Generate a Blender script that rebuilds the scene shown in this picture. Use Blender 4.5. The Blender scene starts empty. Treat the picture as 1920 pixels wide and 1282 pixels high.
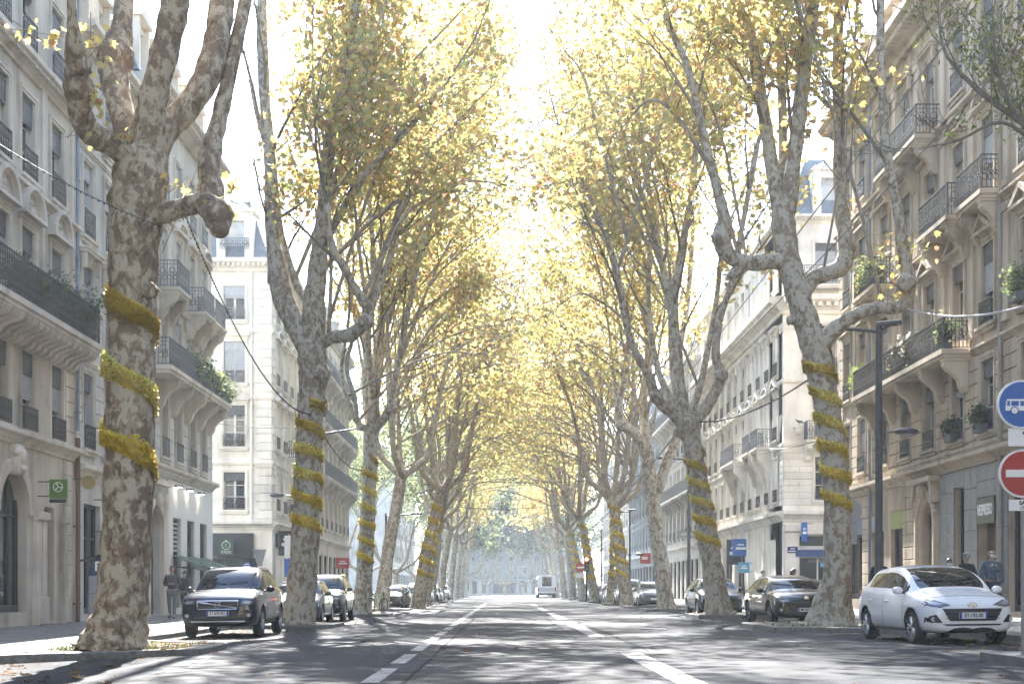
import bpy, bmesh, math, random
import numpy as np
from mathutils import Vector, Matrix, Euler
R = math.radians
rnd = random.Random(7)
nrg = np.random.default_rng(11)
sc = bpy.context.scene
COL = sc.collection

# ---------------------------------------------------------------- camera, sky, sun, exposure
FOC = 2640.0            # focal length in photograph pixels (1920 wide)
CX, CY, CH = 946.0, 1106.0, 1.06
cam = bpy.data.cameras.new('camera')
cam_o = bpy.data.objects.new('camera', cam)
COL.objects.link(cam_o)
cam_o.location = (0, 0, CH)
cam_o.rotation_euler = (R(90), 0, 0)
cam.sensor_width = 36.0
cam.lens = FOC / 1920 * 36.0
cam.shift_x = (960 - CX) / 1920
cam.shift_y = (CY - 641) / 1920
cam.clip_start = 0.1
cam.clip_end = 3000
sc.camera = cam_o

SUN_EL, SUN_AZ = 39.0, -6.0      # azimuth from +Y, negative to the left
w = bpy.data.worlds.new('World')
sc.world = w
w.use_nodes = True
nt = w.node_tree
nt.nodes.clear()
sky = nt.nodes.new('ShaderNodeTexSky')
sky.sky_type = 'NISHITA'
sky.sun_disc = False
sky.sun_elevation = R(SUN_EL)
sky.sun_rotation = R(SUN_AZ)
sky.air_density = 1.0
sky.dust_density = 0.6
sky.ozone_density = 1.0
bg = nt.nodes.new('ShaderNodeBackground')
bg.inputs['Strength'].default_value = 0.15
wo = nt.nodes.new('ShaderNodeOutputWorld')
nt.links.new(sky.outputs[0], bg.inputs[0])
nt.links.new(bg.outputs[0], wo.inputs[0])

sun = bpy.data.lights.new('sun', 'SUN')
sun.energy = 5.0
sun.angle = R(0.5)
sun.color = (1.0, 0.97, 0.92)
sun_o = bpy.data.objects.new('sun', sun)
COL.objects.link(sun_o)
_d = Vector((math.sin(R(SUN_AZ)) * math.cos(R(SUN_EL)), math.cos(R(SUN_AZ)) * math.cos(R(SUN_EL)), math.sin(R(SUN_EL))))
sun_o.rotation_euler = (-_d).to_track_quat('-Z', 'Y').to_euler()

vs = sc.view_settings
vs.view_transform = 'Standard'
vs.look = 'None'
vs.gamma = 1.0
vs.use_curve_mapping = False
vs.exposure = 2.55
sc.display_settings.display_device = 'sRGB'
cy = sc.cycles
cy.max_bounces = 6
cy.diffuse_bounces = 3
cy.glossy_bounces = 2
cy.transmission_bounces = 3
cy.transparent_max_bounces = 6
cy.volume_bounces = 1
cy.caustics_reflective = False
cy.caustics_refractive = False
cy.sample_clamp_indirect = 6.0
cy.use_denoising = True
HAZE_DENSITY = 0.00042

# ---------------------------------------------------------------- helpers
def P(px, py, Y):
    """photograph pixel at a distance Y -> world point"""
    return Vector(((px - CX) * Y / FOC, Y, CH + (CY - py) * Y / FOC))

def gz(x):
    """height of the carriageway: it falls a little to the left"""
    return 0.010 * max(-16.0, min(16.0, x))

KL, KR = -7.9, 9.6          # kerb lines
FL, FR = -12.3, 14.0        # facade lines
def sz(x):
    """height of the pavements"""
    if x < 0:
        return 0.05 + (KL - x) * 0.023
    return 0.226 + (x - KR) * 0.021

def lin(c):
    return tuple(((v / 255) / 12.92 if v / 255 < 0.04045 else ((v / 255 + 0.055) / 1.055) ** 2.4) for v in c)

def tagp(o, label=None, cat=None, group=None, kind=None):
    if label: o['label'] = label
    if cat: o['category'] = cat
    if group: o['group'] = group
    if kind: o['kind'] = kind
    return o

def empty(name, loc, label=None, cat=None, group=None, rz=0.0):
    o = bpy.data.objects.new(name, None)
    COL.objects.link(o)
    o.location = loc
    o.rotation_euler = (0, 0, rz)
    o.empty_display_size = 0.2
    return tagp(o, label, cat, group)

def link_mesh(name, me, parent=None, M=None):
    o = bpy.data.objects.new(name, me)
    COL.objects.link(o)
    if parent is not None:
        o.parent = parent
    if M is not None:
        o.matrix_local = M
    return o

def copy_tree(o, parent=None):
    c = o.copy()
    COL.objects.link(c)
    if parent is not None:
        c.parent = parent
    for ch in list(o.children):
        copy_tree(ch, c)
    return c

def T(x, y, z):
    return Matrix.Translation((x, y, z))

def RZ(a):
    return Matrix.Rotation(a, 4, 'Z')

class MB:
    def __init__(s):
        s.v = []; s.f = []; s.m = []
    def add(s, vs, fs, mi=0):
        b = len(s.v)
        s.v.extend([tuple(v) for v in vs])
        s.f.extend([tuple(i + b for i in f) for f in fs])
        s.m.extend([mi] * len(fs))
        return s
    def box(s, x0, x1, y0, y1, z0, z1, mi=0, M=None):
        vs = [(x0, y0, z0), (x1, y0, z0), (x1, y1, z0), (x0, y1, z0), (x0, y0, z1), (x1, y0, z1), (x1, y1, z1), (x0, y1, z1)]
        if M is not None:
            vs = [M @ Vector(v) for v in vs]
        return s.add(vs, [(0, 3, 2, 1), (4, 5, 6, 7), (0, 1, 5, 4), (1, 2, 6, 5), (2, 3, 7, 6), (3, 0, 4, 7)], mi)
    def cham(s, x0, x1, y0, y1, z0, z1, c, mi=0):
        """block whose outer (y1) face is chamfered by c"""
        vs = [(x0, y0, z0), (x1, y0, z0), (x1, y0, z1), (x0, y0, z1),
              (x0, y1 - c, z0), (x1, y1 - c, z0), (x1, y1 - c, z1), (x0, y1 - c, z1),
              (x0 + c, y1, z0 + c), (x1 - c, y1, z0 + c), (x1 - c, y1, z1 - c), (x0 + c, y1, z1 - c)]
        fs = [(8, 11, 10, 9)]
        for a in range(4):
            b = (a + 1) % 4
            fs += [(a, a + 4, b + 4, b), (a + 4, a + 8, b + 8, b + 4)]
        return s.add(vs, fs, mi)
    def tube(s, pts, rad, n=8, mi=0, cap=True, knob=0.0, seed=0):
        pts = [Vector(p) for p in pts]
        if not hasattr(rad, '__len__'):
            rad = [rad] * len(pts)
        vs = []; fs = []
        up = None
        rr = random.Random(seed)
        for i, p in enumerate(pts):
            t = (pts[min(i + 1, len(pts) - 1)] - pts[max(i - 1, 0)])
            if t.length < 1e-9: t = Vector((0, 0, 1))
            t.normalize()
            if up is None:
                up = Vector((0, 0, 1)) if abs(t.z) < 0.9 else Vector((1, 0, 0))
            a = up - t * up.dot(t)
            if a.length < 1e-6:
                a = t.orthogonal()
            a.normalize()
            b = t.cross(a)
            up = a
            for k in range(n):
                th = 2 * math.pi * k / n
                r = rad[i] * (1 + (rr.uniform(-knob, knob) if knob else 0))
                vs.append(p + (a * math.cos(th) + b * math.sin(th)) * r)
        for i in range(len(pts) - 1):
            for k in range(n):
                k2 = (k + 1) % n
                fs.append((i * n + k, i * n + k2, (i + 1) * n + k2, (i + 1) * n + k))
        if cap:
            fs.append(tuple(range(n - 1, -1, -1)))
            fs.append(tuple((len(pts) - 1) * n + k for k in range(n)))
        return s.add(vs, fs, mi)
    def cyl(s, c, axis, r, h, n=16, mi=0, r2=None):
        c = Vector(c); ax = Vector(axis).normalized()
        return s.tube([c - ax * h / 2, c + ax * h / 2], [r, r if r2 is None else r2], n, mi)
    def prism(s, poly, y0, y1, mi=0, M=None):
        """polygon in x,z extruded along y"""
        n = len(poly)
        vs = [(p[0], y0, p[1]) for p in poly] + [(p[0], y1, p[1]) for p in poly]
        if M is not None: vs = [M @ Vector(v) for v in vs]
        fs = [tuple(range(n)), tuple(range(2 * n - 1, n - 1, -1))]
        for i in range(n):
            j = (i + 1) % n
            fs.append((i, i + n, j + n, j))
        return s.add(vs, fs, mi)
    def hprism(s, poly, z0, z1, mi=0):
        """polygon in x,y extruded along z; z values may be functions of x"""
        f0 = z0 if callable(z0) else (lambda x: z0)
        f1 = z1 if callable(z1) else (lambda x: z1)
        n = len(poly)
        vs = [(p[0], p[1], f0(p[0])) for p in poly] + [(p[0], p[1], f1(p[0])) for p in poly]
        fs = [tuple(range(n - 1, -1, -1)), tuple(range(n, 2 * n))]
        for i in range(n):
            j = (i + 1) % n
            fs.append((i, j, j + n, i + n))
        return s.add(vs, fs, mi)
    def ring(s, c, r, t, n=10, M=None, mi=0, y=0.0, dy=0.012):
        """flat ring in x,z with depth"""
        vs = []; fs = []
        for k in range(n):
            a = 2 * math.pi * k / n
            for q in (r - t, r):
                for yy in (y, y + dy):
                    vs.append((c[0] + q * math.cos(a), yy, c[1] + q * math.sin(a)))
        for k in range(n):
            i = 4 * k; j = 4 * ((k + 1) % n)
            fs += [(i, i + 2, j + 2, j), (i + 1, j + 1, j + 3, i + 3), (i + 2, i + 3, j + 3, j + 2), (i, j, j + 1, i + 1)]
        if M is not None: vs = [M @ Vector(v) for v in vs]
        return s.add(vs, fs, mi)
    def sphere(s, c, r, n=10, m=6, mi=0, sc3=(1, 1, 1)):
        vs = []; fs = []
        for i in range(m + 1):
            ph = math.pi * i / m
            for k in range(n):
                th = 2 * math.pi * k / n
                vs.append((c[0] + r * sc3[0] * math.sin(ph) * math.cos(th), c[1] + r * sc3[1] * math.sin(ph) * math.sin(th), c[2] + r * sc3[2] * math.cos(ph)))
        for i in range(m):
            for k in range(n):
                k2 = (k + 1) % n
                fs.append((i * n + k, (i + 1) * n + k, (i + 1) * n + k2, i * n + k2))
        return s.add(vs, fs, mi)
    def mesh(s, name, mats, smooth=False):
        me = bpy.data.meshes.new(name)
        me.from_pydata(s.v, [], s.f)
        if not isinstance(mats, (list, tuple)): mats = [mats]
        for m in mats: me.materials.append(m)
        if len(mats) > 1:
            me.polygons.foreach_set('material_index', s.m)
        if smooth:
            me.polygons.foreach_set('use_smooth', [True] * len(s.f))
        me.update()
        return me
    def build(s, name, mats, parent=None, M=None, smooth=False):
        return link_mesh(name, s.mesh(name, mats, smooth), parent, M)

def fix_normals(me):
    bm = bmesh.new(); bm.from_mesh(me)
    bmesh.ops.recalc_face_normals(bm, faces=bm.faces)
    bm.to_mesh(me); bm.free()

def bevel_mesh(me, wd, seg=2, ang=35):
    bm = bmesh.new(); bm.from_mesh(me)
    bmesh.ops.recalc_face_normals(bm, faces=bm.faces)
    es = [e for e in bm.edges if len(e.link_faces) == 2 and e.calc_face_angle(0) > R(ang)]
    bmesh.ops.bevel(bm, geom=es, offset=wd, segments=seg, affect='EDGES', profile=0.5, clamp_overlap=True)
    bm.to_mesh(me); bm.free()
    return me

def evaluated(o):
    dg = bpy.context.evaluated_depsgraph_get()
    return bpy.data.meshes.new_from_object(o.evaluated_get(dg))

_txt = {}
def text_mesh(txt, size, mat, depth=0.004, key=None, sx=1.0, bold=0.0):
    k = (txt, size, mat.name, depth, sx, bold)
    if k in _txt: return _txt[k]
    c = bpy.data.curves.new('lettering', 'FONT')
    c.body = txt; c.size = size; c.extrude = depth; c.align_x = 'CENTER'; c.align_y = 'CENTER'
    c.resolution_u = 3
    c.offset = bold
    o = bpy.data.objects.new('lettering', c)
    COL.objects.link(o)
    o.scale = (sx, 1, 1)
    bpy.context.view_layer.update()
    me = evaluated(o)
    if sx != 1.0:
        for v in me.vertices: v.co.x *= sx
    bpy.data.objects.remove(o)
    me.materials.clear(); me.materials.append(mat)
    me.name = 'lettering'
    _txt[k] = me
    return me

def put_text(txt, size, mat, parent, loc, face, name='lettering', **kw):
    """lettering standing upright; face = direction it faces (unit, horizontal) in the parent's axes"""
    me = text_mesh(txt, size, mat, **kw)
    f = Vector(face).normalized()
    up = Vector((0, 0, 1))
    if abs(f.z) > 0.5:
        up = Vector((0, 1, 0))
    xr = up.cross(f).normalized()
    up = f.cross(xr)
    M = Matrix((xr, up, f)).transposed().to_4x4()
    M.translation = Vector(loc)
    return link_mesh(name, me, parent, M)

# ---------------------------------------------------------------- materials
_m = {}
def new_mat(name):
    m = bpy.data.materials.new(name); m.use_nodes = True
    nt = m.node_tree
    b = nt.nodes['Principled BSDF']
    return m, nt, b

def plain(name, col, rough=0.6, metal=0.0, spec=0.5, coat=0.0, emit=None, estr=1.0):
    if name in _m: return _m[name]
    m, nt, b = new_mat(name)
    b.inputs['Base Color'].default_value = (*col, 1)
    b.inputs['Roughness'].default_value = rough
    b.inputs['Metallic'].default_value = metal
    b.inputs['Specular IOR Level'].default_value = spec
    if coat:
        b.inputs['Coat Weight'].default_value = coat
        b.inputs['Coat Roughness'].default_value = 0.04
    if emit:
        b.inputs['Emission Color'].default_value = (*emit, 1)
        b.inputs['Emission Strength'].default_value = estr
    _m[name] = m
    return m

def N(nt, t, **kw):
    n = nt.nodes.new(t)
    for k, v in kw.items():
        if k in n.inputs: n.inputs[k].default_value = v
        else: setattr(n, k, v)
    return n

def ramp(nt, stops, interp='LINEAR'):
    r = nt.nodes.new('ShaderNodeValToRGB')
    r.color_ramp.interpolation = interp
    el = r.color_ramp.elements
    while len(el) > 1: el.remove(el[-1])
    el[0].position = stops[0][0]; el[0].color = (*stops[0][1], 1)
    for p, c in stops[1:]:
        e = el.new(p); e.color = (*c, 1)
    return r

def mul(c, k): return tuple(min(1, v * k) for v in c)

def stone(name, col, dirt=0.55, scale=1.0, rough=0.85, bump=0.25):
    """limestone: blotches, soot streaks and pitting, in world coordinates"""
    if name in _m: return _m[name]
    m, nt, b = new_mat(name)
    L = nt.links
    geo = N(nt, 'ShaderNodeNewGeometry')
    n1 = N(nt, 'ShaderNodeTexNoise', Scale=0.55 * scale, Detail=6.0, Roughness=0.62)
    L.new(geo.outputs['Position'], n1.inputs['Vector'])
    r1 = ramp(nt, [(0.28, mul(col, 0.68)), (0.5, col), (0.75, mul(col, 1.14))])
    L.new(n1.outputs[0], r1.inputs[0])
    mp = N(nt, 'ShaderNodeMapping'); mp.inputs['Scale'].default_value = (1.5, 1.5, 0.3)
    L.new(geo.outputs['Position'], mp.inputs[0])
    n2 = N(nt, 'ShaderNodeTexNoise', Scale=1.0 * scale, Detail=5.0, Roughness=0.6)
    L.new(mp.outputs[0], n2.inputs['Vector'])
    r2 = ramp(nt, [(0.3, (dirt, dirt * 0.96, dirt * 0.9)), (0.48, (0.93, 0.92, 0.9)), (0.62, (1, 1, 1))])
    L.new(n2.outputs[0], r2.inputs[0])
    mx = N(nt, 'ShaderNodeMix', data_type='RGBA', blend_type='MULTIPLY'); mx.inputs[0].default_value = 1.0
    L.new(r1.outputs[0], mx.inputs[6]); L.new(r2.outputs[0], mx.inputs[7])
    oi = N(nt, 'ShaderNodeObjectInfo')
    r3 = ramp(nt, [(0, (0.86, 0.86, 0.86)), (1, (1.08, 1.06, 1.04))])
    L.new(oi.outputs['Random'], r3.inputs[0])
    mx2 = N(nt, 'ShaderNodeMix', data_type='RGBA', blend_type='MULTIPLY'); mx2.inputs[0].default_value = 0.8
    L.new(mx.outputs[2], mx2.inputs[6]); L.new(r3.outputs[0], mx2.inputs[7])
    L.new(mx2.outputs[2], b.inputs['Base Color'])
    b.inputs['Roughness'].default_value = rough
    n3 = N(nt, 'ShaderNodeTexNoise', Scale=14.0, Detail=4.0)
    L.new(geo.outputs['Position'], n3.inputs['Vector'])
    bp = N(nt, 'ShaderNodeBump', Strength=bump, Distance=0.02)
    L.new(n3.outputs[0], bp.inputs['Height']); L.new(bp.outputs[0], b.inputs['Normal'])
    _m[name] = m
    return m

def noisy(name, c1, c2, scale=8.0, rough=0.7, bump=0.2, metal=0.0, dist=0.01, obj=False):
    if name in _m: return _m[name]
    m, nt, b = new_mat(name)
    L = nt.links
    if obj:
        geo = N(nt, 'ShaderNodeTexCoord'); out = geo.outputs['Object']
    else:
        geo = N(nt, 'ShaderNodeNewGeometry'); out = geo.outputs['Position']
    n1 = N(nt, 'ShaderNodeTexNoise', Scale=scale, Detail=6.0, Roughness=0.6)
    L.new(out, n1.inputs['Vector'])
    r1 = ramp(nt, [(0.33, c1), (0.67, c2)])
    L.new(n1.outputs[0], r1.inputs[0]); L.new(r1.outputs[0], b.inputs['Base Color'])
    b.inputs['Roughness'].default_value = rough
    b.inputs['Metallic'].default_value = metal
    bp = N(nt, 'ShaderNodeBump', Strength=bump, Distance=dist)
    L.new(n1.outputs[0], bp.inputs['Height']); L.new(bp.outputs[0], b.inputs['Normal'])
    _m[name] = m
    return m

def glass_mat(name, c_dark, c_light, rough=0.03, share=0.5):
    """window panes: dark room or pale curtain behind a clear reflection, one tone per pane"""
    if name in _m: return _m[name]
    m, nt, b = new_mat(name)
    L = nt.links
    oi = N(nt, 'ShaderNodeObjectInfo')
    r1 = ramp(nt, [(0.0, c_dark), (share, mul(c_dark, 1.6)), (min(0.99, share + 0.05), mul(c_light, 0.7)), (1.0, c_light)])
    L.new(oi.outputs['Random'], r1.inputs[0])
    tc = N(nt, 'ShaderNodeTexCoord')
    wv = N(nt, 'ShaderNodeTexNoise', Scale=3.0, Detail=2.0)
    L.new(tc.outputs['Object'], wv.inputs['Vector'])
    mx = N(nt, 'ShaderNodeMix', data_type='RGBA', blend_type='MULTIPLY'); mx.inputs[0].default_value = 0.5
    L.new(r1.outputs[0], mx.inputs[6]); L.new(wv.outputs[0], mx.inputs[7])
    L.new(mx.outputs[2], b.inputs['Base Color'])
    b.inputs['Roughness'].default_value = rough
    b.inputs['Specular IOR Level'].default_value = 0.7
    _m[name] = m
    return m

def bark_mat(name, pale, mid, dark, scale=1.0):
    """plane bark: flaking patches of three tones with hard edges"""
    if name in _m: return _m[name]
    m, nt, b = new_mat(name)
    L = nt.links
    tc = N(nt, 'ShaderNodeNewGeometry')
    mp = N(nt, 'ShaderNodeMapping'); mp.inputs['Scale'].default_value = (1.25, 1.25, 0.85)
    L.new(tc.outputs['Position'], mp.inputs[0])
    wn = N(nt, 'ShaderNodeTexNoise', Scale=5.0 * scale, Detail=3.0)
    L.new(mp.outputs[0], wn.inputs['Vector'])
    wadd = N(nt, 'ShaderNodeMix', data_type='RGBA', blend_type='LINEAR_LIGHT'); wadd.inputs[0].default_value = 0.12
    L.new(mp.outputs[0], wadd.inputs[6]); L.new(wn.outputs['Color'], wadd.inputs[7])
    n1 = N(nt, 'ShaderNodeTexNoise', Scale=5.2 * scale, Detail=2.5, Roughness=0.55)
    n2 = N(nt, 'ShaderNodeTexNoise', Scale=9.0 * scale, Detail=2.0, Roughness=0.5)
    n3 = N(nt, 'ShaderNodeTexNoise', Scale=0.8, Detail=3.0)
    n4 = N(nt, 'ShaderNodeTexNoise', Scale=40.0, Detail=3.0)
    for n in (n1, n2): L.new(wadd.outputs[2], n.inputs['Vector'])
    for n in (n3, n4): L.new(tc.outputs['Position'], n.inputs['Vector'])
    # more dark flakes low on the trunk and in large-scale patches
    ad = N(nt, 'ShaderNodeMath', operation='MULTIPLY_ADD'); ad.inputs[1].default_value = 0.35; ad.inputs[2].default_value = -0.17
    L.new(n3.outputs[0], ad.inputs[0])
    sm = N(nt, 'ShaderNodeMath', operation='ADD')
    L.new(n1.outputs[0], sm.inputs[0]); L.new(ad.outputs[0], sm.inputs[1])
    r1 = ramp(nt, [(0.0, dark), (0.455, mul(dark, 1.3)), (0.472, mid), (0.535, mul(mid, 1.1)), (0.552, pale)])
    L.new(sm.outputs[0], r1.inputs[0])
    r2 = ramp(nt, [(0.0, (0.42, 0.38, 0.33)), (0.37, (0.55, 0.5, 0.42)), (0.39, (1, 1, 1))])
    L.new(n2.outputs[0], r2.inputs[0])
    mx = N(nt, 'ShaderNodeMix', data_type='RGBA', blend_type='MULTIPLY'); mx.inputs[0].default_value = 0.9
    L.new(r1.outputs[0], mx.inputs[6]); L.new(r2.outputs[0], mx.inputs[7])
    r4 = ramp(nt, [(0.3, (0.78, 0.78, 0.78)), (0.7, (1.08, 1.08, 1.08))])
    L.new(n4.outputs[0], r4.inputs[0])
    mx2 = N(nt, 'ShaderNodeMix', data_type='RGBA', blend_type='MULTIPLY'); mx2.inputs[0].default_value = 1.0
    L.new(mx.outputs[2], mx2.inputs[6]); L.new(r4.outputs[0], mx2.inputs[7])
    L.new(mx2.outputs[2], b.inputs['Base Color'])
    b.inputs['Roughness'].default_value = 0.85
    bp = N(nt, 'ShaderNodeBump', Strength=0.6, Distance=0.02)
    L.new(sm.outputs[0], bp.inputs['Height'])
    bp2 = N(nt, 'ShaderNodeBump', Strength=0.35, Distance=0.01)
    L.new(n4.outputs[0], bp2.inputs['Height']); L.new(bp.outputs[0], bp2.inputs['Normal'])
    L.new(bp2.outputs[0], b.inputs['Normal'])
    _m[name] = m
    return m

def leaf_mat(name, trans=0.5, rough=0.5):
    """leaf blades: colour per leaf from the mesh, light passing through"""
    if name in _m: return _m[name]
    m = bpy.data.materials.new(name); m.use_nodes = True
    nt = m.node_tree; nt.nodes.clear(); L = nt.links
    at = N(nt, 'ShaderNodeAttribute', attribute_name='tint')
    d = N(nt, 'ShaderNodeBsdfDiffuse'); t = N(nt, 'ShaderNodeBsdfTranslucent')
    g = N(nt, 'ShaderNodeBsdfGlossy', Roughness=rough)
    g.inputs['Color'].default_value = (0.6, 0.6, 0.6, 1)
    L.new(at.outputs['Color'], d.inputs['Color']); L.new(at.outputs['Color'], t.inputs['Color'])
    m1 = N(nt, 'ShaderNodeMixShader'); m1.inputs[0].default_value = trans
    L.new(d.outputs[0], m1.inputs[1]); L.new(t.outputs[0], m1.inputs[2])
    m2 = N(nt, 'ShaderNodeMixShader'); m2.inputs[0].default_value = 0.05
    L.new(m1.outputs[0], m2.inputs[1]); L.new(g.outputs[0], m2.inputs[2])
    o = N(nt, 'ShaderNodeOutputMaterial'); L.new(m2.outputs[0], o.inputs[0])
    _m[name] = m
    return m

def asphalt_mat(name, base, wear):
    m, nt, b = new_mat(name); L = nt.links
    g = N(nt, 'ShaderNodeNewGeometry')
    n1 = N(nt, 'ShaderNodeTexNoise', Scale=60.0, Detail=4.0, Roughness=0.7)
    n2 = N(nt, 'ShaderNodeTexNoise', Scale=0.35, Detail=5.0, Roughness=0.6)
    mp = N(nt, 'ShaderNodeMapping'); mp.inputs['Scale'].default_value = (1.1, 0.045, 1.0)
    n3 = N(nt, 'ShaderNodeTexNoise', Scale=1.2, Detail=4.0)
    vo = N(nt, 'ShaderNodeTexVoronoi', feature='DISTANCE_TO_EDGE', Scale=0.22)
    wn = N(nt, 'ShaderNodeTexNoise', Scale=1.6, Detail=4.0)
    wm = N(nt, 'ShaderNodeMix', data_type='RGBA', blend_type='LINEAR_LIGHT'); wm.inputs[0].default_value = 0.5
    for n in (n1, n2, wn): L.new(g.outputs['Position'], n.inputs['Vector'])
    L.new(g.outputs['Position'], mp.inputs[0]); L.new(mp.outputs[0], n3.inputs['Vector'])
    L.new(g.outputs['Position'], wm.inputs[6]); L.new(wn.outputs['Color'], wm.inputs[7]); L.new(wm.outputs[2], vo.inputs['Vector'])
    r1 = ramp(nt, [(0.3, mul(base, 0.6)), (0.5, base), (0.72, mul(base, 1.9))])
    L.new(n1.outputs[0], r1.inputs[0])
    r2 = ramp(nt, [(0.3, (0.75, 0.75, 0.75)), (0.7, (1.25, 1.25, 1.25))])
    L.new(n2.outputs[0], r2.inputs[0])
    r3 = ramp(nt, [(0.35, (0.8, 0.8, 0.8)), (0.65, (1.2, 1.2, 1.2))])
    L.new(n3.outputs[0], r3.inputs[0])
    r4 = ramp(nt, [(0.0, (0.35, 0.35, 0.35)), (0.006, (0.5, 0.5, 0.5)), (0.012, (1, 1, 1))])
    L.new(vo.outputs[0], r4.inputs[0])
    cur = r1.outputs[0]
    for r in (r2, r3, r4):
        mx = N(nt, 'ShaderNodeMix', data_type='RGBA', blend_type='MULTIPLY'); mx.inputs[0].default_value = 1.0
        L.new(cur, mx.inputs[6]); L.new(r.outputs[0], mx.inputs[7]); cur = mx.outputs[2]
    L.new(cur, b.inputs['Base Color'])
    b.inputs['Roughness'].default_value = wear
    b.inputs['Specular IOR Level'].default_value = 0.08
    bp = N(nt, 'ShaderNodeBump', Strength=0.5, Distance=0.006)
    L.new(n1.outputs[0], bp.inputs['Height']); L.new(bp.outputs[0], b.inputs['Normal'])
    return m

MT = {}
MT['asphalt'] = asphalt_mat('asphalt', (0.025, 0.028, 0.036), 0.68)
MT['parking'] = asphalt_mat('parking_asphalt', (0.055, 0.054, 0.055), 0.85)
MT['pave'] = noisy('pavement_asphalt', (0.09, 0.088, 0.086), (0.17, 0.165, 0.16), 2.5, 0.75, 0.2)
MT['kerb'] = noisy('granite_kerb', (0.13, 0.122, 0.11), (0.24, 0.23, 0.21), 9.0, 0.75, 0.35)
MT['earth'] = noisy('soil', (0.07, 0.055, 0.04), (0.17, 0.14, 0.1), 6.0, 0.95, 0.6, dist=0.04)
MT['ground'] = noisy('far_ground', (0.09, 0.09, 0.08), (0.14, 0.135, 0.12), 0.6, 0.9, 0.1)
MT['iron'] = noisy('black_iron', (0.018, 0.02, 0.024), (0.04, 0.042, 0.048), 12.0, 0.5, 0.1)
MT['iron_grey'] = noisy('grey_iron', (0.09, 0.1, 0.12), (0.16, 0.17, 0.19), 12.0, 0.5, 0.1)
MT['post'] = noisy('post_paint', (0.05, 0.055, 0.065), (0.085, 0.09, 0.1), 8.0, 0.45, 0.05)
MT['steel'] = plain('galvanised_steel', (0.42, 0.43, 0.45), 0.4, 0.8)
MT['cable'] = plain('cable_black', (0.03, 0.03, 0.033), 0.6)
MT['glass'] = glass_mat('window_glass', (0.018, 0.021, 0.026), (0.33, 0.32, 0.3), share=0.72)
MT['glass_pale'] = glass_mat('curtained_glass', (0.03, 0.034, 0.04), (0.6, 0.59, 0.56), share=0.35)
MT['glass_shop'] = glass_mat('shop_glass', (0.018, 0.023, 0.028), (0.06, 0.075, 0.07), 0.03, 0.6)
MT['frame'] = plain('window_paint', (0.62, 0.6, 0.56), 0.5)
MT['frame_grey'] = plain('window_paint_grey', (0.3, 0.29, 0.27), 0.5)
MT['valance'] = noisy('zinc_valance', (0.05, 0.053, 0.06), (0.11, 0.115, 0.125), 10.0, 0.55, 0.1)
MT['valance_pale'] = noisy('painted_valance', (0.3, 0.31, 0.33), (0.45, 0.46, 0.47), 10.0, 0.6, 0.1)
MT['zinc'] = noisy('zinc_roof', (0.16, 0.18, 0.21), (0.27, 0.3, 0.34), 3.0, 0.5, 0.1)
MT['slate'] = noisy('slate', (0.13, 0.14, 0.155), (0.2, 0.21, 0.225), 4.0, 0.6, 0.2)
MT['chimney'] = noisy('chimney_render', (0.35, 0.28, 0.22), (0.5, 0.42, 0.34), 4.0, 0.9, 0.2)
MT['terracotta'] = noisy('terracotta', (0.35, 0.14, 0.07), (0.48, 0.22, 0.11), 8.0, 0.8, 0.1)
MT['wood_door'] = noisy('oak_door', (0.06, 0.038, 0.022), (0.12, 0.075, 0.045), 6.0, 0.5, 0.1)
MT['white'] = plain('white_paint', (0.78, 0.78, 0.76), 0.5)
MT['black'] = plain('black_paint', (0.02, 0.02, 0.022), 0.4)
MT['leaf'] = leaf_mat('plane_leaf', 0.64)
MT['plant'] = leaf_mat('plant_leaf', 0.4)
MT['bark'] = bark_mat('plane_bark', (0.50, 0.43, 0.31), (0.34, 0.265, 0.175), (0.18, 0.13, 0.086))
MT['bark_grey'] = bark_mat('plane_bark_grey', (0.50, 0.455, 0.355), (0.42, 0.365, 0.275), (0.22, 0.175, 0.125), 1.1)
MT['bark_small'] = bark_mat('plane_bark_upper', (0.40, 0.35, 0.265), (0.36, 0.305, 0.225), (0.24, 0.195, 0.145), 0.8)
MT['twig'] = noisy('twig_bark', (0.12, 0.095, 0.07), (0.22, 0.185, 0.14), 5.0, 0.85, 0.2)
# ---------------------------------------------------------------- the ground
def strip(name, xs, y0, y1, zf, mat, ny=1, kind='structure'):
    b = MB()
    vs = []; fs = []
    nx = len(xs)
    for j in range(ny + 1):
        y = y0 + (y1 - y0) * j / ny
        for x in xs: vs.append((x, y, zf(x)))
    for j in range(ny):
        for i in range(nx - 1):
            a = j * nx + i
            fs.append((a, a + 1, a + 1 + nx, a + nx))
    b.add(vs, fs)
    o = b.build(name, mat); o['kind'] = kind
    return o

strip('ground', [-300, -16, 16, 300], -80, 900, lambda x: gz(x) - 0.03, MT['ground'])
strip('road', [-16, KL - 0.05, 0, KR + 0.05, 16], -40, 600, gz, MT['asphalt'])
strip('parking_lane', [KL, -5.55], -40, 420, lambda x: gz(x) + 0.004, MT['parking'])
strip('parking_lane', [7.1, KR], -40, 420, lambda x: gz(x) + 0.004, MT['parking'])
# side streets leave gaps in the pavements
def pavement(x0, x1, ya, yb):
    b = MB()
    b.hprism([(x0, ya), (x1, ya), (x1, yb), (x0, yb)], lambda x: gz(x) - 0.05, sz)
    o = b.build('pavement', MT['pave']); o['kind'] = 'structure'
for ya, yb in ((-40, 60.5), (71.5, 420)):
    pavement(-19, KL - 0.3, ya, yb)
for ya, yb in ((-40, 59.8), (69.8, 420)):
    pavement(KR + 0.3, 21, ya, yb)

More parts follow.
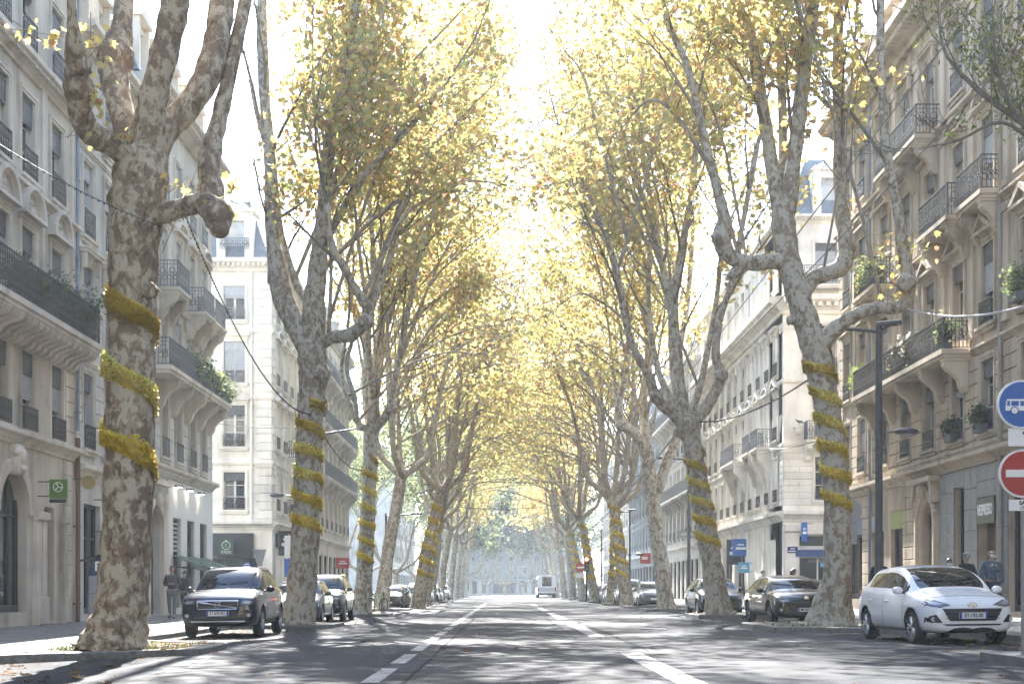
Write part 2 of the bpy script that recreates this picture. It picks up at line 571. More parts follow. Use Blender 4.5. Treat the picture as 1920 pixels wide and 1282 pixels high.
# kerb stones: one object each near the camera, joined farther off
kerb = empty('kerb', (0, 0, 0)); kerb['kind'] = 'structure'
_ks = {}
def kerb_stone(xa, ya, xb, yb, zt, wd=0.28, jit=True):
    L = math.hypot(xb - xa, yb - ya)
    key = round(L, 1)
    if key not in _ks:
        m = MB(); m.box(-L / 2 + 0.006, L / 2 - 0.006, -wd / 2, wd / 2, -0.3, 0.0)
        _ks[key] = bevel_mesh(m.mesh('kerb_stone', MT['kerb']), 0.02, 2)
    M = T((xa + xb) / 2, (ya + yb) / 2, zt + (rnd.uniform(-0.006, 0.006) if jit else 0)) @ RZ(math.atan2(yb - ya, xb - xa) + (rnd.uniform(-0.004, 0.004) if jit else 0))
    return link_mesh('kerb_stone', _ks[key], kerb, M)
def kerb_line(x, ya, yb, zt):
    n = max(1, int(round((yb - ya) / 1.0)))
    for i in range(n):
        kerb_stone(x, ya + (yb - ya) * i / n, x, ya + (yb - ya) * (i + 1) / n, zt)
kerb_line(KL - 0.15, 16, 60, sz(KL))
kerb_line(KR + 0.15, 16, 59, sz(KR))
for x in (KL - 0.15, KR + 0.15):
    m = MB()
    for ya, yb in ((-40, 16), (72, 420)):
        m.box(x - 0.14, x + 0.14, ya, yb, gz(x) - 0.1, sz(KL if x < 0 else KR))
    o = m.build('kerb_run', MT['kerb'], kerb)

# tree pits: build-outs edged with kerb stones
def pit(poly, name='tree_pit', top=0.13):
    cx = sum(p[0] for p in poly) / len(poly)
    m = MB()
    zt = gz(cx) + top
    m.hprism(poly, gz(cx) - 0.1, zt - 0.02)
    o = m.build(name, MT['earth']); o['kind'] = 'structure'
    n = len(poly)
    for i in range(n):
        a = poly[i]; b = poly[(i + 1) % n]
        L = math.hypot(b[0] - a[0], b[1] - a[1])
        k = max(1, int(round(L / 1.3)))
        for q in range(k):
            f0, f1 = q / k, (q + 1) / k
            kerb_stone(a[0] + (b[0] - a[0]) * f0, a[1] + (b[1] - a[1]) * f0, a[0] + (b[0] - a[0]) * f1, a[1] + (b[1] - a[1]) * f1, zt, 0.2)
    return zt
pit([(-7.9, 21.6), (-5.35, 24.3), (-5.35, 26.6), (-7.9, 28.6)])
pit([(-7.9, 40.6), (-5.1, 41.0), (-5.1, 44.0), (-7.9, 44.6)])
pit([(-7.9, 59.0), (-5.0, 59.2), (-5.0, 62.0), (-7.9, 62.6)])
pit([(6.4, 32.8), (9.6, 31.8), (9.6, 38.6), (6.4, 37.6)])
pit([(6.8, 48.6), (9.6, 48.2), (9.6, 52.6), (6.8, 52.2)])
pit([(6.6, 64.4), (9.6, 64.0), (9.6, 68.4), (6.6, 68.0)])
for Y in (78, 95, 112, 128, 145):
    for x0, x1 in ((-7.9, -5.2), (6.6, 9.6)):
        m = MB(); m.box(x0, x1, Y - 1.4, Y + 1.6, gz(x0) - 0.1, gz(x0) + 0.13)
        o = m.build('tree_pit', MT['kerb']); o['kind'] = 'structure'
m = MB(); m.hprism([(6.72, 12), (9.6, 12), (9.6, 20.5), (6.72, 19.9)], 0.0, lambda x: gz(x) + 0.12)
o = m.build('pavement_island', MT['pave']); o['kind'] = 'structure'

# painted markings, worn through in places
def paint_mat():
    m, nt, b = new_mat('road_paint'); L = nt.links
    g = N(nt, 'ShaderNodeNewGeometry')
    n1 = N(nt, 'ShaderNodeTexNoise', Scale=7.0, Detail=8.0, Roughness=0.75)
    n2 = N(nt, 'ShaderNodeTexNoise', Scale=0.7, Detail=2.0)
    for n in (n1, n2): L.new(g.outputs['Position'], n.inputs['Vector'])
    ad = N(nt, 'ShaderNodeMath', operation='MULTIPLY_ADD'); ad.inputs[1].default_value = 0.5
    L.new(n2.outputs[0], ad.inputs[0]); L.new(n1.outputs[0], ad.inputs[2])
    r = ramp(nt, [(0.62, (0.06, 0.06, 0.064)), (0.74, (0.2, 0.2, 0.2)), (0.95, (0.28, 0.28, 0.275))])
    L.new(ad.outputs[0], r.inputs[0]); L.new(r.outputs[0], b.inputs['Base Color'])
    b.inputs['Roughness'].default_value = 0.6
    return m
MT['paint'] = paint_mat()
mark = empty('road_marking', (0, 0, 0)); mark['kind'] = 'structure'
def dash(x, ya, yb, wd, dx=0.0):
    m = MB()
    z = lambda q: gz(q) + 0.006
    vs = [(x - wd / 2, ya, z(x - wd / 2)), (x + wd / 2, ya, z(x + wd / 2)), (x + wd / 2 + dx, yb, z(x + wd / 2)), (x - wd / 2 + dx, yb, z(x - wd / 2))]
    m.add(vs, [(0, 1, 2, 3)])
    m.build('dash', MT['paint'], mark)
y = 12.0
while y < 120:
    dash(-1.57, y, y + 3.0, 0.22); y += 4.33
for ya, yb in ((12, 23.4), (31.4, 46.0), (50, 64), (70, 84), (92, 106)):
    dash(2.08, ya, yb, 0.34)
MT['seal'] = plain('bitumen_seal', (0.02, 0.02, 0.022), 0.9, 0, 0.1)
m = MB()
for x, ya, yb, wd in ((-1.16, 10, 90, 0.05), (1.55, 30, 110, 0.04), (2.45, 24, 50, 0.05)):
    k = int((yb - ya) / 2)
    vs = []; fs = []
    for i in range(k + 1):
        yy = ya + (yb - ya) * i / k; xx = x + 0.012 * math.sin(yy * 0.7 + x) + rnd.uniform(-0.006, 0.006)
        vs += [(xx - wd / 2, yy, gz(x) + 0.003), (xx + wd / 2, yy, gz(x) + 0.003)]
        if i: fs.append((2 * i - 2, 2 * i - 1, 2 * i + 1, 2 * i))
    m.add(vs, fs)
o = m.build('sealed_joint', MT['seal']); o['kind'] = 'structure'
# manhole covers
for x, y in ((-3.4, 29.5), (3.9, 37.0), (0.4, 52.0)):
    m = MB(); m.cyl((x, y, gz(x) + 0.004), (0, 0, 1), 0.36, 0.012, 24)
    o = m.build('manhole_cover', MT['iron']); tagp(o, kind='structure')

# ---------------------------------------------------------------- facade kit (x along the wall, y outwards, z up)
_c = {}
def cached(key, fn):
    if key not in _c: _c[key] = fn()
    return _c[key]

class Fac:
    def __init__(s, root, origin, out, W, wallmat, trimmat, depth=12.0):
        """origin: world point of the facade's x=0 foot; out: world outward direction"""
        s.root = root; s.W = W; s.wall = wallmat; s.trim = trimmat; s.depth = depth
        o = Vector((out[0], out[1], 0)).normalized(); z = Vector((0, 0, 1)); x = o.cross(z)
        M = Matrix((x, o, z)).transposed().to_4x4()
        M.translation = Vector(origin) - root.location
        s.M = M
        s.nstone = 0
        s.name = ''
    def at(s, x, y, z): return s.M @ T(x, y, z)

def skin(F, z0, z1, ops, dep=0.34, back=True, xa=0.0, xb=None, name='wall', mat=None, ends=(True, True)):
    """wall plane with openings (xc, w, za, zb, arched) and their reveals"""
    W = F.W if xb is None else xb
    mb = MB()
    xs = sorted(set([xa, W] + [round(o[0] - o[1] / 2, 4) for o in ops] + [round(o[0] + o[1] / 2, 4) for o in ops]))
    zs = sorted(set([z0, z1] + [round(o[2], 4) for o in ops] + [round(o[3], 4) for o in ops]))
    def hole(x, z):
        for o in ops:
            if abs(x - o[0]) < o[1] / 2 and o[2] < z < o[3]: return True
        return False
    for i in range(len(xs) - 1):
        j = 0
        while j < len(zs) - 1:
            xm = (xs[i] + xs[i + 1]) / 2
            if hole(xm, (zs[j] + zs[j + 1]) / 2): j += 1; continue
            k = j
            while k + 1 < len(zs) - 1 and not hole(xm, (zs[k + 1] + zs[k + 2]) / 2): k += 1
            mb.add([(xs[i], 0, zs[j]), (xs[i + 1], 0, zs[j]), (xs[i + 1], 0, zs[k + 1]), (xs[i], 0, zs[k + 1])], [(0, 3, 2, 1)])
            j = k + 1
    for o in ops:
        x0, x1, za, zb = o[0] - o[1] / 2, o[0] + o[1] / 2, o[2], o[3]
        arch = len(o) > 4 and o[4]
        if arch:
            r = o[1] / 2 * (1.0 if arch is True else 1.0); rise = o[1] / 2 if arch is True else arch
            n = 10
            pts = [(o[0] + r * math.cos(math.pi * k / n), zb - rise + rise * math.sin(math.pi * k / n)) for k in range(n + 1)]
            for k in range(n):
                (ax, az), (bx, bz) = pts[k], pts[k + 1]
                mb.add([(ax, 0, az), (ax, 0, zb), (bx, 0, zb), (bx, 0, bz)], [(0, 3, 2, 1)])
                mb.add([(ax, 0, az), (bx, 0, bz), (bx, -dep, bz), (ax, -dep, az)], [(0, 1, 2, 3)])
            zt = zb - rise
        else:
            mb.add([(x0, 0, zb), (x1, 0, zb), (x1, -dep, zb), (x0, -dep, zb)], [(0, 1, 2, 3)])
            zt = zb
        mb.add([(x0, 0, za), (x0, 0, zt), (x0, -dep, zt), (x0, -dep, za)], [(0, 1, 2, 3)])
        mb.add([(x1, 0, za), (x1, 0, zt), (x1, -dep, zt), (x1, -dep, za)], [(0, 3, 2, 1)])
        mb.add([(x0, 0, za), (x1, 0, za), (x1, -dep, za), (x0, -dep, za)], [(0, 3, 2, 1)])
    for x, use in ((xa, ends[0]), (W, ends[1])):
        if not use: continue
        mb.add([(x, 0, z0), (x, 0, z1), (x, -dep - 0.02, z1), (x, -dep - 0.02, z0)], [(0, 1, 2, 3)])
    if back:
        mb.box(xa, W, -F.depth, -dep - 0.02, z0, z1)
    return mb.build(name, mat or F.wall, F.root, F.M)

def rail_mesh(wd, h, style=0, mat=None, fine=True):
    mat = mat or MT['iron']
    def mk():
        m = MB(); t = 0.022
        m.box(-wd / 2, wd / 2, -0.02, 0.02, h - 0.035, h)
        m.box(-wd / 2, wd / 2, -0.012, 0.012, 0.03, 0.055)
        m.box(-wd / 2, wd / 2, -0.01, 0.01, h - 0.16, h - 0.14)
        n = max(2, int(round(wd / (0.115 if fine else 0.2))))
        for i in range(n + 1):
            x = -wd / 2 + wd * i / n
            m.box(x - t / 2, x + t / 2, -t / 2, t / 2, 0.03, h - 0.03)
        if fine:
            if style == 0:      # scrolls
                k = max(1, int(round(wd / 0.36)))
                for i in range(k):
                    x = -wd / 2 + wd * (i + 0.5) / k
                    for (dx, zc, r) in ((-0.075, 0.30 * h + 0.05, 0.10), (0.075, 0.30 * h + 0.05, 0.10), (0, 0.62 * h, 0.12), (-0.1, 0.5 * h, 0.06), (0.1, 0.5 * h, 0.06)):
                        m.ring((x + dx, zc), min(r, h * 0.2), 0.024, 9, y=-0.008, dy=0.02)
            elif style == 1:    # lattice of spindles
                for i in range(n):
                    x = -wd / 2 + wd * (i + 0.5) / n
                    m.ring((x, 0.5 * h), 0.055, 0.022, 6, y=-0.006, dy=0.016)
                    m.ring((x, 0.28 * h), 0.05, 0.022, 6, y=-0.006, dy=0.016)
                    m.ring((x, h - 0.21), 0.045, 0.018, 6, y=-0.006, dy=0.016)
        return m.mesh('railing', mat)
    return cached(('rail', round(wd, 2), round(h, 2), style, mat.name, fine), mk)

def val_mesh(w, h, mat):
    def mk():
        m = MB()
        m.box(-w / 2, w / 2, -0.03, 0.0, -h, 0)
        n = max(4, int(w / 0.11))
        for i in range(n):
            x = -w / 2 + w * (i + 0.5) / n; d = w / n * 0.46
            m.prism([(x - d, -h), (x - d, -h - 0.06), (x, -h - 0.11), (x + d, -h - 0.06), (x + d, -h)], -0.025, -0.005)
        m.box(-w / 2, w / 2, -0.005, 0.012, -h * 0.25, -h * 0.18)
        return m.mesh('lambrequin', mat)
    return cached(('val', round(w, 2), round(h, 2), mat.name), mk)

def window(F, x, z, w, h, rows=2, valance=0.4, frame=None, rail=0.0, rail_style=0, surround=0.14, ped=None, sill=True,
           glass=None, vmat=None, rec=0.2, shut=0.0, railmat=None, fine=True, arch=False):
    frame = frame or MT['frame']; glass = glass or MT['glass']
    if not shut and h > 1.8 and rnd.random() < 0.28:
        shut = round(rnd.choice((0.35, 0.6, 0.95)) * h, 2); vb = MT['valance_pale']
    else: vb = vmat or MT['valance_pale']
    leaf = w / 2 - 0.05
    tr = 0.30 * h if rows > 2 else 0.0     # transom light
    def mk():
        m = MB(); t = 0.06
        m.box(-w / 2, -w / 2 + t, -0.05, 0.03, 0, h); m.box(w / 2 - t, w / 2, -0.05, 0.03, 0, h)
        m.box(-w / 2 + t, w / 2 - t, -0.05, 0.03, h - t, h); m.box(-w / 2 + t, w / 2 - t, -0.05, 0.03, 0, 0.1)
        m.box(-0.055, 0.055, -0.04, 0.045, 0.1, h - t)
        for r in range(1, rows):
            zz = 0.1 + (h - t - 0.1) * r / rows
            m.box(-w / 2 + t, -0.055, -0.035, 0.02, zz - 0.018, zz + 0.018)
            m.box(0.055, w / 2 - t, -0.035, 0.02, zz - 0.018, zz + 0.018)
        return m.mesh('window', frame)
    wm = cached(('win', round(w, 2), round(h, 2), rows, frame.name), mk)
    wo = link_mesh('window', wm, F.root, F.at(x, -rec, z))
    ph = (h - 0.16) / rows; pw = w / 2 - 0.06 - 0.055
    def mkp():
        m = MB(); m.box(-pw / 2, pw / 2, -0.02, -0.012, 0, ph - 0.036)
        return m.mesh('pane', glass)
    pm = cached(('pane', round(pw, 3), round(ph, 3), glass.name), mkp)
    for r in range(rows):
        for sx in (-1, 1):
            link_mesh('pane', pm, wo, T(sx * (0.055 + pw / 2), 0, 0.1 + ph * r + 0.018))
    if valance:
        link_mesh('lambrequin', val_mesh(w - 0.02, valance, vmat or MT['valance']), wo, T(0, rec - 0.05, h))
    if shut:    # blind let down behind the valance
        def mks():
            m = MB(); n = max(2, int(shut / 0.07))
            for i in range(n):
                m.box(-w / 2 + 0.03, w / 2 - 0.03, 0.03, 0.05, -shut * (i + 1) / n + 0.008, -shut * i / n)
            return m.mesh('blind', vb)
        link_mesh('blind', cached(('blind', round(w, 2), round(shut, 2), vb.name), mks), wo, T(0, rec - 0.13, h))
    if surround:
        def mksu():
            m = MB(); s_ = surround
            for q, (a, b_, p) in enumerate(((0, s_ * 0.55, 0.045), (s_ * 0.55, s_, 0.075))):
                m.box(-w / 2 - b_, -w / 2 - a - 0.002 * q, 0.001, p, 0, h + b_)
                m.box(w / 2 + a + 0.002 * q, w / 2 + b_, 0.001, p, 0, h + b_)
                m.box(-w / 2 - a, w / 2 + a, 0.001, p, h + a + 0.002 * q, h + b_)
            return m.mesh('surround', F.trim)
        link_mesh('surround', cached(('sur', round(w, 2), round(h, 2), surround, F.trim.name), mksu), wo, T(0, rec, 0))
    if sill:
        def mksi():
            m = MB(); e = surround + 0.06
            m.box(-w / 2 - e, w / 2 + e, -0.1, 0.16, -0.09, -0.002); m.box(-w / 2 - e + 0.05, w / 2 + e - 0.05, 0.001, 0.10, -0.2, -0.09)
            return m.mesh('sill', F.trim)
        link_mesh('sill', cached(('sill', round(w, 2), surround, F.trim.name), mksi), wo, T(0, rec, 0))
    if ped:
        def mkpd():
            m = MB(); e = w / 2 + surround + 0.16; z0 = h + surround + 0.12
            m.box(-e + 0.1, e - 0.1, 0.001, 0.1, h + surround + 0.004, z0)
            m.box(-e, e, 0.001, 0.26, z0, z0 + 0.09)
            if ped == 'tri':
                hh = 0.5
                m.prism([(-e, z0 + 0.092), (-e + 0.3, z0 + 0.092), (0, z0 + hh - 0.08), (e - 0.3, z0 + 0.092), (e, z0 + 0.092), (0, z0 + hh + 0.08)], 0.001, 0.28)
                m.prism([(-e + 0.3, z0 + 0.092), (e - 0.3, z0 + 0.092), (0, z0 + hh - 0.08)], 0.001, 0.06)
                m.sphere((0, 0.08, z0 + 0.22), 0.1, 8, 5)
            elif ped in ('arc', 'lunette'):
                n = 12; hh = 0.42 if ped == 'arc' else e * 0.92
                ou = [(e * math.cos(math.pi * k / n), z0 + 0.092 + hh * math.sin(math.pi * k / n)) for k in range(n + 1)]
                inn = [((e - 0.14) * math.cos(math.pi * k / n), z0 + 0.092 + (hh - 0.12) * math.sin(math.pi * k / n)) for k in range(n + 1)]
                mid = [((e - 0.24) * math.cos(math.pi * k / n), z0 + 0.092 + (hh - 0.2) * math.sin(math.pi * k / n)) for k in range(n + 1)]
                for k in range(n):
                    m.prism([ou[k], ou[k + 1], inn[k + 1], inn[k]], 0.001, 0.26)
                    m.prism([inn[k], inn[k + 1], mid[k + 1], mid[k]], 0.001, 0.15)
                m.prism(mid, 0.001, 0.05)
                rr = random.Random(3)
                for q in range(26 if ped == 'lunette' else 8):   # carved foliage
                    a = rr.uniform(0.12, math.pi - 0.12); t = rr.uniform(0.05, 0.8)
                    m.sphere((t * (e - 0.3) * math.cos(a), 0.06, z0 + 0.12 + t * (hh - 0.24) * math.sin(a)), rr.uniform(0.04, 0.09), 6, 4)
            elif ped == 'flat':
                m.box(-e - 0.03, e + 0.03, 0.001, 0.3, z0 + 0.092, z0 + 0.15)
                for sx in (-1, 1):
                    m.box(sx * (e - 0.12) - 0.07, sx * (e - 0.12) + 0.07, 0.076, 0.2, z0 - 0.45, z0 - 0.003)
            return m.mesh('pediment', F.trim)
        link_mesh('pediment', cached(('ped', ped, round(w, 2), round(h, 2), surround, F.trim.name), mkpd), wo, T(0, rec, 0))
    if rail:
        link_mesh('railing', rail_mesh(w - 0.02, rail, rail_style, railmat, fine), wo, T(0, rec + 0.1, 0.0))
    return wo

def bracket_mesh(dep, h, w, mat):
    def mk():
        m = MB()
        pts = [(0, 0), (dep, 0), (dep, -0.16 * h), (dep * 0.86, -0.3 * h), (dep * 0.62, -0.42 * h), (dep * 0.42, -0.62 * h), (dep * 0.36, -0.85 * h), (dep * 0.2, -h), (0, -h)]
        M = Matrix(((0, 1, 0, 0), (1, 0, 0, 0), (0, 0, 1, 0), (0, 0, 0, 1)))
        m.prism(pts, -w / 2, w / 2, M=M)
        for sx in (-1, 1):
            for (yy, zz, r) in ((dep * 0.76, -0.17 * h, 0.13 * h), (dep * 0.2, -0.82 * h, 0.09 * h)):
                m.cyl((sx * (w / 2 + 0.012), yy, zz), (1, 0, 0), r, 0.03, 12)
                m.cyl((sx * (w / 2 + 0.03), yy, zz), (1, 0, 0), r * 0.5, 0.03, 10)
        m.box(-w / 2 - 0.05, w / 2 + 0.05, 0.0, dep + 0.03, 0.002, 0.08)
        return m.mesh('bracket', mat)
    return cached(('brk', round(dep, 2), round(h, 2), round(w, 2), mat.name), mk)

def balcony(F, x0, x1, z, dep=0.85, rail=0.95, style=0, brackets=(), bh=0.8, bw=0.22, th=0.22, railmat=None, mat=None, fine=True):
    mat = mat or F.trim
    w = x1 - x0
    def mk():
        m = MB()
        m.box(-w / 2 + 0.06, w / 2 - 0.06, 0.001, dep - 0.06, -th, -th * 0.55)
        m.box(-w / 2, w / 2, 0.001, dep, -th * 0.55, 0.0)
        return m.mesh('balcony', mat)
    bo = link_mesh('balcony', cached(('balc', round(w, 2), round(dep, 2), th, mat.name), mk), F.root, F.at((x0 + x1) / 2, 0, z))
    n = max(1, int(round(w / 2.4)))
    seg = (w - 0.12) / n
    for i in range(n):
        link_mesh('railing', rail_mesh(seg, rail, style, railmat, fine), bo, T(-w / 2 + 0.06 + seg * (i + 0.5), dep - 0.07, 0.002))
    for sx in (-1, 1):
        link_mesh('side_railing', rail_mesh(dep - 0.1, rail, style, railmat, fine), bo, T(sx * (w / 2 - 0.06), (dep - 0.08) / 2, 0.002) @ RZ(R(90)))
    for bx in brackets:
        link_mesh('bracket', bracket_mesh(dep * 0.86, bh, bw, mat), bo, T(bx - (x0 + x1) / 2, 0.002, -th - 0.082))
    return bo

def cornice(F, z, h=0.5, proj=0.5, x0=None, x1=None, dent=True, name='cornice', mat=None):
    x0 = -0.02 if x0 is None else x0; x1 = F.W + 0.02 if x1 is None else x1
    m = MB()
    prof = [(0.001, 0), (proj * 0.18, 0), (proj * 0.22, h * 0.2), (proj * 0.45, h * 0.36), (proj * 0.5, h * 0.5), (proj * 0.9, h * 0.62), (proj, h * 0.7), (proj, h), (0.001, h * 1.04)]
    n = len(prof)
    vs = [(x0, p[0], z + p[1]) for p in prof] + [(x1, p[0], z + p[1]) for p in prof]
    fs = [tuple(range(n)), tuple(range(2 * n - 1, n - 1, -1))] + [(i, (i + 1) % n, (i + 1) % n + n, i + n) for i in range(n)]
    m.add(vs, fs)
    co = m.build(name, mat or F.trim, F.root, F.M)
    if dent:
        d = MB(); s_ = max(0.16, h * 0.42)
        k = int((x1 - x0) / s_)
        for i in range(k):
            x = x0 + (x1 - x0) * (i + 0.5) / k
            d.box(x - s_ * 0.28, x + s_ * 0.28, proj * 0.452, proj * 0.8, z + h * 0.37, z + h * 0.61)
        do = d.build('dentil_course', mat or F.trim, co, Matrix()); do['kind'] = 'stuff'
    return co

def band(F, z, h=0.14, proj=0.07, x0=None, x1=None, name='string_course', mat=None):
    m = MB(); m.box(-0.01 if x0 is None else x0, F.W + 0.01 if x1 is None else x1, 0.001, proj, z, z + h)
    m.box(-0.01 if x0 is None else x0, F.W + 0.01 if x1 is None else x1, 0.001, proj * 0.55, z - h * 0.5, z - 0.001)
    return m.build(name, mat or F.trim, F.root, F.M)

def courses(F, x0, x1, z0, z1, hh=0.36, proj=0.05, limit=280, stagger=True, mat=None, blk=0.95):
    """rusticated masonry: every stone an object"""
    rows = max(1, int(round((z1 - z0) / hh))); h = (z1 - z0) / rows
    mat = mat or F.wall
    def one(w):
        def mk():
            m = MB(); m.cham(-w / 2 + 0.008, w / 2 - 0.008, 0.001, proj, 0.012, h - 0.012, 0.02)
            return m.mesh('stone_block', mat)
        return cached(('blk', round(w, 2), round(h, 3), proj, mat.name), mk)
    for r in range(rows):
        W = x1 - x0
        if stagger:
            n = max(1, int(round(W / blk)))
            cuts = [0] + [W * (k + (0.5 if r % 2 else 0)) / n for k in range(0 if r % 2 else 1, n)] + [W]
        else:
            cuts = [0, W] if r % 2 == 0 else [0, W * 0.78]
        for a, b in zip(cuts[:-1], cuts[1:]):
            if b - a < 0.08: continue
            w = round(b - a, 2)
            if F.nstone >= limit: return
            F.nstone += 1
            link_mesh('stone_block', one(w), F.root, F.at(x0 + (a + b) / 2, 0, z0 + h * r))

def mansard(F, z, h=3.0, back=1.3, dorm=(), mat=None, chim=(), x0=0.0, x1=None, dmat=None, dw=1.1, dh=1.9):
    mat = mat or MT['slate']; x1 = F.W if x1 is None else x1
    m = MB(); D = F.depth
    prof = [(-0.05, z), (-back, z + h), (-D / 2, z + h + 1.4), (-D + back, z + h), (-D + 0.05, z)]
    vs = [(x0, p[0], p[1]) for p in prof] + [(x1, p[0], p[1]) for p in prof]; n = len(prof)
    m.add(vs, [tuple(range(n - 1, -1, -1)), tuple(range(n, 2 * n))] + [(i, i + n, (i + 1) % n + n, (i + 1) % n) for i in range(n)])
    ro = m.build('roof', mat, F.root, F.M)
    for dx in dorm:
        def mk():
            d = MB()
            d.box(-dw / 2 - 0.15, -dw / 2, -1.6, -0.12, 0, dh); d.box(dw / 2, dw / 2 + 0.15, -1.6, -0.12, 0, dh)
            d.box(-dw / 2, dw / 2, -1.6, -0.3, dh * 0.86, dh)
            d.prism([(-dw / 2 - 0.28, dh + 0.002), (dw / 2 + 0.28, dh + 0.002), (0, dh + 0.5)], -1.7, -0.02)
            d.box(-dw / 2, dw / 2, -1.5, -0.4, 0.0, 0.1)
            return d.mesh('dormer', dmat or F.trim)
        do = link_mesh('dormer', cached(('dorm', dw, dh, (dmat or F.trim).name), mk), ro, T(dx, 0, z + 0.05))
        FF = Fac.__new__(Fac); 
        p = MB(); p.box(-dw / 2, dw / 2, -0.5, -0.46, 0.1, dh * 0.86)
        pm = cached(('dpane', dw, dh), lambda: p.mesh('dormer_window', MT['glass_pale']))
        link_mesh('dormer_window', pm, ro, T(dx, 0, z + 0.05))
    for cx, cw in chim:
        c = MB(); c.box(cx - cw / 2, cx + cw / 2, -D * 0.5 - 0.4, -D * 0.5 + 0.4, z + h * 0.6, z + h + 3.2)
        c.box(cx - cw / 2 - 0.08, cx + cw / 2 + 0.08, -D * 0.5 - 0.48, -D * 0.5 + 0.48, z + h + 3.2, z + h + 3.36)
        ch = c.build('chimney', MT['chimney'], F.root, F.M)
        k = max(2, int(cw / 0.4))
        for i in range(k):
            q = MB(); xx = cx - cw / 2 + cw * (i + 0.5) / k
            q.tube([(xx, -D * 0.5, z + h + 3.361), (xx, -D * 0.5, z + h + 3.9)], [0.13, 0.1], 8)
            q.build('chimney_pot', MT['terracotta'], ch, Matrix())
    return ro

def pipe(F, x, z0, z1, r=0.055, mat=None):
    m = MB(); m.tube([(x, 0.12, z0), (x, 0.12, z1)], r, 8)
    z = z0 + 0.5
    while z < z1:
        m.box(x - 0.08, x + 0.08, 0.001, 0.19, z, z + 0.05); z += 2.2
    return m.build('drainpipe', mat or MT['zinc'], F.root, F.M, smooth=False)

def shop_glass(F, x0, x1, z0, z1, mull=(), frame=None, glass=None, rec=0.15, name='shop_window', transom=None):
    frame = frame or MT['iron']
    m = MB(); t = 0.07
    m.box(x0, x0 + t, -0.04, 0.05, z0, z1); m.box(x1 - t, x1, -0.04, 0.05, z0, z1)
    m.box(x0 + t, x1 - t, -0.04, 0.05, z1 - t, z1); m.box(x0 + t, x1 - t, -0.04, 0.05, z0, z0 + 0.18)
    xs = [x0] + [q for q in mull] + [x1]
    for q in mull: m.box(q - t / 2, q + t / 2, -0.035, 0.045, z0 + 0.18, z1 - t)
    if transom: 
        for a, b in zip(xs[:-1], xs[1:]):
            m.box(a + t / 2 + 0.036, b - t / 2 - 0.036, -0.03, 0.04, transom - 0.03, transom + 0.03)
    o = m.build(name, frame, F.root, F.at(0, -rec, 0))
    for a, b in zip(xs[:-1], xs[1:]):
        p = MB(); p.box(a + 0.036, b - 0.036, -0.02, -0.01, z0 + 0.1, z1 - 0.03)
        p.build('pane', glass or MT['glass_shop'], o)
    return o
# ---------------------------------------------------------------- buildings
S_L1 = stone('cream_limestone', (0.66, 0.585, 0.48), 0.6)
S_L1b = stone('pale_limestone', (0.62, 0.60, 0.555), 0.65)
S_L1c = stone('grey_limestone', (0.60, 0.58, 0.54), 0.6)
S_L2 = stone('white_limestone', (0.83, 0.785, 0.70), 0.75)
S_R1 = stone('brown_limestone', (0.52, 0.42, 0.31), 0.5)
S_R1g = noisy('grey_granite', (0.19, 0.186, 0.18), (0.27, 0.265, 0.255), 3.0, 0.55, 0.1)
S_R1t = stone('worn_limestone', (0.58, 0.49, 0.375), 0.5)
S_R2 = stone('pale_grey_limestone', (0.82, 0.775, 0.70), 0.7)
S_R3 = stone('far_limestone', (0.62, 0.6, 0.57), 0.7)
S_trim = stone('trim_limestone', (0.68, 0.615, 0.52), 0.6)

# ======================= near left house with the long planted balcony
YE = 40.3
b = empty('corner_apartment_house', (FL, YE, 0.0), 'cream stone apartment house at left with a long planted iron balcony and arched shop window', 'building')
F = Fac(b, (FL, YE, 0), (1, 0), YE - 27.0, S_L1, S_trim)
X = lambda Y: YE - Y
bays = [29.2, 31.2, 34.35, 36.3, 38.65]
gf0 = sz(FL)
shopx = X(35.2); doorx = X(38.05)
ops = [(shopx, 2.1, gf0 + 0.35, 4.05, True), (doorx, 0.8, gf0 + 0.1, 3.3), (X(30.5), 2.1, gf0 + 0.35, 4.05, True)]
for Y in bays:
    ops += [(X(Y), 1.05, 5.15, 7.2), (X(Y), 1.05, 8.1, 10.35), (X(Y), 1.05, 11.65, 13.75), (X(Y), 1.0, 15.0, 16.9)]
skin(F, 0, 18.4, ops)
for Y in bays:
    window(F, X(Y), 5.15, 1.05, 2.05, 3, 0.5, MT['frame_grey'], rail=0.62, rail_style=1, ped=None)
    window(F, X(Y), 8.1, 1.05, 2.25, 3, 0.5, MT['frame'], ped='lunette', sill=False)
    window(F, X(Y), 11.65, 1.05, 2.1, 3, 0.6, MT['frame'], rail=0.75, rail_style=1, shut=rnd.choice((0, 0.8, 0.4)), vmat=MT['valance'])
    window(F, X(Y), 15.0, 1.0, 1.9, 2, 0.45, MT['frame'], rail=0.75, rail_style=1)
cornice(F, 4.72, 0.34, 0.32, dent=False)
cornice(F, 11.15, 0.26, 0.22, dent=False)
cornice(F, 14.3, 0.4, 0.4, dent=True)
cornice(F, 18.0, 0.55, 0.75, dent=True)
mansard(F, 18.55, 3.2, 1.4, [X(Y) for Y in bays], chim=((X(39.6), 1.2), (X(33.0), 2.0)))
balcony(F, X(39.75), X(27.6), 7.95, 0.95, 1.0, 1, [X(39.5) + 0.46 * i for i in range(26)], 0.42, 0.26, 0.26)
for x in (0.25, X(33.2), X(37.5) + 0.0):
    m = MB(); m.box(x - 0.19, x + 0.19, 0.001, 0.07, 8.2, 11.1); m.build('pilaster', S_trim, F.root, F.M)
    m = MB(); m.box(x - 0.19, x + 0.19, 0.001, 0.07, 11.45, 14.3); m.build('pilaster', S_trim, F.root, F.M)
